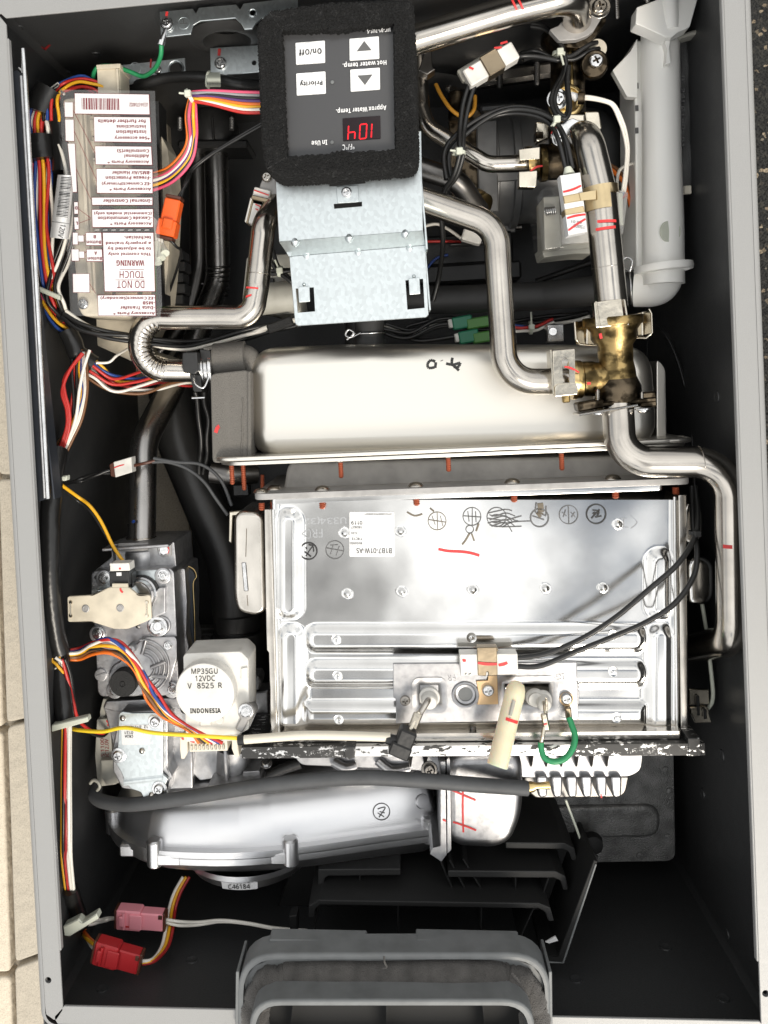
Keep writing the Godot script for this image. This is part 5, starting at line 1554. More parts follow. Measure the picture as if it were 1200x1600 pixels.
func right_valves() -> void:
	# water control valve in brass, top right
	var t := base("water_valve", "dark brass water valve body under the top right pipe", "valve", p(890, 130, -0.09))
	var A := p(888, 55, -0.095)
	var ax := p(886, 180, -0.095) - A
	part(t, "body", MB.new().lathe(A, ax, [[0.019, 0.0], [0.019, 0.006], [0.0125, 0.014], [0.0118, 0.022], [0.0122, 0.030], [0.0118, 0.031], [0.0118, 0.045], [0.0128, 0.047], [0.0128, 0.058]], 28), M.brass_dark)
	part(t, "ridge", MB.new().box(p(892, 112, -0.0835), Vector3(0.003, 0.04, 0.004), 0.0008, rz(1)), M.brass)
	part(t, "side_boss", MB.new().cyl(p(928, 105, -0.10), p(929, 100, -0.075), 0.0092, 0.001, 20).box(p(912, 106, -0.092), Vector3(0.02, 0.014, 0.014), 0.003), M.brass_dark)
	screw(t, p(930.5, 96, -0.0755), 0.0050, M.bright, "pan")
	var z := -0.068
	part(t, "top_flange", MB.new().prism(poly(z, [858, 46, 872, 40, 884, 20, 921, 0, 944, 0, 947, 16, 928, 48, 918, 56, 902, 62, 874, 64], 3.0, 3), z, 0.005, 0.0006, 2), M.flange_grey)
	part(t, "flange_edge", MB.new().prism(poly(z - 0.005, [860, 52, 918, 60, 948, 20, 947, 34, 926, 62, 906, 74, 878, 72], 3.0, 3), z - 0.006, 0.012, 0.001, 2), M.brass_dark)
	screw(t, p(936, 12, z), 0.0052, M.steel, "pan_washer", Vector3(0, 0, 1), 0.2)
	stroke(t, z + 0.0003, [944, 13, 947, 17], 3.0, M.red_pen)
	# thermistor: pale disc with a black lead
	t = base("thermistor", "pale round thermistor disc with black lead on the brass valve", "sensor", p(935, 75, -0.08))
	part(t, "disc", MB.new().lathe(p(934, 75, -0.083), Vector3(0.2, 0.1, 1), [[0.0066, -0.004], [0.0066, 0.0], [0.006, 0.0012], [0.0, 0.0014]], 22), M.cream_wire)
	bundle(t, [934, 70, -0.078, 925, 73, -0.076, 912, 81, -0.076, 897, 89, -0.076, 883, 91, -0.075, 870, 94, -0.074, 850, 88, -0.074, 832, 84, -0.074, 815, 88, -0.07], ["w_black", "w_black"], 0.0017, 0.0024, 0.5)
	bundle(t, [830, 40, -0.08, 852, 45, -0.078, 872, 62, -0.074, 881, 82, -0.073, 884, 100, -0.073, 880, 118, -0.073, 868, 142, -0.068, 865, 160, -0.066, 872, 178, -0.063, 884, 183, -0.062, 889, 165, -0.066, 886, 130, -0.07, 889, 104, -0.072], ["w_black", "w_black"], 0.0016, 0.0014, 0.8)
	tie(t, p(873, 85, -0.073), Vector3(0.2, 1, 0), 0.0045, M.natural, Vector3(0.002, -0.009, 0))
	tie(t, p(868, 190, -0.058), Vector3(0.8, -0.6, 0), 0.0048, M.natural, Vector3(-0.003, -0.004, 0))
	# brass sensor ring with screw and white leads
	t = base("flow_sensor", "bright brass ring sensor with white lead on the lower brass valve", "sensor", p(885, 157, -0.08))
	part(t, "ring", MB.new().lathe(p(886, 157, -0.080), Vector3(0.1, 0, 1), [[0.0118, -0.006], [0.0118, 0.0], [0.0105, 0.001], [0.009, 0.001], [0.009, -0.001], [0.0065, -0.001], [0.0065, 0.002], [0.0, 0.002]], 26), M.brass_bright)
	screw(t, p(871, 155, -0.074), 0.0050, M.bright, "pan_washer", Vector3(0, 0, 1), 0.1)
	part(t, "white_plug", MB.new().tube(pts([891, 147, -0.072, 902, 153, -0.072]), PackedFloat32Array([0.0018, 0.0030]), 10), M.paper)
	bundle(t, [900, 153, -0.072, 920, 153, -0.070, 945, 158, -0.068, 958, 165, -0.068, 968, 185, -0.07, 976, 208, -0.075, 980, 235, -0.08, 977, 270, -0.085, 973, 300, -0.09], ["w_white", "w_white", "w_white"], 0.0011, 0.0012, 0.15)
	part(t, "sleeve", MB.new().tube(pts([903, 153.5, -0.0715, 914, 153, -0.0705]), 0.0042, 12), M.brass_dark)
	# lower valve with quick clips
	t = base("mixing_valve", "dark brass valve with steel quick clips below the ring sensor", "valve", p(880, 235, -0.1))
	part(t, "body", MB.new().cyl(p(838, 255, -0.088), p(905, 250, -0.088), 0.0125, 0.002, 24).cyl(p(890, 185, -0.095), p(895, 262, -0.095), 0.0155, 0.002, 24), M.brass_dark)
	part(t, "port", MB.new().lathe(p(884, 238, -0.083), Vector3(-0.15, 0, 1), [[0.0115, -0.004], [0.0115, 0.003], [0.0105, 0.004], [0.009, 0.004], [0.009, 0.001], [0.0075, 0.001], [0.0075, 0.004], [0.006, 0.0045], [0.005, 0.002], [0.0, 0.002]], 26), M.brass_bright)
	for e: Array in [[[862, 177, 914, 178, 914, 190, 864, 190], -0.070], [[914, 174, 936, 173, 941, 200, 930, 212, 916, 196], -0.074], [[837, 190, 858, 192, 858, 216, 838, 222], -0.080]]:
		part(t, "quick_clip", MB.new().prism(poly(e[1], e[0], 2.5, 2), e[1], 0.010, 0.001, 2), M.clip)
	part(t, "clip_jaw", MB.new().prism(poly(-0.076, [838, 204, 850, 204, 850, 214, 838, 215]), -0.078, 0.01, 0.0008), M.brass_dark)
	part(t, "small_flange", MB.new().prism(poly(-0.066, [861, 208, 868, 198, 884, 188, 896, 184, 908, 190, 912, 206, 884, 216, 872, 229, 864, 224], 2.5, 3), -0.066, 0.003, 0.0006, 2), M.bright)
	stroke(t, -0.0655, [861, 209, 866, 201, 876, 196], 1.6, M.red_pen)
	screw(t, p(873, 209, -0.0655), 0.0038, M.bright, "pan", Vector3(0, 0, 1), 0.2)
	# clip of the thin pipe's joint
	part(t, "quick_clip", MB.new().prism(poly(-0.070, [811, 233, 844, 229, 844, 248, 812, 251], 1.2, 2), -0.070, 0.012, 0.0008, 2), M.clip)
	part(t, "quick_clip", MB.new().prism(poly(-0.071, [811, 268, 840, 266, 839, 290, 836, 293, 811, 292], 1.6, 2), -0.071, 0.008, 0.0008, 2), M.clip)
	part(t, "joint_ring", MB.new().lathe(p(829, 257, -0.085), Vector3(1, 0.04, 0), [[0.0085, -0.003], [0.0125, -0.003], [0.0125, 0.001], [0.009, 0.001], [0.009, 0.005], [0.013, 0.006], [0.013, 0.010]], 22), M.brass)
	part(t, "pen_mark", ribbon(MB.new(), curve(pts([829, 267, -0.0705, 838, 261, -0.0705, 848, 259, -0.0712]), 4), 0.0014), M.red_pen)
	# white bistable box in a clear cover
	t = base("white_relay", "white plastic relay in a clear cover behind the right hot pipe", "relay", p(880, 350, -0.12))
	part(t, "block", MB.new().prism(poly(-0.095, [849, 308, 874, 306, 878, 386, 851, 390], 1.5, 2), -0.095, 0.03, 0.001, 2), M.grey_cream)
	part(t, "block", MB.new().prism(poly(-0.102, [874, 336, 922, 330, 924, 378, 876, 382], 1.5, 2), -0.102, 0.03, 0.001, 2), M.white)
	part(t, "foot", MB.new().prism(poly(-0.105, [846, 386, 926, 376, 926, 396, 900, 396, 850, 402], 2.0, 2), -0.106, 0.03, 0.001, 2), M.grey_cream)
	part(t, "spring", MB.new().tube(helix(p(852, 331, -0.092), p(868, 329, -0.092), 0.0028, 5), 0.0006, 5), M.bright)
	part(t, "cover", MB.new().prism(poly(-0.088, [838, 306, 848, 292, 880, 287, 925, 290, 928, 386, 848, 392], 6.0, 4), -0.088, 0.034, 0.003, 3, [], false), M.clear)
	t = base("clear_cap", "clear plastic cap with white leads right of the hot pipe", "cap", p(970, 335, -0.1))
	part(t, "shell", MB.new().prism(poly(-0.085, [956, 294, 982, 300, 974, 366, 960, 370], 3.0, 3), -0.085, 0.03, 0.002, 2, [], false), M.clear_grey)
	part(t, "post", MB.new().cyl(p(968, 302, -0.095), p(969, 352, -0.095), 0.0022, 0.0004, 12), M.natural)
	wire(t, [990, 255, -0.11, 972, 262, -0.1, 965, 276, -0.098, 965, 310, -0.096], 0.0011, M.w_white)
	bundle(t, [950, 258, -0.13, 968, 272, -0.125, 978, 290, -0.12, 984, 315, -0.12, 988, 340, -0.125], ["w_orange", "w_brown"], 0.0016, 0.002, 0.3)
	bundle(t, [992, 285, -0.13, 978, 297, -0.12, 966, 315, -0.12], ["w_blue", "w_red", "w_purple"], 0.0014, 0.002, 0.3)

func helix(a: Vector3, b: Vector3, r: float, turns: int) -> PackedVector3Array:
	var k := aim(b - a)
	var o := PackedVector3Array()
	var n := turns * 12
	for i in n + 1:
		var t := float(i) / n
		o.append(a.lerp(b, t) + (k.x * cos(TAU * turns * t) + k.y * sin(TAU * turns * t)) * r)
	return o

func drain_tube() -> void:
	var t := base("condensate_trap", "tall translucent white plastic condensate trap along the right wall", "trap", p(1030, 260, -0.09))
	var z := -0.082
	part(t, "tube", MB.new().lathe(p(1031, 30, -0.096), p(1037, 428, -0.096) - p(1031, 30, -0.096), [[0.0128, 0.0], [0.0130, 0.09], [0.0140, 0.145], [0.0140, 0.186]], 30), M.milk)
	part(t, "rear_box", MB.new().prism(poly(-0.105, [990, 66, 1030, 60, 1030, 420, 993, 420], 3.0, 2), -0.103, 0.04, 0.003, 3), M.milk)
	for y: float in [134.0, 169.0, 204.0]:
		part(t, "embossed_mark", MB.new().box(p(995, y, -0.1025), Vector3(0.0022, 0.004, 0.0006)), M.ink_soft)
	part(t, "top_cap", MB.new().prism(poly(-0.070, [995, 11, 1040, -6, 1093, -12, 1078, 42, 1060, 50, 1050, 58, 1040, 58, 1008, 43, 993, 37], 2.0, 2), -0.070, 0.013, 0.0025, 3), M.milk)
	part(t, "cap_rib", MB.new().tube(pts([1046, -6, -0.071, 1048, 46, -0.074]), 0.0055, 16), M.milk)
	part(t, "wing", MB.new().prism(poly(-0.100, [957, 110, 985, 80, 996, 60, 996, 152, 980, 151], 2.0, 2), -0.100, 0.006, 0.0015, 2), M.milk)
	part(t, "latch", MB.new().prism(poly(-0.072, [1041, 56, 1052, 56, 1049, 72, 1052, 94, 1044, 96, 1046, 72], 0.8, 2), -0.077, 0.01, 0.0008, 2), M.milk)
	part(t, "foot_flange", MB.new().lathe(p(1036, 412, -0.096), p(1037, 424, -0.096) - p(1036, 412, -0.096), [[0.0145, 0.0], [0.0195, 0.0006], [0.0200, 0.003], [0.0195, 0.0055], [0.0150, 0.006]], 30).prism(poly(-0.088, [1030, 411, 1078, 413, 1078, 421, 1050, 425, 1030, 424], 2.0, 2), -0.086, 0.012, 0.001), M.milk)
	part(t, "elbow", MB.new().tube(bend(pts([1034, 420, -0.098, 1032, 449, -0.106, 992, 449, -0.112]), 0.012, 12), 0.0142, 26), M.milk)
	part(t, "lens_window", MB.new().lathe(p(1047, 362, -0.0835), Vector3(0.25, 0, 1), [[0.008, 0.0], [0.0075, 0.001], [0.0, 0.0012]], 24, false), M.natural)
	part(t, "side_tongue", MB.new().box(p(1072, 58, -0.09), Vector3(0.014, 0.003, 0.012), 0.001, rz(12)), M.grey_cream)
	# clear tape printed down the side
	part(t, "clear_tape", MB.new().sheet(6, 24, func(u, v): return p(1060 + 18 * u + 3.0 * v * u, 60 + 242 * v, -0.092 - 0.012 * u + 0.0012 * sin(v * 21.0 + u * 4.0)), Vector3(0.4, 0, 1)), M.clear_grey)
	text(t, "0-24L0180501", -0.0895, 1067, 118, 1066, 228, 6.0, M.ink_soft, true)
	part(t, "tape_end", MB.new().box(p(1073, 297, -0.1), Vector3(0.006, 0.006, 0.003), 0.0006), M.cream_wire)

func pipes() -> void:
	# S-shaped pipe at the left with the wrinkled return bend
	var c := dense(bend(pts([438, 308, -0.085, 412, 350, -0.058, 402, 448, -0.055, 394, 495, -0.055, 218, 497, -0.060, 219, 579, -0.072, 322, 579, -0.086]), 0.0196, 14), 3)
	var t := base("serpentine_pipe", "stainless pipe with a wrinkled return bend left of the bracket", "pipe", p(320, 450, -0.065))
	var m := MB.new()
	# where along the pipe the return bend lies
	var i0 := 0
	var i1 := 0
	for i in c.size():
		var q := c[i]
		if i0 == 0 and q.y < p(0, 480, -0.06).y and q.x < p(278, 0, -0.06).x:
			i0 = i
		if i0 > 0 and q.x < p(272, 0, -0.07).x:
			i1 = i
	wrinkles(c, 0.0084, float(i0) / c.size(), float(i1) / c.size(), 0.00075, p(262, 538, -0.066), m, 28, 15.0)
	part(t, "tube", m, M.steel)
	pipe_mark(t, p(400, 452, -0.055), p(397, 480, -0.055) - p(401, 440, -0.055), 0.0086, 0.0006, -0.35, 0.75, M.red_pen)
	pipe_mark(t, p(398, 463, -0.055), p(397, 480, -0.055) - p(401, 440, -0.055), 0.0086, 0.0007, 0.1, 0.6, M.red_pen, 0.003)
	part(t, "swage_line", MB.new().tube(ringpts(p(404, 428, -0.055), p(402, 448, -0.055) - p(405, 410, -0.055), 0.0084, 24), 0.0003, 5), M.steel)
	# clamp and nut where it meets the tank
	t = base("pipe_clamp", "black spring clamp and steel nut where the serpentine pipe meets the tank", "clamp", p(312, 578, -0.08))
	part(t, "block", MB.new().prism(poly(-0.070, [286, 551, 309, 550, 311, 580, 306, 585, 288, 583, 285, 566], 2.0, 2), -0.068, 0.022, 0.0015, 2).prism(poly(-0.075, [296, 583, 314, 586, 316, 612, 303, 612, 300, 600], 2.0, 2), -0.074, 0.02, 0.0015, 2).prism(poly(-0.078, [312, 545, 328, 548, 330, 566, 314, 562], 1.5, 2), -0.078, 0.016, 0.001, 2), M.black)
	part(t, "nut", MB.new().lathe(p(312, 577, -0.086), Vector3(1, 0.02, -0.12), [[0.010, 0.0], [0.0115, 0.001], [0.0115, 0.003], [0.0100, 0.004], [0.0100, 0.006], [0.0118, 0.007], [0.0118, 0.009], [0.0095, 0.010]], 24), M.bright)
	part(t, "spring_wire", MB.new().tube(curve(pts([303, 586, -0.072, 305, 600, -0.068, 318, 606, -0.068, 326, 590, -0.07]), 6), 0.0008, 6), M.bright)
	part(t, "spring_wire", MB.new().tube(pts([300, 622, -0.078, 320, 621, -0.078]), 0.0009, 6), M.bright)
	bundle(t, [310, 612, -0.09, 317, 650, -0.1, 318, 700, -0.11, 314, 740, -0.12], ["w_black", "w_black"], 0.0018, 0.0035, 0.2)
	# middle pipe from the bracket to the tee
	t = base("middle_pipe", "bright stainless pipe bending from the bracket down to the brass tee", "pipe", p(785, 470, -0.05))
	part(t, "tube", MB.new().tube(bend(pts([640, 306, -0.052, 774, 352, -0.046, 790, 596, -0.048, 885, 596, -0.054]), 0.021, 14), 0.0087, 28), M.steel)
	# top pipe into the valve flange
	t = base("top_pipe", "thick stainless pipe along the top edge bending into the brass valve", "pipe", p(780, 25, -0.05))
	part(t, "tube", MB.new().tube(bend(pts([630, 68, -0.045, 790, 20, -0.040, 895, -6, -0.038, 903, 45, -0.082]), 0.0165, 14), 0.0098, 28), M.steel)
	for e: Array in [[796, 14, 802, 0], [806, 17, 811, 2]]:
		var a := p(e[0], e[1], -0.0302)
		pipe_mark(t, p(e[0] + 2, 12, -0.039), p(895, -6, -0.038) - p(790, 20, -0.040), 0.0100, 0.0007, -0.1, 0.6, M.red_pen, 0.003)
	# right hot pipe
	t = base("hot_pipe", "thick stainless pipe with gold saddle clip running down to the brass tee", "pipe", p(940, 330, -0.05))
	part(t, "tube", MB.new().tube(bend(pts([893, 236, -0.10, 915, 205, -0.050, 938, 300, -0.046, 956, 482, -0.050]), 0.0165, 14), 0.0103, 28), M.steel)
	var hd := p(956, 482, -0.05) - p(938, 300, -0.046)
	for e: Array in [[350, -0.6, 0.6, -0.001], [359, -0.5, 0.75, 0.0], [294, 0.15, 0.6, 0.003]]:
		pipe_mark(t, p(938 + (e[0] - 300) * 0.098, e[0], -0.046), hd, 0.0105, 0.0009, e[1], e[2], M.red_pen, e[3])
	var cc := p(939.5, 311, -0.046)
	var u := hd.normalized()
	part(t, "swage_line", MB.new().tube(ringpts(p(949.5, 417, -0.0485), hd, 0.0103, 26), 0.0003, 5), M.steel)
	# thermal fuse strapped to it
	t = base("thermal_fuse", "white ceramic fuse with red pen stripes clipped beside the hot pipe", "fuse", p(895, 320, -0.06))
	var z := -0.036
	part(t, "body", MB.new().prism(poly(z, [875, 274, 907, 269, 918, 362, 888, 368]), z, 0.010, 0.0007, 2), M.paper)
	part(t, "strap", MB.new().prism(poly(z + 0.001, [880, 306, 910, 300, 911, 313, 882, 318]), z + 0.0006, 0.011, 0.0005), M.clip_gold)
	part(t, "strap", MB.new().prism(poly(z + 0.001, [882, 327, 912, 321, 915, 331, 884, 336]), z + 0.0005, 0.011, 0.0005), M.clip_gold)
	part(t, "arm", MB.new().prism(poly(z + 0.002, [905, 301, 932, 296, 932, 311, 908, 313]), z + 0.0014, 0.0008, 0.0002), M.clip_gold)
	var sa := MB.new()
	sa.ang = 60
	for k in 12:
		var a0 := -1.2 + 2.7 * k / 12.0
		var a1 := -1.2 + 2.7 * (k + 1) / 12.0
		var s := Vector3(u.y, -u.x, 0).normalized()
		var f := Vector3(0, 0, 1)
		var d0 := f * cos(a0) + s * sin(a0)
		var d1 := f * cos(a1) + s * sin(a1)
		var lo := -0.0075 if a0 > -0.5 else 0.002
		for rr: float in [0.0107, 0.0113]:
			sa.q(cc + d0 * rr + u * lo * -1.0, cc + d1 * rr + u * lo * -1.0, cc + d1 * rr - u * 0.0078, cc + d0 * rr - u * 0.0078, d0 * (1.0 if rr > 0.011 else -1.0))
	part(t, "saddle", sa, M.clip_gold)
	part(t, "saddle_lip", MB.new().tube(pts([956, 294, -0.044, 958, 322, -0.044]), 0.0012, 8), M.clip_gold)
	for e: Array in [[880, 300, 895, 296, 908, 290], [886, 341, 900, 337, 915, 335], [888, 360, 902, 350, 915, 342]]:
		stroke(t, z + 0.0003, e, 3.4, M.red_pen)
	lines(t, z + 0.0002, [["15002", 914, 896, 354, 5.0], ["AG 01", 910, 893, 347, 4.0]], M.ink_soft, false, 0.15)
	part(t, "lead_seal", MB.new().tube(pts([887, 262, -0.042, 889, 273, -0.041]), PackedFloat32Array([0.0022, 0.0040]), 10), M.natural)
	# brass tee
	t = base("brass_tee", "worn brass tee fitting with steel quick clips right of the tank's top", "fitting", p(960, 570, -0.06))
	var A := p(958, 500, -0.052)
	var B := p(966, 634, -0.056)
	part(t, "body", MB.new().lathe(A, B - A, [[0.0155, -0.002], [0.0172, 0.0], [0.0172, 0.004], [0.0150, 0.007], [0.0150, 0.012], [0.0115, 0.017], [0.0112, 0.028], [0.0122, 0.033], [0.0128, 0.040], [0.0150, 0.044], [0.0152, 0.052], [0.0145, 0.058]], 32), M.brass)
	part(t, "dark_band", MB.new().lathe(A + (B - A).normalized() * 0.0385, B - A, [[0.0129, 0.0], [0.0140, 0.003], [0.0153, 0.006], [0.0155, 0.015]], 32, false), M.brass_dark)
	var s0 := p(955, 590, -0.055)
	var s1 := p(901, 593, -0.055)
	part(t, "side_branch", MB.new().lathe(s0, s1 - s0, [[0.0108, 0.0], [0.0108, 0.010], [0.0118, 0.012], [0.0118, 0.019], [0.0128, 0.020], [0.0128, 0.024]], 28), M.brass)
	part(t, "branch_ring", MB.new().lathe(s1, s0 - s1, [[0.0100, -0.004], [0.0134, -0.004], [0.0134, -0.001], [0.0105, -0.001]], 28), M.brass_bright)
	part(t, "collar", MB.new().lathe(p(957, 494, -0.052), B - A, [[0.0120, 0.0], [0.0190, 0.0], [0.0195, 0.001], [0.0195, 0.005], [0.0188, 0.006], [0.0150, 0.006]], 32), M.brass)
	var f := MB.new().prism(poly(-0.033, [929, 472, 972, 466, 977, 507, 932, 512], 1.5, 2), -0.0345, 0.0012, 0.0004, 2)
	part(t, "clip_plate", f, M.clip)
	part(t, "clip_plate", MB.new().box(p(975, 489, -0.040), Vector3(0.0012, 0.017, 0.012), 0.0003, rz(6)).box(p(931, 492, -0.040), Vector3(0.0012, 0.017, 0.012), 0.0003, rz(6)), M.clip)
	part(t, "clip_wing", MB.new().sheet(8, 4, func(a, b): return p(900 + 32 * a, 502 + 3 * a + 36 * b, -0.050 - 0.010 * sin(PI * a)), Vector3(0, 0, 1)), M.clip)
	part(t, "clip_wing", MB.new().sheet(8, 4, func(a, b): return p(988 + 30 * a, 492 - 8 * a + 36 * b, -0.050 - 0.008 * sin(PI * a)), Vector3(0, 0, 1)), M.clip)
	part(t, "clip_rim", MB.new().tube(pts([898, 503, -0.05, 900, 530, -0.05, 906, 538, -0.052, 930, 540, -0.055]), 0.0008, 6), M.clip)
	part(t, "clip_rim", MB.new().tube(pts([1014, 483, -0.05, 1018, 490, -0.05, 1019, 520, -0.05, 1010, 528, -0.052, 990, 527, -0.056]), 0.0008, 6), M.clip)
	stroke(t, -0.0330, [938, 523, 940, 529], 4.0, M.red_pen)
	part(t, "pen_mark", MB.new().box(p(938.5, 525, -0.0362), Vector3(0.0018, 0.0034, 0.0008), 0.0, rz(10)), M.red_pen)
	# clip round the branch
	part(t, "branch_clip", MB.new().prism(poly(-0.040, [863, 548, 898, 545, 899, 612, 864, 616], 1.5, 2), -0.0395, 0.0012, 0.0004, 2, [poly(-0.0395, [878, 564, 883, 558, 889, 562, 890, 598, 880, 598])]), M.clip)
	part(t, "branch_clip", MB.new().prism(poly(-0.037, [867, 604, 872, 600, 900, 598, 903, 606, 902, 616, 867, 620], 1.0, 2), -0.0365, 0.012, 0.0006, 2), M.clip)
	part(t, "branch_clip", MB.new().box(p(860, 582, -0.046), Vector3(0.0012, 0.030, 0.014), 0.0003, rz(1)), M.clip)
	part(t, "clip_tongue", MB.new().box(p(884, 621, -0.039), Vector3(0.005, 0.007, 0.003), 0.0008, rz(4)), M.brass)
	part(t, "pen_mark", ribbon(MB.new(), curve(pts([882, 573, -0.0385, 892, 575, -0.0385, 905, 582, -0.0410]), 4), 0.0013), M.red_pen)
	part(t, "pen_mark", MB.new().box(p(920, 599, -0.0437), Vector3(0.0024, 0.0018, 0.0006)), M.red_pen)
	# bottom flange with two screws
	part(t, "bottom_flange", MB.new().box(p(962, 629, -0.052), Vector3(0.047, 0.0035, 0.022), 0.001, rz(3)).box(p(920, 633, -0.048), Vector3(0.017, 0.006, 0.014), 0.001, rz(8)).box(p(1010, 624, -0.048), Vector3(0.010, 0.010, 0.012), 0.001, rz(2)), M.brass_dark)
	part(t, "flange_plate", MB.new().box(p(945, 640, -0.047), Vector3(0.038, 0.0016, 0.020), 0.0004, rz(7)), M.steel)
	for e: Array in [[934, 641, 934, 608], [1005, 637, 1003, 612]]:
		screw(t, p(e[0], e[1] + 2, -0.043), 0.0036, M.bright, "pan_washer", Vector3(0, -1, 0))
		stud(t, p(e[2], 625, -0.043), p(e[2], e[3], -0.043), 0.0016, M.steel)
	# pipe below the tee, round the right side
	t = base("cold_pipe", "thick stainless pipe from the tee bending down the right wall", "pipe", p(1100, 760, -0.05))
	part(t, "tube", MB.new().tube(bend(pts([965, 632, -0.050, 970, 721, -0.045, 1143, 722, -0.036, 1146, 1000, -0.040, 1060, 1016, -0.12]), 0.0235, 16), 0.0102, 28), M.steel)
	pipe_mark(t, p(1144, 850, -0.038), Vector3(0, 1, 0), 0.0104, 0.0012, -0.9, -0.35, M.red_pen)
	part(t, "swage_line", MB.new().tube(ringpts(p(1094, 721.5, -0.0385), Vector3(1, 0.05, 0.05), 0.0102, 24), 0.0003, 5), M.steel)

# where the ray through a pixel first meets a mesh still in frame P: [point, normal] or []
func hit(mb: MB, px: float, py: float) -> Array:
	var d := (RB * Vector3((px - PCX) / FOC, -(py - PCY) / FOC, -1.0)).normalized()
	var best := 1e9
	var res := []
	for i in range(0, mb.v.size(), 3):
		var q = Geometry3D.ray_intersects_triangle(CAM, d, mb.v[i], mb.v[i + 1], mb.v[i + 2])
		if q != null:
			var l: float = CAM.distance_to(q)
			if l < best:
				best = l
				var f := (mb.v[i + 1] - mb.v[i]).cross(mb.v[i + 2] - mb.v[i]).normalized()
				res = [q, f if f.dot(d) < 0 else -f]
	return res
# pen or stamp strokes laid on a curved mesh
func mark(at: Node3D, mb: MB, strokes: Array, wp: float, m: Material, nm := "pen_mark") -> void:
	var b := MB.new()
	for c: Array in strokes:
		var a := PackedVector3Array()
		for i in range(0, c.size(), 2):
			a.append(Vector3(c[i], c[i + 1], 0))
		var q := curve(a, 3) if a.size() > 2 else PackedVector3Array([a[0], a[0].lerp(a[1], 0.33), a[0].lerp(a[1], 0.66), a[1]])
		var pp := []
		for v in q:
			var h := hit(mb, v.x, v.y)
			if h:
				pp.append([h[0] + h[1] * 0.0004, h[1]])
		for i in pp.size() - 1:
			var dir: Vector3 = pp[i + 1][0] - pp[i][0]
			if dir.length() > 0.03:
				continue
			var w := wp * mm(pp[i][0].z) * 0.5
			var s0: Vector3 = dir.cross(pp[i][1]).normalized() * w
			var s1: Vector3 = dir.cross(pp[i + 1][1]).normalized() * w
			b.q(pp[i][0] - s0, pp[i][0] + s0, pp[i + 1][0] + s1, pp[i + 1][0] - s1, pp[i][1])
	if b.v.size():
		part(at, nm, b, m)
func ringpx(x: float, y: float, r: float, k := 16) -> Array:
	var o := []
	for i in k + 1:
		o.append(x + cos(TAU * i / k) * r)
		o.append(y + sin(TAU * i / k) * r)
	return o
# a level plate (constant y in P) from an outline in x and z
func hplate(o: PackedVector2Array, ytop: float, thick: float, bev := 0.0, holes := []) -> MB:
	var b := MB.new()
	b.x = Transform3D(Basis(Vector3(1, 0, 0), Vector3(0, 0, 1), Vector3(0, -1, 0)), Vector3.ZERO)
	b.prism(o, -(ytop - thick), thick, bev, 2, holes)
	b.x = Transform3D.IDENTITY
	return b
func xz(a: Array, rad := 0.0) -> PackedVector2Array:
	var o := PackedVector2Array()
	for i in range(0, a.size(), 2):
		o.append(Vector2(a[i], a[i + 1]))
	return round_poly(o, rad, 5) if rad > 0 else o

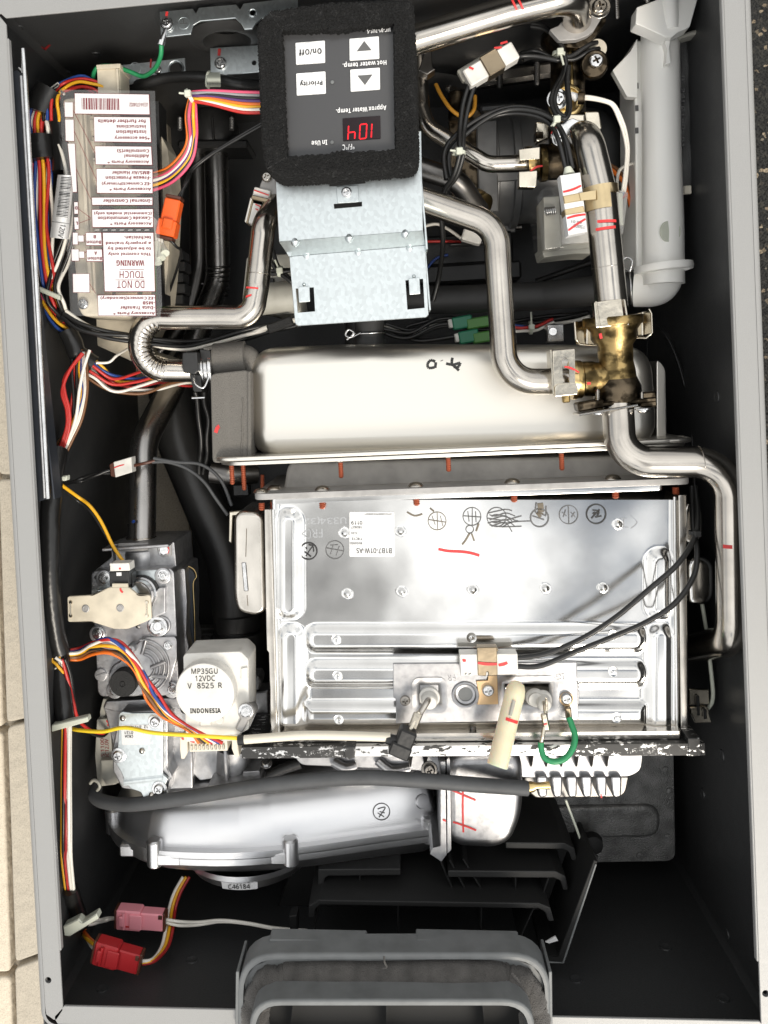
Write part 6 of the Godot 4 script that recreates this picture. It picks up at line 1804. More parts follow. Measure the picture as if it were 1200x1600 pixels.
func tank() -> void:
	var t := base("heat_exchanger_tank", "wide satin stainless tank with black pen writing across the middle", "tank", p(700, 620, -0.14))
	var z := -0.082
	var body := MB.new().prism(poly(z, [386, 543, 560, 536, 1024, 538, 1034, 700, 388, 716], 46.0, 6), z, 0.115, 0.013, 6)
	part(t, "shell", body, M.tank)
	mark(t, body, [[680, 565, 673, 563, 668, 569, 670, 575, 679, 574], [681, 566, 680, 575], [690, 563, 690.5, 564], [697, 568, 708, 570, 719, 567, 715, 574, 709, 573], [707, 559, 706, 568, 712, 574, 717, 579]], 4.2, M.ink)
	part(t, "seam_plate", MB.new().prism(poly(z - 0.02, [1026, 560, 1040, 575, 1042, 690, 1026, 694], 8.0, 3), z - 0.02, 0.04, 0.003, 2), M.tank)
	# flange along the lower edge
	var y := p(700, 702, -0.058).y
	var x0 := p(336, 728, -0.066).x
	var x1 := p(1084, 694, -0.066).x
	var fl := hplate(xz([x0, -0.2, x1, -0.2, x1, -0.075, x1 - 0.012, -0.060, x0 + 0.012, -0.060, x0, -0.075], 0.010), y, 0.0022, 0.0005)
	part(t, "flange", fl, M.tank)
	part(t, "lower_flange", hplate(xz([x0 + 0.001, -0.2, x1 - 0.001, -0.2, x1 - 0.001, -0.076, x1 - 0.013, -0.0612, x0 + 0.013, -0.0612, x0 + 0.001, -0.076], 0.010), y - 0.0032, 0.0024, 0.0004), M.tank)
	part(t, "gasket", hplate(xz([x0 + 0.004, -0.2, x1 - 0.004, -0.2, x1 - 0.004, -0.066, x0 + 0.004, -0.066], 0.006), y - 0.0023, 0.0008), M.black)
	part(t, "rolled_lip", MB.new().tube(bend(PackedVector3Array([Vector3(x0 + 0.001, y - 0.001, -0.09), Vector3(x0 + 0.002, y - 0.001, -0.062), Vector3(x1 - 0.002, y - 0.001, -0.062), Vector3(x1 - 0.001, y - 0.001, -0.09)]), 0.010, 6), 0.0018, 8), M.tank)
	for e: Array in [[362, 733, 757, -0.075], [380, 733, 766, -0.085], [532, 722, 747, -0.066], [700, 712, 737, -0.066], [877, 708, 735, -0.066]]:
		var a := p(e[0], e[1], e[3])
		a.y = y - 0.0056
		var b := p(e[0] + 1, e[2], e[3])
		part(t, "nut", MB.new().cyl(a + Vector3(0, 0.0012, 0), a - Vector3(0, 0.001, 0), 0.0030, 0.0004, 12), M.steel)
		stud(t, a, Vector3(a.x, b.y, a.z), 0.0019, M.thread_red)
	var st := stud(t, p(410, 742, -0.1), p(410, 776, -0.1), 0.0016, M.thread_red)
	part(t, "spout", MB.new().tube(bend(pts([330, 738, -0.12, 360, 742, -0.12, 400, 740, -0.13]), 0.01), 0.008, 16), M.steel_dark)
	# felt wrap on its left end
	t = base("felt_pad", "grey felt insulation pad folded round the tank's left end", "insulation", p(355, 650, -0.09))
	var pad := MB.new().prism(poly(-0.070, [329, 584, 384, 578, 390, 581, 391, 718, 332, 724], 9.0, 4), -0.069, 0.05, 0.004, 3)
	part(t, "pad", pad, M.felt)
	part(t, "fold", MB.new().prism(poly(-0.068, [386, 580, 391, 580, 392, 717, 386, 718]), -0.0675, 0.006, 0.001), M.felt)
	part(t, "worn_edge", MB.new().tube(curve(pts([379, 622, -0.0688, 380, 640, -0.0688, 378, 655, -0.0688, 379, 680, -0.0688, 377, 700, -0.0688, 378, 716, -0.0688]), 4), 0.0006, 5), M.felt)
	mark(t, pad, [[337, 676, 340, 668, 343, 666]], 6.0, M.red_pen)
	part(t, "roll", MB.new().tube(pts([336, 563, -0.092, 384, 559, -0.092]), 0.0125, 22), M.felt)
	part(t, "roll_end", MB.new().tube(bend(pts([376, 556, -0.092, 390, 558, -0.094, 394, 600, -0.10]), 0.006), 0.0085, 16), M.felt)
	# grey collar between the tank and the burner
	solo("transition_duct", "matt grey duct collar between the tank flange and the burner flange", "duct", MB.new().prism(poly(-0.086, [450, 722, 1002, 712, 1020, 765, 440, 778], 14.0, 4), -0.086, 0.10, 0.010, 5), M.duct_grey)
	t = base("rear_clip", "black plastic clip under the tank's left corner at the back", "clip", p(375, 765, -0.18))
	part(t, "clip", MB.new().box(p(378, 765, -0.18), Vector3(0.014, 0.010, 0.01), 0.001), M.black)

func bumpf(x: float, y: float, x0: float, y0: float, x1: float, y1: float, r: float, soft: float) -> float:
	# 1 inside a rounded rectangle, falling smoothly to 0 over «soft» pixels at its edge
	var cx := clampf(x, x0 + r, x1 - r)
	var cy := clampf(y, y0 + r, y1 - r)
	var d := Vector2(x - cx, y - cy).length() - r
	if x0 + r > x1 - r or y0 + r > y1 - r:
		d = maxf(maxf(x0 - x, x - x1), maxf(y0 - y, y - y1))
	return smoothstep(soft * 0.5, -soft * 0.5, d)
func burner_h(x: float, y: float) -> float:
	var h := 0.0
	h = maxf(h, 0.0034 * bumpf(x, y, 435, 800, 468, 962, 15, 19))
	h = maxf(h, 0.0036 * bumpf(x, y, 438, 980, 472, 1160, 16, 20))
	h = maxf(h, 0.0034 * bumpf(x, y, 1014, 862, 1046, 962, 15, 19))
	h = maxf(h, 0.0036 * bumpf(x, y, 1014, 980, 1048, 1160, 16, 20))
	for k in 3:
		var y0: float = [981.0, 1036.0, 1101.0][k]
		var y1: float = [1014.0, 1068.0, 1129.0][k]
		h = maxf(h, 0.0036 * bumpf(x, y, 480, y0, 1006, y1, 15, 18))
	h -= 0.0012 * bumpf(x, y, 480, 1070, 1006, 1100, 8, 12)
	h += 0.0026 * bumpf(x, y, 425, 700, 432, 1300, 2, 6)
	h += 0.0026 * bumpf(x, y, 1050, 700, 1058, 1300, 2, 6)
	h += 0.0030 * smoothstep(1140.0, 1150.0, y) - 0.004 * smoothstep(1130.0, 1140.0, y) * smoothstep(1150.0, 1144.0, y)
	for e: Array in [[626, 830], [543, 928], [628, 924], [739, 921], [852, 919], [942, 918], [965, 819], [539, 833]]:
		var d := Vector2(x - e[0], y - e[1]).length()
		h += 0.0022 * smoothstep(7.0, 1.0, d)
	h += 0.00012 * sin(x * 0.017 + 1.3) * sin(y * 0.021) + 0.00006 * sin(x * 0.05 + y * 0.043)
	return h

func burner() -> void:
	var z := -0.062
	var t := base("burner_casing", "polished pressed metal burner casing with stamps, label and horizontal ribs", "heat exchanger", p(740, 960, -0.12))
	var skin := MB.new().sheet(230, 150, func(u, v):
		var x := lerpf(422.0, 1062.0, u)
		var y := lerpf(781.0, 1166.0, v)
		var q := p(x, y, z)
		return q + Vector3(0, 0, burner_h(x, y)), Vector3(0, 0, 1))
	part(t, "front_plate", skin, M.polished)
	part(t, "core", MB.new().prism(poly(z - 0.004, [424, 784, 1060, 780, 1064, 1160, 432, 1164]), z - 0.004, 0.12), M.polished_old)
	part(t, "side_flange", MB.new().prism(poly(z + 0.004, [413, 796, 424, 796, 434, 1164, 424, 1166, 420, 1020, 417, 1016, 416, 985]), z + 0.004, 0.03, 0.0008, 2), M.polished_old)
	part(t, "side_flange", MB.new().prism(poly(z + 0.004, [1060, 774, 1073, 773, 1075, 1150, 1064, 1156]), z + 0.004, 0.03, 0.0008, 2), M.polished_old)
	part(t, "side_bead", MB.new().tube(pts([427, 796, z + 0.0025, 436, 1160, z + 0.0025]), 0.0012, 8), M.polished)
	part(t, "side_bead", MB.new().tube(pts([1054, 776, z + 0.0025, 1058, 1150, z + 0.0025]), 0.0012, 8), M.polished)
	# top flange: grey upper plate on a polished lip, domed screws through it
	var y := p(740, 770, -0.05).y
	var x0 := p(397, 780, -0.055).x
	var x1 := p(1079, 760, -0.055).x
	part(t, "top_flange", hplate(xz([x0, -0.18, x1, -0.18, x1, -0.052, x0, -0.052], 0.008), y + 0.0042, 0.0042, 0.0008), M.flange_grey)
	part(t, "top_lip", hplate(xz([x0 + 0.012, -0.18, x1 - 0.018, -0.18, x1 - 0.018, -0.0535, x0 + 0.012, -0.0535], 0.003), y - 0.0001, 0.0034, 0.0006), M.polished)
	for e: Array in [[408, -0.062], [429, -0.078], [504, -0.064], [650, -0.064], [801, -0.064], [958, -0.064], [1056, -0.066]]:
		var a := p(e[0], 770, e[1])
		a.y = y + 0.0042
		part(t, "screw", MB.new().lathe(a, Vector3(0, 1, 0), [[0.0056, 0.0], [0.0054, 0.0007], [0.0040, 0.0022], [0.0020, 0.0030], [0.0, 0.0032]], 20, false), M.steel)
		if e[0] != 429:
			stud(t, Vector3(a.x, y - 0.0034, a.z + (0.006 if e[0] > 450 and e[0] < 1000 else 0.0)), Vector3(a.x, y - 0.0085, a.z + (0.006 if e[0] > 450 and e[0] < 1000 else 0.0)), 0.0024, M.thread_red)
	# bottom flange with flaking black paint
	y = p(740, 1164, -0.045).y
	x0 = p(380, 1172, -0.048).x
	x1 = p(1097, 1168, -0.048).x
	part(t, "bottom_lip", hplate(xz([x0 + 0.02, -0.17, x1 - 0.012, -0.17, x1 - 0.012, -0.050, x0 + 0.02, -0.050], 0.002), y + 0.0060, 0.0056, 0.0008), M.polished_old)
	part(t, "bottom_flange", hplate(xz([x0, -0.17, x1, -0.17, x1, -0.044, x0, -0.044], 0.003), y, 0.0075, 0.0010), M.flaked)
	part(t, "painted_end", hplate(xz([x0 - 0.0003, -0.16, x0 + 0.078, -0.16, x0 + 0.078, -0.0436, x0 - 0.0003, -0.0436]), y + 0.0003, 0.0081, 0.0006), M.flaked_more)
	part(t, "painted_end", hplate(xz([x1 - 0.085, -0.16, x1 + 0.0003, -0.16, x1 + 0.0003, -0.0436, x1 - 0.085, -0.0436]), y + 0.0003, 0.0081, 0.0006), M.flaked_more)
	part(t, "corner_block", MB.new().prism(poly(-0.044, [1074, 1152, 1094, 1152, 1097, 1180, 1074, 1182], 2.0, 2), -0.0432, 0.04, 0.001, 2), M.flaked_more)
	part(t, "flange_clip", MB.new().prism(poly(-0.042, [536, 1166, 556, 1166, 554, 1184, 544, 1188, 538, 1184], 3.0, 3), -0.0418, 0.012, 0.0015, 2), M.flaked_more)
	for e: Array in [[739, 1143], [1009, 1146]]:
		stud(t, p(e[0], e[1] - 8, z + 0.006), p(e[0], e[1] + 9, z + 0.008), 0.0023, M.steel_dark)
	for e: Array in [[526, 997], [528, 1053], [530, 1121], [736, 994], [956, 990], [956, 1047], [961, 1118]]:
		var c := p(e[0], e[1], z) + Vector3(0, 0, burner_h(e[0], e[1]))
		part(t, "spot_weld", MB.new().lathe(c, Vector3(0, 0, 1), [[0.0036, -0.0002], [0.0034, 0.0003], [0.0029, 0.0002], [0.0018, 0.0001], [0.0015, 0.0007], [0.0, 0.0009]], 16, false), M.polished)
	# stamps and pen marks
	var st := func(s: Array, w: float, m: Material, nm := "ink_stamp") -> void:
		for i in s.size():
			for k in range(0, s[i].size(), 2):
				pass
		mark(t, skin_lite, s, w, m, nm)
	skin_lite = MB.new()
	var zz := z + 0.0003
	skin_lite.q(p(424, 784, zz), p(1060, 784, zz), p(1060, 978, zz), p(424, 978, zz), Vector3(0, 0, 1))
	st.call([ringpx(482, 861, 13)], 2.2, M.ink)
	st.call([[478, 869, 488, 854, 490, 862], [476, 862, 486, 870], [482, 851, 490, 853], [478, 855, 479, 858]], 2.0, M.ink)
	st.call([ringpx(523, 859, 14), [509, 856, 537, 861], [516, 866, 520, 853], [525, 868, 530, 853], [516, 852, 528, 851]], 1.3, M.ink_soft)
	st.call([ringpx(683, 814, 14), [670, 812, 697, 816], [683, 800, 684, 828], [675, 806, 680, 820], [688, 806, 692, 822]], 1.2, M.stain)
	st.call([ringpx(737.5, 807, 14), [724, 806, 751, 808], [738, 794, 738, 821], [731, 799, 733, 815], [743, 799, 744, 816], ringpx(734, 827, 6)], 1.3, M.ink_soft)
	st.call([[734, 833, 727, 845, 722, 851], [737, 834, 741, 845], [748, 818, 744, 830], [660, 803, 648, 806, 636, 800], [678, 799, 672, 794]], 2.6, M.stain, "stain")
	var sc := []
	for k in 9:
		var y0 := 798.0 + 2.6 * k
		sc.append([762 + (k % 3) * 3, y0 + 4, 775, y0 + 1 + (k % 2) * 5, 790, y0 - 2 + (k % 4) * 3, 800 + (k % 4) * 5, y0 + (k % 3) * 6])
	sc.append([785, 824, 800, 816, 830, 814])
	st.call(sc, 1.6, M.ink_soft, "stain")
	st.call([ringpx(776, 808, 15)], 1.3, M.ink_soft)
	st.call([ringpx(843, 809, 14), [838, 785, 836, 800], [853, 783, 853, 805], [832, 806, 850, 812], [836, 800, 846, 803, 853, 806]], 2.2, M.ink_soft)
	st.call([[844, 786, 845, 800, 840, 806]], 9.0, M.stain, "stain")
	st.call([ringpx(888.5, 804, 14.5), [888, 790, 889, 818], [880, 808, 884, 796], [892, 800, 899, 808], [893, 808, 898, 800], [878, 800, 885, 806]], 1.3, M.ink_soft)
	st.call([ringpx(931.5, 803, 15)], 2.2, M.ink)
	st.call([[924, 810, 937, 796], [926, 797, 936, 799, 933, 806], [930, 808, 940, 806], [926, 803, 930, 800]], 2.2, M.ink)
	st.call([[685, 858, 700, 861, 720, 862, 735, 864, 749, 868]], 4.0, M.red_pen, "pen_mark")
	# raised lettering
	var emb := func(s: String, x: float, y2: float, xe: float, ye: float, h: float) -> void:
		text3(t, s, (p(x, y2, zz) + p(xe, ye, zz)) * 0.5 - Vector3(0, 0, 0.0002), (p(xe, ye, zz) - p(x, y2, zz)).normalized(), Vector3(0, 0, 1), p(x, y2, zz).distance_to(p(xe, ye, zz)), h * mm(z), M.emboss, false, false, "raised_lettering")
	emb.call("U334(32)", 541, 812, 470, 814, 12.0)
	emb.call("FR", 504, 833, 488, 834, 13.0)
	st.call([[472, 834, 484, 827, 484, 841, 472, 834]], 1.4, M.emboss, "raised_arrow")
	st.call([[986, 806, 996, 816, 986, 826], [970, 810, 980, 810], [972, 824, 982, 824], [975, 810, 975, 824]], 1.4, M.emboss, "raised_arrow")
	# paper label (its square code left out)
	var lb := part(t, "paper_label", MB.new().prism(poly(z + 0.0008, [546, 800, 616, 800, 616.5, 870, 546, 870], 2.0, 2), z + 0.0008, 0.0004), M.paper)
	lines(lb, z + 0.0010, [["B1B7-01W-AS", 612, 557, 860.5, 8.0], ["0119", 566, 549, 817, 5.6]], M.ink, false)
	lines(lb, z + 0.0010, [["180827", 566, 549, 824, 3.6], ["[CD]", 558, 549, 833, 3.6], ["T 8C13", 566, 550, 842, 3.6], ["80/20000", 566, 547, 849, 3.2], ["AY10-U00007N4-0040271", 612, 570, 803.5, 2.6]], M.ink_soft, false)
	# return bends at both sides
	t = base("return_bend", "polished rounded return bend box on the burner's left side", "heat exchanger", p(392, 880, -0.1))
	var b := MB.new().prism(poly(-0.068, [366, 806, 376, 798, 412, 800, 416, 955, 400, 962, 372, 956, 366, 930], 30.0, 6), -0.066, 0.055, 0.0125, 6)
	part(t, "shell", b, M.polished_old)
	mark(t, b, [[386, 804, 384, 870]], 1.0, M.stain, "weld_seam")
	mark(t, b, [[386, 930, 388, 955]], 1.0, M.stain, "weld_seam")
	part(t, "stamped_pad", MB.new().box(p(383, 901, -0.0662), Vector3(0.0035, 0.021, 0.0016), 0.0006, rz(2)), M.bright)
	part(t, "side_tab", MB.new().prism(poly(-0.08, [358, 800, 392, 796, 392, 804, 364, 806, 362, 850, 357, 846]), -0.08, 0.004, 0.0006), M.clip)
	part(t, "inner_bend", MB.new().prism(poly(-0.085, [408, 890, 424, 890, 426, 952, 412, 950], 7.0, 4), -0.08, 0.04, 0.005, 4), M.polished)
	t = base("right_return_bends", "two polished rounded return bends on the burner's right side", "heat exchanger", p(1085, 860, -0.1))
	part(t, "bend", MB.new().prism(poly(-0.075, [1066, 786, 1090, 784, 1096, 800, 1096, 838, 1084, 850, 1066, 846], 10.0, 4), -0.072, 0.05, 0.009, 5), M.polished_old)
	part(t, "bend", MB.new().prism(poly(-0.075, [1068, 872, 1098, 868, 1112, 880, 1112, 930, 1100, 944, 1070, 942], 14.0, 5), -0.070, 0.05, 0.011, 6), M.polished)
	t = base("thin_rod", "thin pale rod hanging below the right return bend to a steel clip", "rod", p(1108, 1020, -0.09))
	part(t, "rod", MB.new().tube(curve(pts([1096, 938, -0.085, 1103, 980, -0.085, 1110, 1040, -0.085, 1114, 1080, -0.085, 1112, 1098, -0.087, 1105, 1108, -0.09]), 6), 0.0014, 8), M.natural)
	part(t, "clip", MB.new().prism(poly(-0.085, [1077, 1077, 1108, 1078, 1108, 1101, 1077, 1102], 1.0, 2), -0.085, 0.003, 0.0006).prism(poly(-0.082, [1078, 1106, 1104, 1104, 1112, 1129, 1086, 1130], 1.0, 2), -0.082, 0.003, 0.0006), M.clip)
	part(t, "clip_leg", MB.new().box(p(1090, 1102, -0.083), Vector3(0.0022, 0.014, 0.003), 0.0005).box(p(1101, 1115, -0.080), Vector3(0.0022, 0.007, 0.003), 0.0005), M.black)
	part(t, "clip_cross", MB.new().cyl(p(1078, 1112, -0.084), p(1106, 1110, -0.084), 0.0024, 0.0004, 12), M.clip)
	solo("left_overheat_wire", "thin grey leads curving from a white plug toward the burner's left bend", "wire", MB.new().tube(curve(pts([238, 722, -0.10, 262, 722, -0.10, 292, 732, -0.10, 318, 752, -0.10, 338, 780, -0.10, 356, 805, -0.10]), 7), 0.0013, 6).tube(curve(pts([240, 716, -0.10, 275, 722, -0.10, 315, 726, -0.10, 345, 750, -0.10, 362, 790, -0.10]), 7), 0.0013, 6), M.grey_hose)
	t = base("white_plug", "white two-pin plug with brown end left of the gas pipe", "connector", p(190, 730, -0.09))
	part(t, "housing", MB.new().prism(poly(-0.085, [177, 722, 205, 714, 206, 738, 180, 746], 1.0, 2), -0.085, 0.01, 0.0008), M.white)
	part(t, "end", MB.new().prism(poly(-0.086, [171, 726, 177, 722, 182, 746, 173, 744], 1.0, 2), -0.086, 0.009, 0.0008), M.c_brown)
	stroke(t, -0.0848, [178, 731, 186, 728, 194, 726], 2.0, M.red_pen)
	bundle(t, [90, 757, -0.055, 120, 752, -0.085, 148, 742, -0.086, 172, 737, -0.088], ["w_black", "w_black"], 0.0013, 0.0013, 1.0)
	wire(t, [206, 728, -0.09, 225, 724, -0.098, 242, 720, -0.1], 0.0012, M.c_brown)

var skin_lite: MB

func burner_fittings() -> void:
	var z := -0.0545
	var t := base("electrode_plate", "grey metal electrode plate screwed across the burner's lower front", "plate", p(760, 1090, z))
	var f := func(a: Array) -> Array:
		var r := []
		for i in range(0, a.size(), 2):
			r.append(a[i] / 4.0 + 620.0)
			r.append(a[i + 1] / 4.0 + 1000.0)
		return r
	var holes := [poly(z, f.call([112, 254, 294, 252, 298, 436, 112, 438]), 9.0, 4), poly(z, f.call([640, 248, 986, 244, 990, 434, 660, 436]), 9.0, 4), disc(p2(727.5, 1086, z), 19.5 * mm(z), 28)]
	part(t, "plate", MB.new().prism(poly(z, f.call([-24, 148, 1125, 138, 1136, 498, -4, 522, -6, 370, -22, 360]), 1.5, 2), z, 0.0022, 0.0005, 2, holes), M.cast_mid)
	part(t, "edge_step", MB.new().prism(poly(z - 0.001, f.call([1115, 270, 1140, 272, 1140, 400, 1115, 402])), z - 0.001, 0.003, 0.0004), M.cast_mid)
	# pressed recesses: rounded wells with floors
	for q: Array in [[112, 254, 294, 252, 298, 436, 112, 438], [640, 248, 986, 244, 990, 434, 660, 436]]:
		var o := poly(z, f.call(q), 9.0, 4)
		var rings := []
		for k in 7:
			var a := PI * 0.5 * k / 6.0
			var ins := MB.inset(o if not Geometry2D.is_polygon_clockwise(o) else rev(o), -0.0022 + 0.0060 * sin(a))
			var ring := PackedVector3Array()
			for v in ins:
				ring.append(Vector3(v.x, v.y, z + 0.0006 - 0.0026 * (1.0 - cos(a))))
			rings.append(ring)
		var w := MB.new()
		w.ang = 60
		w.loft(rings, true, false, false, -1.0)
		var fl := PackedVector2Array()
		for v: Vector3 in rings[-1]:
			fl.append(Vector2(v.x, v.y))
		w.face(fl, rings[-1][0].z, [], Vector3(0, 0, 1))
		part(t, "recess", w, M.cast_mid)
	part(t, "sight_glass_ring", MB.new().lathe(p(727.5, 1086, z), Vector3(0, 0, 1), [[0.0096, -0.0002], [0.0092, 0.0010], [0.0082, 0.0013], [0.0072, 0.0008], [0.0066, -0.0012], [0.0050, -0.0016], [0.0049, -0.0022]], 32, false), M.cast_mid)
	part(t, "sight_glass", MB.new().lathe(p(727.5, 1086, z), Vector3(0, 0, 1), [[0.0050, -0.0021], [0.0, -0.0020]], 24, false), M.grey_plastic)
	screw(t, p(633, 1094, z), 0.0036, M.steel, "pan", Vector3(0, 0, 1), 0.15)
	text3(t, "FR", p(705.5, 1059, z - 0.0001), (p(699, 1059.5, z) - p(712, 1058.5, z)).normalized(), Vector3(0, 0, 1), 12 * mm(z), 9 * mm(z), M.emboss, false, false, "raised_lettering")
	text3(t, "IG", p(875.5, 1057, z - 0.0001), (p(869, 1057.5, z) - p(882, 1056.5, z)).normalized(), Vector3(0, 0, 1), 12 * mm(z), 9 * mm(z), M.emboss, false, false, "raised_lettering")
	part(t, "earth_symbol", MB.new().lathe(p(881, 1112, z), Vector3(0, 0, 1), [[0.0044, -0.0001], [0.0043, 0.0002], [0.0040, 0.0002], [0.0039, -0.0001]], 20, false), M.emboss)
	# left electrode
	t = base("flame_electrode", "white ceramic flame electrode with bent metal rod, left on the plate", "electrode", p(668, 1094, -0.05))
	part(t, "insulator", MB.new().lathe(p(671, 1088, z - 0.003), Vector3(-0.05, -0.12, 1), [[0.0075, 0.0], [0.0072, 0.002], [0.0058, 0.003], [0.0054, 0.008], [0.0048, 0.0095], [0.0040, 0.010]], 24), M.white)
	part(t, "rod", MB.new().tube(bend(pts([670, 1094, z + 0.002, 669, 1094, z + 0.011, 658, 1112, z + 0.014, 648, 1132, -0.036]), 0.004, 6), 0.0021, 10), M.steel)
	# tan plate and fuse with brown clip
	t = base("tan_bracket", "small tan metal bracket screwed beside the round sight glass", "bracket", p(761, 1082, -0.05))
	part(t, "plate", MB.new().prism(poly(z + 0.001, f.call([495, 256, 566, 252, 570, 222, 628, 222, 634, 402, 502, 405, 514, 350]), 1.2, 2), z + 0.0012, 0.0010, 0.0003), M.tan_plate)
	screw(t, p(762.5, 1078, z + 0.0012), 0.0041, M.bright, "pan", Vector3(0, 0, 1), 0.2)
	t = base("burner_fuse", "white ceramic fuse with red dash held by a brown clip on the burner", "fuse", p(764, 1038, -0.045))
	var zf := -0.040
	part(t, "body", MB.new().prism(poly(zf, f.call([394, 90, 755, 86, 760, 216, 400, 224]), 1.5, 2), zf, 0.011, 0.0010, 2), M.white)
	part(t, "clip", MB.new().prism(poly(zf + 0.001, f.call([500, 48, 626, 46, 630, 222, 572, 226, 572, 200, 560, 200, 558, 226, 508, 224]), 1.2, 2), zf + 0.0010, 0.0012, 0.0004), M.clip_brown)
	part(t, "clip_top", MB.new().box(p(761, 1012, -0.046), Vector3(0.0135, 0.0012, 0.012), 0.0003), M.clip_brown)
	stroke(t, zf + 0.0003, f.call([411, 130, 418, 128, 432, 129]), 4.5, M.red_pen)
	stroke(t, zf + 0.0014, f.call([506, 143, 560, 150, 627, 150]), 4.6, M.red_pen)
	stroke(t, zf + 0.0003, f.call([636, 158, 665, 152, 692, 142]), 5.0, M.red_pen)
	for q: Array in [[425, 216, 436, 206], [448, 216, 464, 208]]:
		stroke(t, zf + 0.0003, f.call([q[0], q[1], q[2], q[3]]), 1.6, M.ink_soft, "print")
	var c1 := [808, 1028, zf - 0.004, 850, 1022, zf - 0.002, 905, 1000, zf + 0.002, 960, 966, zf + 0.003, 1015, 920, zf + 0.002, 1060, 880, zf - 0.002, 1086, 838, zf - 0.012, 1090, 800, zf - 0.022, 1086, 760, -0.075]
	var c2 := [808, 1041, zf - 0.004, 845, 1040, zf - 0.002, 900, 1018, zf + 0.001, 955, 996, zf + 0.002, 1010, 972, zf + 0.002, 1055, 942, zf, 1084, 900, zf - 0.006, 1089, 860, zf - 0.012, 1083, 820, zf - 0.022, 1081, 760, -0.075]
	wire(t, c1, 0.0018, M.black_wire, "wire", 8, 9)
	wire(t, c2, 0.0018, M.black_wire, "wire", 8, 9)
	tie(t, p(1086, 832, zf - 0.016), Vector3(0, 1, 0), 0.0042, M.black)
	# yellow tube
	t = base("yellow_tube", "translucent yellow rubber tube with red pen dash over the igniter", "tube", p(790, 1140, -0.04))
	var a := p(804, 1086, -0.040)
	var e := p(777, 1197, -0.026)
	var d := (e - a).normalized()
	part(t, "sleeve", MB.new().lathe(e, -d, [[0.0048, 0.002], [0.0052, 0.0], [0.0066, 0.0], [0.0068, 0.001], [0.0064, 0.040], [0.0067, 0.046], [0.0062, 0.050], [0.0048, 0.0535], [0.002, 0.0553], [0.0, 0.0556]], 28, false), M.tube_yellow)
	pipe_mark(t, a + d * 0.016, d, 0.0067, 0.0010, -0.9, 0.5, M.red_pen)
	part(t, "pin", MB.new().tube(pts([803, 1094, -0.0335, 797, 1118, -0.030]), PackedFloat32Array([0.0014, 0.0011]), 8).tube(pts([797, 1120, -0.030, 792, 1138, -0.028]), 0.0006, 6), M.grey_cream)
	# igniter and its green earth lead
	t = base("igniter", "white igniter insulator with metal lead and green earth wire loop", "igniter", p(850, 1100, -0.045))
	part(t, "insulator", MB.new().lathe(p(848, 1092, z - 0.003), Vector3(-0.05, -0.12, 1), [[0.0066, 0.0], [0.0062, 0.002], [0.0052, 0.003], [0.0048, 0.008], [0.0040, 0.0094]], 22), M.white)
	part(t, "second_insulator", MB.new().lathe(p(836, 1090, z - 0.003), Vector3(0, 0, 1), [[0.0066, 0.0], [0.0062, 0.002], [0.0050, 0.003], [0.0048, 0.005]], 22), M.white)
	part(t, "terminal", MB.new().tube(bend(pts([849, 1096, z + 0.005, 851, 1100, z + 0.010, 853, 1120, -0.040, 848, 1150, -0.038, 845, 1162, -0.038]), 0.003, 5), PackedFloat32Array(reps(0.0013, 64)), 8), M.clip)
	part(t, "crimp", MB.new().box(p(852, 1128, -0.039), Vector3(0.0042, 0.0115, 0.003), 0.0008, rz(8)).box(p(853.5, 1102, -0.043), Vector3(0.0016, 0.009, 0.004), 0.0003, rz(-4)), M.clip)
	stroke(t, -0.0372, [850, 1132, 855, 1131], 2.4, M.red_pen)
	part(t, "earth_wire", MB.new().tube(curve(pts([845, 1160, -0.038, 846, 1172, -0.037, 852, 1185, -0.035, 867, 1190, -0.034, 884, 1184, -0.035, 896, 1166, -0.037, 898, 1148, -0.040, 893, 1132, -0.043, 889, 1121, -0.045]), 8), 0.0020, 12), M.w_green)
	part(t, "ring_terminal", MB.new().lathe(p(885, 1092, z), Vector3(0, 0, 1), [[0.0047, 0.0], [0.0047, 0.0008], [0.002, 0.0009]], 20, false).tube(pts([886, 1100, z + 0.0005, 888, 1112, z + 0.003]), PackedFloat32Array([0.0016, 0.0022]), 8), M.tan_plate)
	part(t, "terminal_crimp", MB.new().box(p(888, 1114, z + 0.005), Vector3(0.0040, 0.0085, 0.004), 0.0008, rz(4)), M.clip_brown)
	screw(t, p(885, 1091, z + 0.0009), 0.0039, M.bright, "pan", Vector3(0, 0, 1), 0.3)
	# ribbed aluminium casting under the burner
	t = base("ribbed_casting", "cast aluminium ribbed gas inlet under the burner's bottom flange", "casting", p(850, 1215, -0.1))
	var zc := -0.075
	part(t, "body", MB.new().prism(poly(zc, [455, 1176, 1006, 1174, 1002, 1204, 985, 1214, 830, 1216, 640, 1204, 470, 1196], 8.0, 4), zc, 0.07, 0.006, 4), M.cast_mid)
	part(t, "tail", MB.new().prism(poly(zc - 0.010, [818, 1212, 985, 1212, 978, 1240, 968, 1247, 836, 1248, 822, 1236], 6.0, 4), zc - 0.010, 0.06, 0.006, 4), M.steel_dark)  # dark metal: shade of the gaps between teeth put into its colour
	for k in 14:
		var x := 641.0 + 23.6 * k
		var w := MB.new()
		var r0 := PackedVector3Array([p(x - 4, 1182, zc + 0.013), p(x + 4, 1182, zc + 0.013), p(x + 4, 1182, zc), p(x - 4, 1182, zc)])
		var r1 := PackedVector3Array([p(x - 1.5, 1198, zc + 0.004), p(x + 1.5, 1198, zc + 0.004), p(x + 1.5, 1198, zc - 0.002), p(x - 1.5, 1198, zc - 0.002)])
		w.loft([r0, r1])
		part(t, "rib", w, M.steel_dark)  # darker than the casting: shaded undersides put into the rib colour
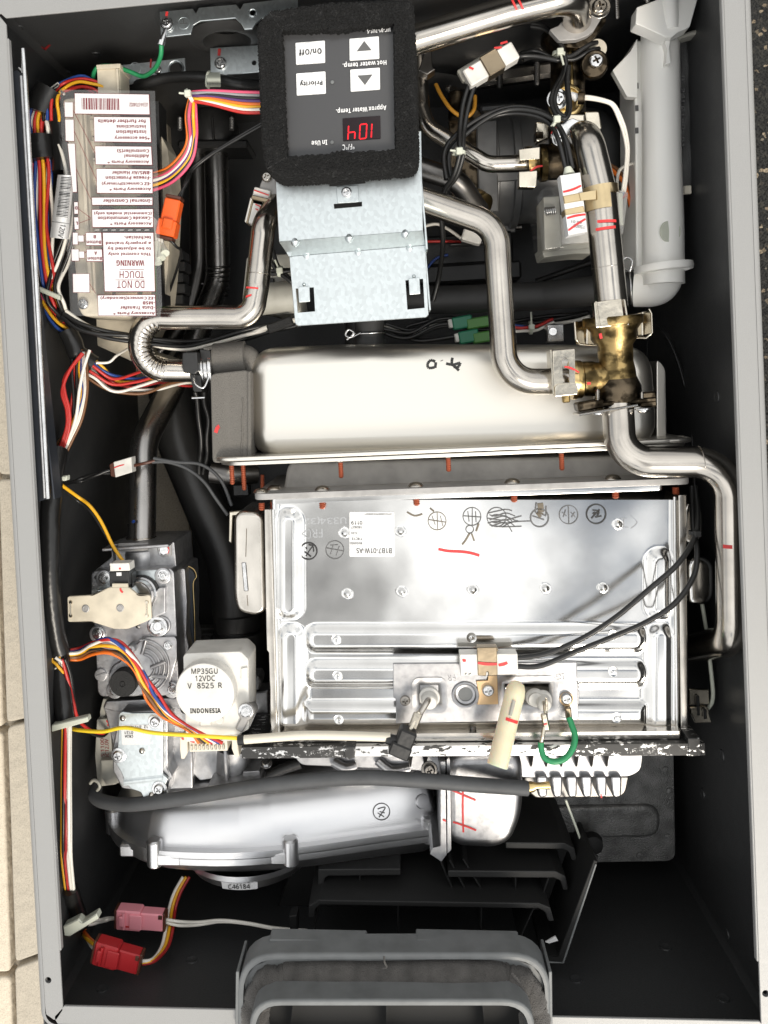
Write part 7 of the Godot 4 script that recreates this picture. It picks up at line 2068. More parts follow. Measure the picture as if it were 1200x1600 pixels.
	for k in 6:
		var x := 838.0 + 23.2 * k
		part(t, "tooth", MB.new().prism(poly(zc + 0.004, [x, 1213, x + 18, 1213, x + 17, 1246, x + 4, 1247, x + 2, 1236], 5.0, 4), zc + 0.004, 0.016, 0.0022, 3), M.cast_mid)
	for q: Array in [[520, 1190, 540, 1200, 556, 1196], [590, 1188, 612, 1204, 640, 1200]]:
		part(t, "wave_rib", MB.new().tube(curve(pts([q[0], q[1], zc + 0.002, q[2], q[3], zc + 0.003, q[4], q[5], zc + 0.001]), 6), 0.0035, 10), M.cast_mid)
	stroke(t, zc + 0.0063, [939, 1240, 940, 1247], 2.4, M.red_pen)
	part(t, "drip_wire", MB.new().tube(pts([884, 1250, -0.08, 900, 1292, -0.085, 919, 1345, -0.09]), 0.0009, 6), M.natural)
	# grey hose
	t = base("grey_hose", "dark grey sensing hose running under the burner to a brass terminal", "hose", p(480, 1228, -0.05))
	part(t, "hose", MB.new().tube(curve(pts([150, 1232, -0.085, 148, 1243, -0.078, 160, 1252, -0.072, 190, 1257, -0.066, 228, 1255, -0.06, 300, 1245, -0.052, 400, 1229, -0.045, 490, 1219, -0.041, 570, 1215, -0.040, 650, 1219, -0.042, 740, 1226, -0.046, 824, 1232, -0.052]), 8), 0.0049, 18), M.grey_hose)
	part(t, "terminal", MB.new().tube(pts([818, 1231, -0.052, 832, 1229, -0.052, 838, 1228, -0.052, 858, 1227, -0.053]), PackedFloat32Array([0.0042, 0.0036, 0.0022, 0.0026]), 12), M.brass_bright)
	part(t, "open_clip", MB.new().tube(curve(pts([141, 1224, -0.075, 146, 1219, -0.073, 153, 1222, -0.072, 156, 1229, -0.072, 152, 1235, -0.074]), 6), 0.0012, 8), M.grey_cream)

func reps(v: float, n: int) -> Array:
	var r := []
	r.resize(n)
	r.fill(v)
	return r
func rev(o: PackedVector2Array) -> PackedVector2Array:
	var r := o.duplicate()
	r.reverse()
	return r

func gas_valve() -> void:
	var t := base("gas_valve", "cast grey gas valve with beige solenoid plate at the left", "gas valve", p(212, 980, -0.12))
	var z := -0.072
	var plate := MB.new().prism(poly(z, [142, 897, 147, 892, 266, 888, 272, 894, 280, 1080, 276, 1086, 158, 1089, 152, 1082, 147, 985, 142, 920], 5.0, 3), z, 0.045, 0.002, 3)
	part(t, "body", plate, M.cast_grey)
	part(t, "neck", MB.new().prism(poly(z - 0.012, [174, 850, 272, 847, 276, 892, 146, 896, 150, 890, 174, 871], 2.0, 2), z - 0.012, 0.05, 0.002, 2), M.cast_grey)
	part(t, "inlet_boss", MB.new().lathe(p(221, 858, -0.094), p(222, 884, -0.094) - p(221, 858, -0.094), [[0.0135, 0.0], [0.0140, 0.002], [0.0138, 0.010], [0.0115, 0.013]], 28), M.cast_grey)
	part(t, "inlet_plate", MB.new().box(p(224, 848, -0.092), Vector3(0.050, 0.0022, 0.040), 0.0005, rz(2)), M.cast_grey)
	part(t, "clip_plate", MB.new().prism(poly(-0.078, [184, 849, 232, 848, 230, 859, 224, 861, 186, 862], 1.5, 2), -0.078, 0.0012, 0.0003), M.flange_grey)
	screw(t, p(257, 859, z - 0.0115), 0.0036, M.bright, "hex")
	part(t, "bolt_plate", MB.new().prism(poly(z - 0.012, [250, 848, 268, 846, 269, 868, 252, 870], 1.5, 2), z - 0.0105, 0.002, 0.0004), M.flange_grey)
	stroke(t, z - 0.0098, ringpx(257, 859, 7, 10), 2.0, M.red_pen)
	stroke(t, z - 0.0098, [257, 848, 259, 853], 3.0, M.red_pen)
	part(t, "galvanised_plate", MB.new().prism(poly(z + 0.001, [205, 892, 250, 890, 251, 906, 226, 908, 207, 916], 1.0, 2), z + 0.0012, 0.001, 0.0002).prism(poly(z + 0.001, [143, 922, 172, 906, 174, 932, 143, 934], 1.0, 2), z + 0.0012, 0.001, 0.0002), M.galv)
	for e: Array in [[163, 903, "hex", 0.0031], [255, 899, "hex", 0.0031], [153, 990, "hex", 0.0031], [263, 1008, "hex", 0.0032], [180, 1078, "hex", 0.0031], [269, 1077, "hex", 0.0031]]:
		part(t, "bolt_boss", MB.new().lathe(p(e[0], e[1], z), Vector3(0, 0, 1), [[0.0062, -0.001], [0.0060, 0.0018], [0.0054, 0.0022]], 20), M.cast_grey)
		screw(t, p(e[0], e[1], z + 0.0022), e[3], M.bright, e[2])
		screw(t, p(e[0], e[1], z + 0.0022 + e[3] * 0.5), e[3] * 0.66, M.bright, "pan", Vector3(0, 0, 1), 0.4, "recess")
	screw(t, p(246, 979, z + 0.001), 0.0052, M.bright, "hex", Vector3(0, 0, 1), 0.2, "big_nut")
	part(t, "nut_face", MB.new().cyl(p(246, 979, z + 0.003), p(246, 979, z + 0.0058), 0.0034, 0.0004, 20), M.bright)
	part(t, "nut_recess", MB.new().tube(curve(pts(arc(252, 977, 13, -90, 80, z)), 3), 0.0012, 8), M.cast_grey)
	for e: Array in [[151, 902, 3.4], [216, 978, 4.2]]:
		part(t, "plug_pin", MB.new().lathe(p(e[0], e[1], z), Vector3(0, 0, 1), [[e[2] * mm(z), -0.001], [e[2] * mm(z) * 0.9, 0.001], [0, 0.002]], 14, false), M.steel_dark)
	part(t, "slot_plug", MB.new().lathe(p(158, 1054, z), Vector3(0, 0, 1), [[0.0048, -0.001], [0.0046, 0.0012], [0.0040, 0.0014], [0.0, 0.0014]], 20, false).box(p(158, 1054, z + 0.0014), Vector3(0.0075, 0.0011, 0.0012), 0.0, rz(18)), M.cast_grey)
	part(t, "right_shoulder", MB.new().prism(poly(-0.096, [270, 886, 290, 888, 293, 940, 292, 990, 296, 1010, 296, 1080, 276, 1084], 3.0, 3), -0.094, 0.04, 0.003, 3), M.cast_grey)
	part(t, "dark_plate", MB.new().prism(poly(-0.108, [279, 882, 292, 884, 302, 890, 307, 900, 302, 912, 305, 1016, 296, 1040, 280, 1060], 3.0, 2), -0.106, 0.003, 0.0006), M.edge_plate)
	part(t, "plate_edge", MB.new().tube(curve(pts([279, 882, -0.106, 292, 884, -0.106, 303, 890, -0.106, 307, 901, -0.106, 302, 913, -0.106, 304, 960, -0.106, 305, 1016, -0.106]), 4), 0.0005, 5), M.brass_bright)
	text3(t, "A2 C80A1-2", p(270, 958, z), (p(271.5, 985, z) - p(266.5, 930, z)).normalized(), Vector3(0, 0, 1), 55 * mm(z), 6.5 * mm(z), M.cast_grey, true, false, "raised_lettering")
	text3(t, "Janel", p(154, 1028, z), (p(155, 1040, z) - p(153.5, 1016, z)).normalized(), Vector3(0, 0, 1), 24 * mm(z), 7 * mm(z), M.cast_grey, false, false, "raised_lettering")
	# rib with raised figures beside the coil
	part(t, "number_pad", MB.new().prism(poly(z + 0.004, [238, 930, 249, 918, 258, 918, 258, 958, 238, 966], 2.0, 2), z + 0.004, 0.006, 0.0012, 2), M.cast_grey)
	# regulator cover with concentric rings
	part(t, "regulator_cover", MB.new().prism(poly(z + 0.002, [170, 1052, 176, 1040, 186, 1034, 204, 1012, 228, 995, 274, 994, 277, 1000, 277, 1030, 266, 1066, 274, 1084, 246, 1088, 232, 1084, 210, 1088, 174, 1087, 170, 1078], 4.0, 3), z + 0.003, 0.008, 0.0012, 2), M.cast_grey)
	for e: Array in [[42, -95, 62], [35, -90, 60], [28, -88, 58], [20, -80, 70]]:
		part(t, "ring_rib", MB.new().tube(curve(pts(arc(222, 1042, e[0], e[1], e[2], z + 0.0032)), 2), 0.0011, 6), M.cast_grey)
	for e: Array in [[[236, 1043, 259, 1033], 0], [[238, 1056, 260, 1058], 0], [[228, 1000, 222, 1022], 0]]:
		var q: Array = e[0]
		part(t, "spoke_rib", MB.new().tube(pts([q[0], q[1], z + 0.0035, q[2], q[3], z + 0.0035]), 0.0016, 8), M.cast_grey)
	part(t, "test_nipple", MB.new().lathe(p(209, 1010, z), Vector3(0, 0, 1), [[0.0036, 0.0], [0.0034, 0.008], [0.0028, 0.0085], [0.0014, 0.0085], [0.0014, 0.004]], 16), M.cast_grey)
	part(t, "black_cap", MB.new().lathe(p(199, 1060, z), Vector3(0, 0, 1), [[0.0098, 0.0], [0.0100, 0.010], [0.0094, 0.0112], [0.0022, 0.0113], [0.0019, 0.0108], [0.0016, 0.0113], [0.0, 0.0113]], 32), M.black_matte)
	# solenoid with beige plate
	t = base("solenoid", "beige shaped solenoid plate with two rivets and a black plug above", "solenoid", p(172, 950, -0.05))
	part(t, "coil", MB.new().lathe(p(222, 925, z + 0.001), Vector3(0, 0, 1), [[0.0118, 0.0], [0.0118, 0.004], [0.0108, 0.005], [0.0108, 0.012], [0.0100, 0.013]], 30), M.bright)
	part(t, "coil_band", MB.new().lathe(p(222, 925, z + 0.001), Vector3(0, 0, 1), [[0.0128, -0.002], [0.0128, 0.0016], [0.0118, 0.0018]], 30), M.black)
	part(t, "yoke", MB.new().prism(poly(-0.052, [150, 922, 205, 920, 214, 935, 214, 970, 200, 978, 150, 970], 2.0, 2), -0.053, 0.022, 0.001, 2), M.galv)
	var zp := -0.047
	var pl := MB.new().prism(poly(zp, [105, 932, 144, 930, 171, 917.5, 201, 917.5, 216, 930, 235, 930, 237, 967, 227, 972, 200, 983, 178, 983, 144, 972, 106, 972], 4.0, 3), zp, 0.002, 0.0006, 2)
	part(t, "plate", pl, M.cream)
	for e: Array in [[134, 951], [188, 950]]:
		part(t, "rivet", MB.new().lathe(p(e[0], e[1], zp), Vector3(0, 0, 1), [[0.0028, -0.0002], [0.0027, 0.0005], [0.0020, 0.0008], [0.0016, 0.0005], [0.0, 0.0006]], 18, false), M.flange_grey)
	for x: float in [110.5, 229.5]:
		part(t, "staple", MB.new().tube(pts([x, 942, zp + 0.0002, x, 961, zp + 0.0002]), 0.0006, 6).lathe(p(x, 941, zp), Vector3(0, 0, 1), [[0.0015, 0], [0.0012, 0.0006], [0, 0.0007]], 10, false).lathe(p(x, 962, zp), Vector3(0, 0, 1), [[0.0015, 0], [0.0012, 0.0006], [0, 0.0007]], 10, false), M.clip)
	stroke(t, zp + 0.0003, [188, 919, 189, 923, 192, 926], 3.4, M.red_pen)
	part(t, "plate_tab", MB.new().prism(poly(zp, [175, 912, 199, 912, 200, 920, 174, 920], 1.0), zp - 0.0003, 0.0016, 0.0004), M.cream)
	part(t, "plug", MB.new().prism(poly(-0.052, [172, 893, 202, 892, 203, 914, 173, 915], 1.0, 2), -0.050, 0.014, 0.001, 2), M.black)
	part(t, "plug_side", MB.new().prism(poly(-0.056, [202, 893, 206, 896, 207, 918, 203, 914]), -0.056, 0.01), M.black)
	part(t, "plug_window", MB.new().box(p(186, 897, -0.0498), Vector3(0.0036, 0.0024, 0.0006)), M.paper)
	part(t, "white_plug", MB.new().prism(poly(-0.050, [173, 880, 203, 879, 204, 891, 173, 892], 0.8, 2), -0.0485, 0.011, 0.0008, 2).box(p(187, 881, -0.0485), Vector3(0.014, 0.0014, 0.002), 0.0003), M.white)
	part(t, "pen_dot", MB.new().box(p(187.5, 888.5, -0.0484), Vector3(0.0014, 0.0012, 0.0004)), M.red_pen)
	# modulator below
	t = base("modulating_valve", "pale galvanised cover plate and cast body below the gas valve", "gas valve", p(222, 1172, -0.09))
	z = -0.082
	part(t, "body", MB.new().prism(poly(z, [162, 1106, 280, 1101, 284, 1112, 300, 1120, 304, 1165, 300, 1232, 262, 1236, 230, 1230, 182, 1190, 166, 1120], 3.0, 3), z, 0.05, 0.003, 3), M.cast_grey)
	part(t, "top_lid", MB.new().prism(poly(z + 0.004, [160, 1108, 164, 1096, 280, 1090, 283, 1108, 180, 1113], 3.0, 2), z + 0.004, 0.045, 0.002, 2), M.cast_grey)
	part(t, "side_block", MB.new().prism(poly(z + 0.003, [262, 1150, 299, 1148, 301, 1232, 262, 1233], 3.0, 3), z + 0.003, 0.03, 0.002, 2), M.cast_grey)
	var zc := -0.060
	part(t, "inner_plate", MB.new().prism(poly(zc - 0.003, [176, 1166, 184, 1128, 188, 1112, 250, 1110, 262, 1120, 262, 1200, 270, 1214, 264, 1222, 262, 1242, 190, 1232, 176, 1204], 4.0, 3), zc - 0.003, 0.02, 0.001, 2), M.cast_grey)
	part(t, "cover", MB.new().prism(poly(zc, [185, 1116, 190, 1112, 205, 1114, 247, 1114, 254, 1119, 254, 1210, 262, 1216, 258, 1228, 262, 1243, 224, 1247, 220, 1238, 205, 1233, 195, 1222, 189, 1206, 178, 1188, 176, 1176, 184, 1166], 3.0, 3), zc, 0.002, 0.0005, 2), M.galv)
	part(t, "bend_band", MB.new().sheet(2, 8, func(u, v): return p(lerpf(193, 254, u), lerpf(1218, 1211, u) + 10 * v, zc + 0.0004 - 0.0003 * cos(v * PI * 2)), Vector3(0, 0.5, 1)), M.galv)
	for e: Array in [[243, 1127], [185, 1180], [249, 1232]]:
		screw(t, p(e[0], e[1], zc), 0.0038, M.bright, "pan_washer", Vector3(0, 0, 1), e[1] * 0.1)
	for e: Array in [[192, 1122], [222, 1173], [237, 1242]]:
		part(t, "rivet", MB.new().lathe(p(e[0], e[1], zc), Vector3(0, 0, 1), [[0.0022, 0], [0.0020, 0.001], [0.001, 0.0018], [0, 0.0019]], 14, false), M.steel)
	var lb := label_part(t, zc + 0.0002, [189, 1133, 234, 1132.5, 235, 1163, 191, 1164], M.paper, null)
	lines(lb, zc + 0.0006, [["12", 231, 225, 1136, 4.5], ["ZFF350003", 221, 196, 1136.5, 4.5], ["0121", 208, 195, 1145, 4.2], ["C82A", 208, 195, 1151, 4.2]], M.ink, false)
	t = base("sensor_coil", "grey-cream coil block with brown print left of the galvanised cover", "coil", p(160, 1180, -0.1))
	part(t, "block", MB.new().prism(poly(-0.092, [151, 1124, 172, 1122, 176, 1190, 182, 1226, 152, 1230, 148, 1180], 2.0, 2), -0.092, 0.03, 0.0015, 2), M.grey_cream)
	part(t, "step", MB.new().prism(poly(-0.086, [157, 1188, 178, 1187, 186, 1224, 166, 1228, 158, 1215], 2.0, 2), -0.086, 0.012, 0.001, 2), M.grey_cream)
	text3(t, "DC12.0V", p(167, 1170, -0.0918), (p(166.5, 1152, 0) - p(168, 1184, 0)).normalized(), Vector3(0, 0, 1), 32 * mm(-0.09), 6.5 * mm(-0.09), M.dark_red_pen)
	text3(t, "S 1100", p(160, 1168, -0.0918), (p(159.5, 1152, 0) - p(161, 1184, 0)).normalized(), Vector3(0, 0, 1), 30 * mm(-0.09), 6.0 * mm(-0.09), M.dark_red_pen)
	part(t, "latch", MB.new().prism(poly(-0.095, [156, 1112, 161, 1092, 166, 1092, 164, 1124, 156, 1124], 1.0), -0.095, 0.01, 0.0008), M.grey_cream)
	stroke(t, -0.0917, [166, 1126, 170, 1130, 168, 1134], 3.0, M.red_pen)
	# white stepper motor
	t = base("valve_motor", "round white valve motor printed MP35GU 12VDC beside the burner", "motor", p(335, 1080, -0.06))
	z = -0.046
	part(t, "housing", MB.new().prism(poly(z, [286, 1026, 290, 1021, 376, 1018, 381, 1023, 388, 1030, 389, 1140, 372, 1148, 290, 1152], 4.0, 3), z, 0.03, 0.002, 3), M.white)
	part(t, "round_case", MB.new().lathe(p(326, 1073, z - 0.002), Vector3(0, 0, 1), [[0.0210, 0.0], [0.0208, 0.010], [0.0203, 0.0118], [0.0192, 0.0125], [0.0, 0.0128]], 48, false), M.white)
	for s: Array in [["MP35GU", 299, 1049.3, 340, 1048.8, 8.6], ["12VDC", 305, 1060.5, 336, 1060, 8.6], ["V", 293, 1072, 299.5, 1072, 8.6], ["8525", 308, 1071.7, 334, 1071.3, 8.6], ["R", 341, 1071, 347, 1071, 8.2], ["INDONESIA", 297, 1111, 345, 1110.5, 7.6]]:
		text(t, s[0], z + 0.0110, s[1], s[2], s[3], s[4], s[5], M.ink, false, s[0] == "INDONESIA")
	part(t, "pin", MB.new().cyl(p(343, 1125, z), p(343, 1125, z + 0.003), 0.0028, 0.0005, 16), M.white)
	part(t, "lower_block", MB.new().prism(poly(z + 0.001, [312, 1116, 330, 1120, 330, 1134, 312, 1136]), z + 0.001, 0.004, 0.0006), M.white)
	part(t, "side_clip", MB.new().prism(poly(z - 0.002, [378, 1042, 388, 1040, 388, 1058, 378, 1060], 1.0, 2), z + 0.0015, 0.01, 0.0008), M.white)
	part(t, "screw_ear", MB.new().cyl(p(391, 1106, -0.07), p(384, 1112, -0.038), 0.0056, 0.0012, 22).box(p(383, 1122, -0.05), Vector3(0.006, 0.016, 0.012), 0.001, rz(-30)), M.flange_grey)
	screw(t, p(384, 1111, -0.0382), 0.0035, M.bright, "hex")
	part(t, "skirt", MB.new().prism(poly(z - 0.004, [290, 1148, 330, 1142, 372, 1150, 372, 1158, 290, 1160]), z - 0.004, 0.02, 0.001), M.white)
	part(t, "socket", MB.new().prism(poly(-0.052, [296, 1155, 355, 1153, 356, 1172, 297, 1174], 0.8, 2), -0.051, 0.016, 0.0008, 2), M.cream_wire)
	part(t, "socket_wing", MB.new().prism(poly(-0.05, [281, 1152, 292, 1150, 293, 1176, 288, 1186, 283, 1186, 281, 1172], 1.0, 2), -0.05, 0.014, 0.0008), M.cream_wire)
	part(t, "socket_wing", MB.new().prism(poly(-0.05, [362, 1152, 370, 1152, 374, 1182, 367, 1184, 362, 1170], 1.0, 2), -0.05, 0.014, 0.0008), M.cream_wire)
	for k in 9:
		part(t, "contact", MB.new().box(p(300 + 6.2 * k, 1168 - 0.2 * k, -0.0505), Vector3(0.0016, 0.0036, 0.002), 0.0003), M.clip)
	stroke(t, -0.0495, [284, 1153, 287, 1156], 3.0, M.red_pen)
	stroke(t, -0.0505, [297, 1158, 304, 1160], 3.0, M.red_pen)
	# cast manifold under the motor
	t = base("manifold", "cast aluminium manifold blocks under the white motor, above the fan", "casting", p(350, 1200, -0.09))
	part(t, "block", MB.new().prism(poly(-0.085, [296, 1165, 340, 1165, 340, 1216, 312, 1220, 298, 1206], 2.0, 2), -0.085, 0.04, 0.002, 2), M.cast_grey)
	part(t, "column", MB.new().lathe(p(365, 1168, -0.09), p(364, 1222, -0.09) - p(365, 1168, -0.09), [[0.0125, 0.0], [0.0130, 0.02], [0.0150, 0.024], [0.0150, 0.028]], 26), M.cast_grey)
	part(t, "rib", MB.new().box(p(354, 1195, -0.074), Vector3(0.0026, 0.03, 0.006), 0.0005), M.cast_grey)
	part(t, "flange", MB.new().box(p(370, 1220, -0.075), Vector3(0.040, 0.005, 0.024), 0.0015, rz(3)), M.cast_grey)
	part(t, "ledge", MB.new().prism(poly(-0.08, [380, 1204, 406, 1202, 408, 1214, 380, 1217], 2.0, 2), -0.078, 0.03, 0.0015, 2), M.cast_grey)
	screw(t, p(416, 1193, -0.075), 0.0030, M.bright, "hex", Vector3(0, 1, 0.5))
	part(t, "arm", MB.new().tube(pts([410, 1218, -0.085, 440, 1202, -0.085, 470, 1192, -0.085]), 0.004, 10), M.black)
	part(t, "upper_bracket", MB.new().prism(poly(-0.1, [385, 1056, 404, 1056, 408, 1064, 406, 1076, 386, 1080], 2.0, 2), -0.098, 0.02, 0.001).prism(poly(-0.11, [388, 1080, 420, 1076, 424, 1165, 392, 1168]), -0.105, 0.02, 0.001), M.cast_grey)
	screw(t, p(396, 1056, -0.098), 0.0030, M.steel_dark, "pan", Vector3(0, 1, 0.6))

func arc(cx: float, cy: float, r: float, a0: float, a1: float, z: float, k := 12) -> Array:
	var o := []
	for i in k + 1:
		var a := deg_to_rad(lerpf(a0, a1, float(i) / k))
		o.append_array([cx + cos(a) * r, cy + sin(a) * r, z])
	return o

func air_side() -> void:
	# fan: a flat scroll whose axle points along the cabinet
	var t := base("combustion_fan", "rounded cast aluminium fan housing with lugs below the grey hose", "fan", p(400, 1300, -0.14))
	var Y := p(350, 1347, -0.058).y
	var front := [[170, 1290], [186, 1318], [212, 1334], [245, 1344], [300, 1347], [350, 1348], [400, 1346], [455, 1341], [520, 1332], [600, 1320], [690, 1308]]
	var o := PackedVector2Array()
	for e: Array in front:
		var h := hit_y(e[0], e[1], Y)
		o.append(Vector2(h.x, minf(h.z, -0.05)))
	var xl := o[0].x
	var xr := o[o.size() - 1].x
	o.append(Vector2(xr, -0.17))
	o.append(Vector2(xr - 0.03, -0.21))
	o.append(Vector2(xl + 0.10, -0.235))
	o.append(Vector2(xl + 0.03, -0.21))
	o.append(Vector2(xl, -0.16))
	o = round_poly(o, 0.012, 3)
	if Geometry2D.is_polygon_clockwise(o):
		o = rev(o)
	var ringat := func(ins: float, h: float) -> PackedVector3Array:
		var q := MB.inset(o, ins)
		var r := PackedVector3Array()
		for v in q:
			r.append(Vector3(v.x, Y + h * lerpf(0.85, 1.15, clampf((v.x - xl) / (xr - xl), 0, 1)), v.y))
		return r
	var prof := []
	for k in 13:
		var a := PI * 0.5 * k / 12.0
		prof.append([0.003 + 0.030 * (1.0 - cos(a)), 0.006 + 0.042 * sin(a)])
	prof.append([0.040, 0.046])
	prof.append([0.046, 0.040])
	prof.append([0.052, 0.036])
	var rings := []
	for e: Array in prof:
		rings.append(ringat.call(e[0], e[1]))
	var up := MB.new()
	up.ang = 60
	up.loft(rings, true, false, true)
	part(t, "upper_housing", up, M.cast)
	var band := func(ins: float, ytop: float, th: float, m: Material, nm: String) -> void:
		part(t, nm, hplate(MB.inset(o, ins), ytop, th, 0.0008), m)
	band.call(-0.003, Y + 0.0085, 0.0052, M.cast, "flange")
	band.call(-0.0022, Y + 0.0030, 0.0050, M.cast, "lower_flange")
	var low := []
	for e: Array in [[0.001, -0.002], [0.004, -0.008], [0.012, -0.014], [0.025, -0.017]]:
		low.append(ringat.call(e[0], e[1]))
	var lo := MB.new()
	lo.loft(low, true, false, true)
	part(t, "lower_housing", lo, M.cast)
	for e: Array in [[178, 1291], [243, 1342], [455, 1340], [672, 1306]]:
		var c := hit_y(e[0], e[1], Y)
		c.z = minf(c.z, -0.051) + 0.001
		part(t, "lug", MB.new().cyl(Vector3(c.x, Y - 0.0045, c.z), Vector3(c.x, Y + 0.0150, c.z), 0.0058, 0.0014, 20), M.cast)
	for e: Array in [[265, 1344, 0.012], [440, 1342, 0.010], [205, 1330, 0.01]]:
		var c := hit_y(e[0], e[1], Y)
		part(t, "lug_web", MB.new().box(Vector3(c.x, Y + 0.002, minf(c.z, -0.052)), Vector3(e[2] * 1.6, 0.0095, 0.008), 0.0015), M.cast)
	var mc := p(392, 1370, -0.11)
	part(t, "motor", MB.new().lathe(Vector3(mc.x, Y - 0.014, -0.115), Vector3(0, -1, 0), [[0.052, 0.0], [0.052, 0.004], [0.048, 0.007], [0.046, 0.012], [0.040, 0.016], [0.030, 0.018], [0.0, 0.018]], 40, false), M.cast)
	var ml := MB.new()
	for k in 8:
		var a0 := deg_to_rad(74.0 + 4.0 * k)
		var a1 := deg_to_rad(74.0 + 4.0 * (k + 1))
		var c := Vector3(mc.x, Y - 0.0212, -0.115)
		ml.q(c + Vector3(cos(a0) * 0.0486, 0.0015, sin(a0) * 0.0486), c + Vector3(cos(a1) * 0.0486, 0.0015, sin(a1) * 0.0486), c + Vector3(cos(a1) * 0.0472, -0.005, sin(a1) * 0.0472), c + Vector3(cos(a0) * 0.0472, -0.005, sin(a0) * 0.0472), Vector3(0, 0, 1))
	var mlp := part(t, "motor_label", ml, M.paper)
	text3(mlp, "C46184", Vector3(mc.x, Y - 0.0230, -0.0666), Vector3(1, 0.03, 0).normalized(), Vector3(0, -0.2, 1).normalized(), 0.016, 0.0038, M.ink)
	mark(t, up, [ringpx(596, 1268, 13), [592, 1277, 602, 1262, 596, 1262, 590, 1264], [590, 1270, 600, 1276], [593, 1268, 601, 1270]], 1.6, M.ink_soft, "ink_stamp")
	for e: Array in [[660, 1252], [655, 1215]]:
		var h := hit(up, e[0], e[1])
		if h:
			part(t, "boss", MB.new().lathe(h[0] - h[1] * 0.002, h[1], [[0.006, 0.0], [0.005, 0.003], [0.0, 0.004]], 16, false), M.cast)
	# outlet flange and the cast duct to its right
	t = base("air_duct", "cast aluminium air duct block with red crossed pen lines", "duct", p(755, 1260, -0.1))
	var z := -0.058
	var blk := MB.new().prism(poly(z, [694, 1178, 815, 1176, 820, 1230, 816, 1280, 800, 1318, 775, 1330, 694, 1326], 36.0, 7), z, 0.09, 0.015, 6)
	part(t, "block", blk, M.cast_mid)
	part(t, "flange", MB.new().prism(poly(z + 0.008, [688, 1190, 696, 1190, 698, 1336, 690, 1347, 672, 1335, 676, 1325, 688, 1322], 1.0, 2), z + 0.008, 0.07, 0.001, 2), M.cast_mid)
	part(t, "flange", MB.new().prism(poly(z + 0.007, [698, 1186, 703, 1186, 705, 1328, 699, 1334], 1.0, 2), z + 0.007, 0.07, 0.001, 2), M.cast_mid)
	mark(t, blk, [[706, 1234, 724, 1242, 743, 1250], [708, 1284, 726, 1290, 744, 1297], [724, 1218, 723, 1255, 724, 1300, 727, 1324]], 3.0, M.red_pen)
	stroke(t, z + 0.0085, [690, 1230, 697, 1233], 3.0, M.red_pen)
	stroke(t, z + 0.0085, [692, 1281, 697, 1283], 3.0, M.red_pen)
	screw(t, p(671, 1202, -0.06), 0.0040, M.steel_dark, "pan_washer")
	# black plastic exhaust hood behind the collar
	t = base("exhaust_hood", "black ribbed plastic exhaust hood with stepped ledges behind the oblong collar", "exhaust hood", p(690, 1430, -0.12))
	part(t, "body", MB.new().prism(poly(-0.13, [470, 1322, 935, 1318, 930, 1345, 884, 1505, 400, 1505], 4.0, 2), -0.13, 0.10, 0.003), M.vent_black)
	for e: Array in [[[482, 1416, 498, 1406, 842, 1411, 860, 1418, 866, 1440, 857, 1440, 851, 1425, 840, 1420, 502, 1414, 494, 1420, 492, 1434, 482, 1434], -0.055], [[700, 1360, 868, 1361, 884, 1369, 888, 1391, 880, 1391, 876, 1377, 864, 1372, 700, 1371], -0.068],
			[[790, 1316, 882, 1317, 898, 1325, 902, 1345, 894, 1345, 889, 1332, 878, 1327, 790, 1326], -0.080], [[497, 1358, 626, 1357, 626, 1368, 514, 1369, 507, 1374, 505, 1386, 497, 1386], -0.075]]:
		part(t, "ledge", MB.new().prism(poly(e[1], e[0], 2.0, 2), e[1], 0.07, 0.0008, 2), M.vent_lip)
	for e: Array in [[688, 1346, 716, 1412, -0.07], [703, 1346, 738, 1412, -0.07], [724, 1344, 765, 1412, -0.07], [622, 1414, 622, 1466, -0.06], [752, 1414, 752, 1466, -0.06], [496, 1418, 490, 1466, -0.06], [834, 1422, 812, 1470, -0.06], [562, 1360, 562, 1404, -0.078], [806, 1364, 806, 1408, -0.07], [858, 1372, 846, 1410, -0.07]]:
		part(t, "rib", MB.new().prism(poly(e[4], [e[0] - 1.5, e[1], e[0] + 1.5, e[1], e[2] + 1.5, e[3], e[2] - 1.5, e[3]]), e[4] - 0.001, 0.05, 0.0004), M.vent_black)
	part(t, "end_plate", MB.new().prism(poly(-0.05, [928, 1344, 934, 1346, 884, 1503, 848, 1504, 848, 1494, 872, 1494], 1.0, 2), -0.05, 0.05, 0.0006), M.vent_black)
	part(t, "end_rim", MB.new().tube(pts([850, 1503, -0.05, 880, 1504, -0.05, 931, 1350, -0.05]), 0.0007, 6), M.grey_plastic)
	part(t, "clip_loop", MB.new().tube(pts([914, 1346, -0.085, 913, 1338, -0.085, 924, 1332, -0.085, 932, 1338, -0.085, 931, 1346, -0.085]), 0.0012, 6), M.vent_black)
	part(t, "boss", MB.new().lathe(p(925, 1315, -0.13), Vector3(0, 0, 1), [[0.008, 0.0], [0.007, 0.006], [0.004, 0.007], [0.0, 0.007]], 18, false), M.vent_black)
	part(t, "wire_guide", MB.new().prism(poly(-0.06, [452, 1432, 464, 1430, 465, 1456, 453, 1456]), -0.06, 0.01, 0.0006), M.vent_black)
	part(t, "white_scrap", MB.new().prism(poly(-0.052, [852, 1472, 868, 1463, 872, 1470, 858, 1474]), -0.052, 0.001), M.paper)

func stadium(x0: float, y0: float, x1: float, y1: float, r: float, z: float) -> PackedVector2Array:
	return poly(z, [x0, y0, x1, y0, x1, y1, x0, y1], r, 7)

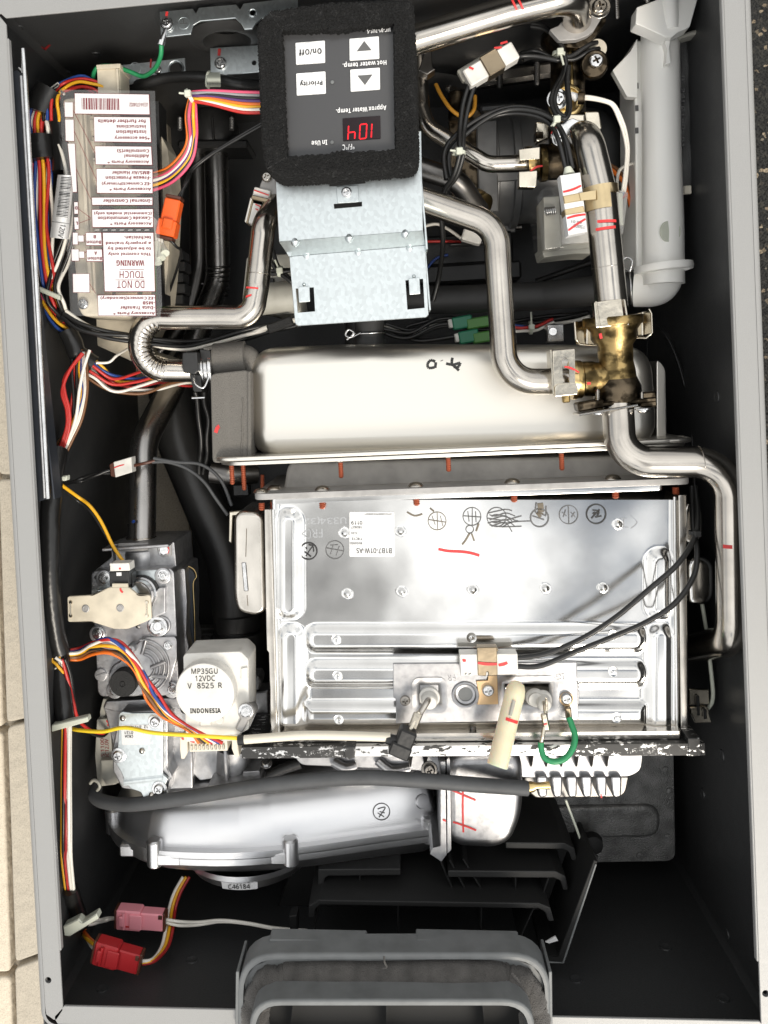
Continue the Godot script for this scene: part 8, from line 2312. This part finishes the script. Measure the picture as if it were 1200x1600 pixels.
func exhaust() -> void:
	var t := base("exhaust_collar", "oblong grey plastic exhaust collar with brown cloth gasket across the bottom edge", "exhaust collar", p(615, 1560, -0.03))
	var zf := 0.006
	part(t, "outer_ring", MB.new().prism(stadium(371, 1490, 861, 1740, 66, zf), zf, 0.019, 0.002, 3, [stadium(380, 1499, 852, 1731, 58, zf)]), M.grey_plastic)
	part(t, "inner_step", MB.new().prism(stadium(382, 1500, 850, 1728, 56, zf - 0.006), zf - 0.007, 0.012, 0.001, 2, [stadium(392, 1512, 840, 1716, 46, zf - 0.006)]), M.grey_plastic)
	part(t, "floor", MB.new().prism(stadium(376, 1490, 857, 1730, 60, 0.0012), 0.0012, 0.002), M.grey_plastic)
	for e: Array in [[420, 1462, 575, 1468], [650, 1463, 810, 1468]]:
		part(t, "top_tab", MB.new().box(p((e[0] + e[2]) * 0.5, e[1] + 2, -0.012), Vector3((e[2] - e[0]) * mm(-0.012), 0.003, 0.012), 0.0008, rz(-0.5)), M.grey_plastic)
	# cloth gasket roll round the mouth
	var g0 := stadium(400, 1522, 834, 1716, 62, 0.0)
	var gp := PackedVector3Array()
	for i in g0.size():
		gp.append(Vector3(g0[i].x, g0[i].y, 0.002))
	gp.append(gp[0])
	var gd := dense(gp, 5)
	var rr := PackedFloat32Array()
	for i in gd.size():
		rr.append(0.0092 + 0.0007 * sin(i * 0.9) * sin(i * 0.31) + 0.0004 * sin(i * 2.3))
		gd[i] += Vector3(0.0, 0.0011 * sin(i * 0.37), 0.0008 * sin(i * 0.5 + 1.0))
	part(t, "gasket", MB.new().tube(gd, rr, 22), M.gasket_cloth)
	part(t, "gasket_seam", MB.new().tube(curve(pts([600, 1494, 0.0105, 601, 1503, 0.0122, 604, 1511, 0.0118, 598, 1513, 0.0118]), 4), 0.0006, 5), M.gasket_cloth)
	for i in 3:
		var q := PackedVector3Array()
		for k in 9:
			q.append(p(800 + 30 * sin(k * 0.17) * 1.0 + i * 3, 1520 + 8 * k + i * 3, 0.011 - 0.0006 * k))
		part(t, "crease", MB.new().tube(q, 0.0007, 5), M.gasket_cloth)
	var zm := 0.026
	part(t, "mouth", MB.new().prism(stadium(389, 1562, 836, 1690, 50, zm), zm, 0.0235, 0.0015, 3, [stadium(399, 1571, 826, 1680, 42, zm)], false), M.grey_plastic)
	for x: float in [458.0, 604.0, 754.0]:
		part(t, "vane", MB.new().sheet(2, 8, func(u, v): return p(x + (6.0 * sin(v * 2.2) if x != 604.0 else 0.0) * (1.0 if x > 604.0 else -1.0), 1571 + 109 * v, zm - 0.003 - 0.019 * u), Vector3(1, 0, 0)), M.grey_plastic)
	part(t, "mouth_dark_sheet", MB.new().prism(stadium(395, 1568, 830, 1684, 46, zm), 0.0035, 0.001), M.vent_black)  # added black sheet, its colour stands in for the shade inside the slot
	for s: Array in [[365, 1480], [855, 1480]]:
		part(t, "side_rib", MB.new().prism(poly(zf, [s[0] + 3, 1520, s[0] + 8, 1520, s[0] + 9, 1618, s[0] + 2, 1612], 2.0, 2), zf - 0.001, 0.03, 0.0008), M.grey_plastic)

func loose_plugs() -> void:
	# pink plug and the white leads through it
	var f := func(nm: String, label: String, x: float, y: float, z: float, deg: float, m: Material, len: float, wid: float) -> Node3D:
		var t := base(nm, label, "connector", p(x, y, z))
		var b := rz(-deg)
		var c := p(x, y, z)
		part(t, "housing", MB.new().box(c + b * Vector3(-len * 0.22, 0, 0), Vector3(len * 0.5, wid, 0.011), 0.0010, b), m)
		part(t, "socket", MB.new().box(c + b * Vector3(len * 0.25, -0.0004, -0.0005), Vector3(len * 0.46, wid * 0.86, 0.0095), 0.0008, b), m)
		part(t, "step", MB.new().box(c + b * Vector3(-len * 0.06, 0, 0.0058), Vector3(len * 0.26, wid * 0.72, 0.0016), 0.0005, b), m)
		part(t, "latch", MB.new().box(c + b * Vector3(-len * 0.34, wid * 0.05, 0.0066), Vector3(len * 0.10, wid * 0.5, 0.0028), 0.0006, b).tube(PackedVector3Array([c + b * Vector3(-len * 0.30, -wid * 0.36, 0.0062), c + b * Vector3(-len * 0.30, wid * 0.46, 0.0068)]), 0.0012, 8), m)
		part(t, "end_cap", MB.new().box(c + b * Vector3(-len * 0.485, 0, -0.0004), Vector3(len * 0.06, wid * 0.98, 0.0095), 0.0005, b), M.c_brown)
		part(t, "end_cap", MB.new().box(c + b * Vector3(len * 0.495, -0.0004, -0.0006), Vector3(len * 0.06, wid * 0.9, 0.0085), 0.0005, b).box(c + b * Vector3(len * 0.43, wid * 0.28, 0.0044), Vector3(len * 0.08, wid * 0.2, 0.001), 0.0003, b), M.c_brown)
		return t
	var t: Node3D = f.call("pink_plug", "pink wire plug with brown ends hanging on white leads, lower left", 220, 1434, -0.075, 4.0, M.c_pink, 0.037, 0.0150)
	for k in 2:
		wire(t, [255, 1436 + 4 * k, -0.076, 280, 1440 + 6 * k, -0.076, 310, 1441 + 4 * k, -0.084, 345, 1438 + 2 * k, -0.083, 385, 1442 + k, -0.082, 430, 1450 + k, -0.082, 480, 1454 + k, -0.082], 0.0012, M.w_white)
	stroke(t, -0.0690, [196, 1448, 206, 1449], 3.0, M.red_pen)
	stroke(t, -0.0690, [214, 1451, 219, 1450], 3.0, M.red_pen)
	t = f.call("red_plug", "dark red wire plug with brown ends, lowest at the left", 184, 1492, -0.036, 15.0, M.c_red, 0.034, 0.0165)
	for k in 3:
		var cm: String = ["w_white", "w_yellow", "w_darkred"][k]
		wire(t, [286 + 5 * k, 1370, -0.10, 272 + 5 * k, 1395, -0.095, 264 + 5 * k, 1420, -0.09, 259 + 5.5 * k, 1452, -0.075, 252 + 5 * k, 1480, -0.060, 238 + 2 * k, 1499 + k, -0.042, 222, 1502 + 2 * k, -0.037], 0.00125, M[cm])
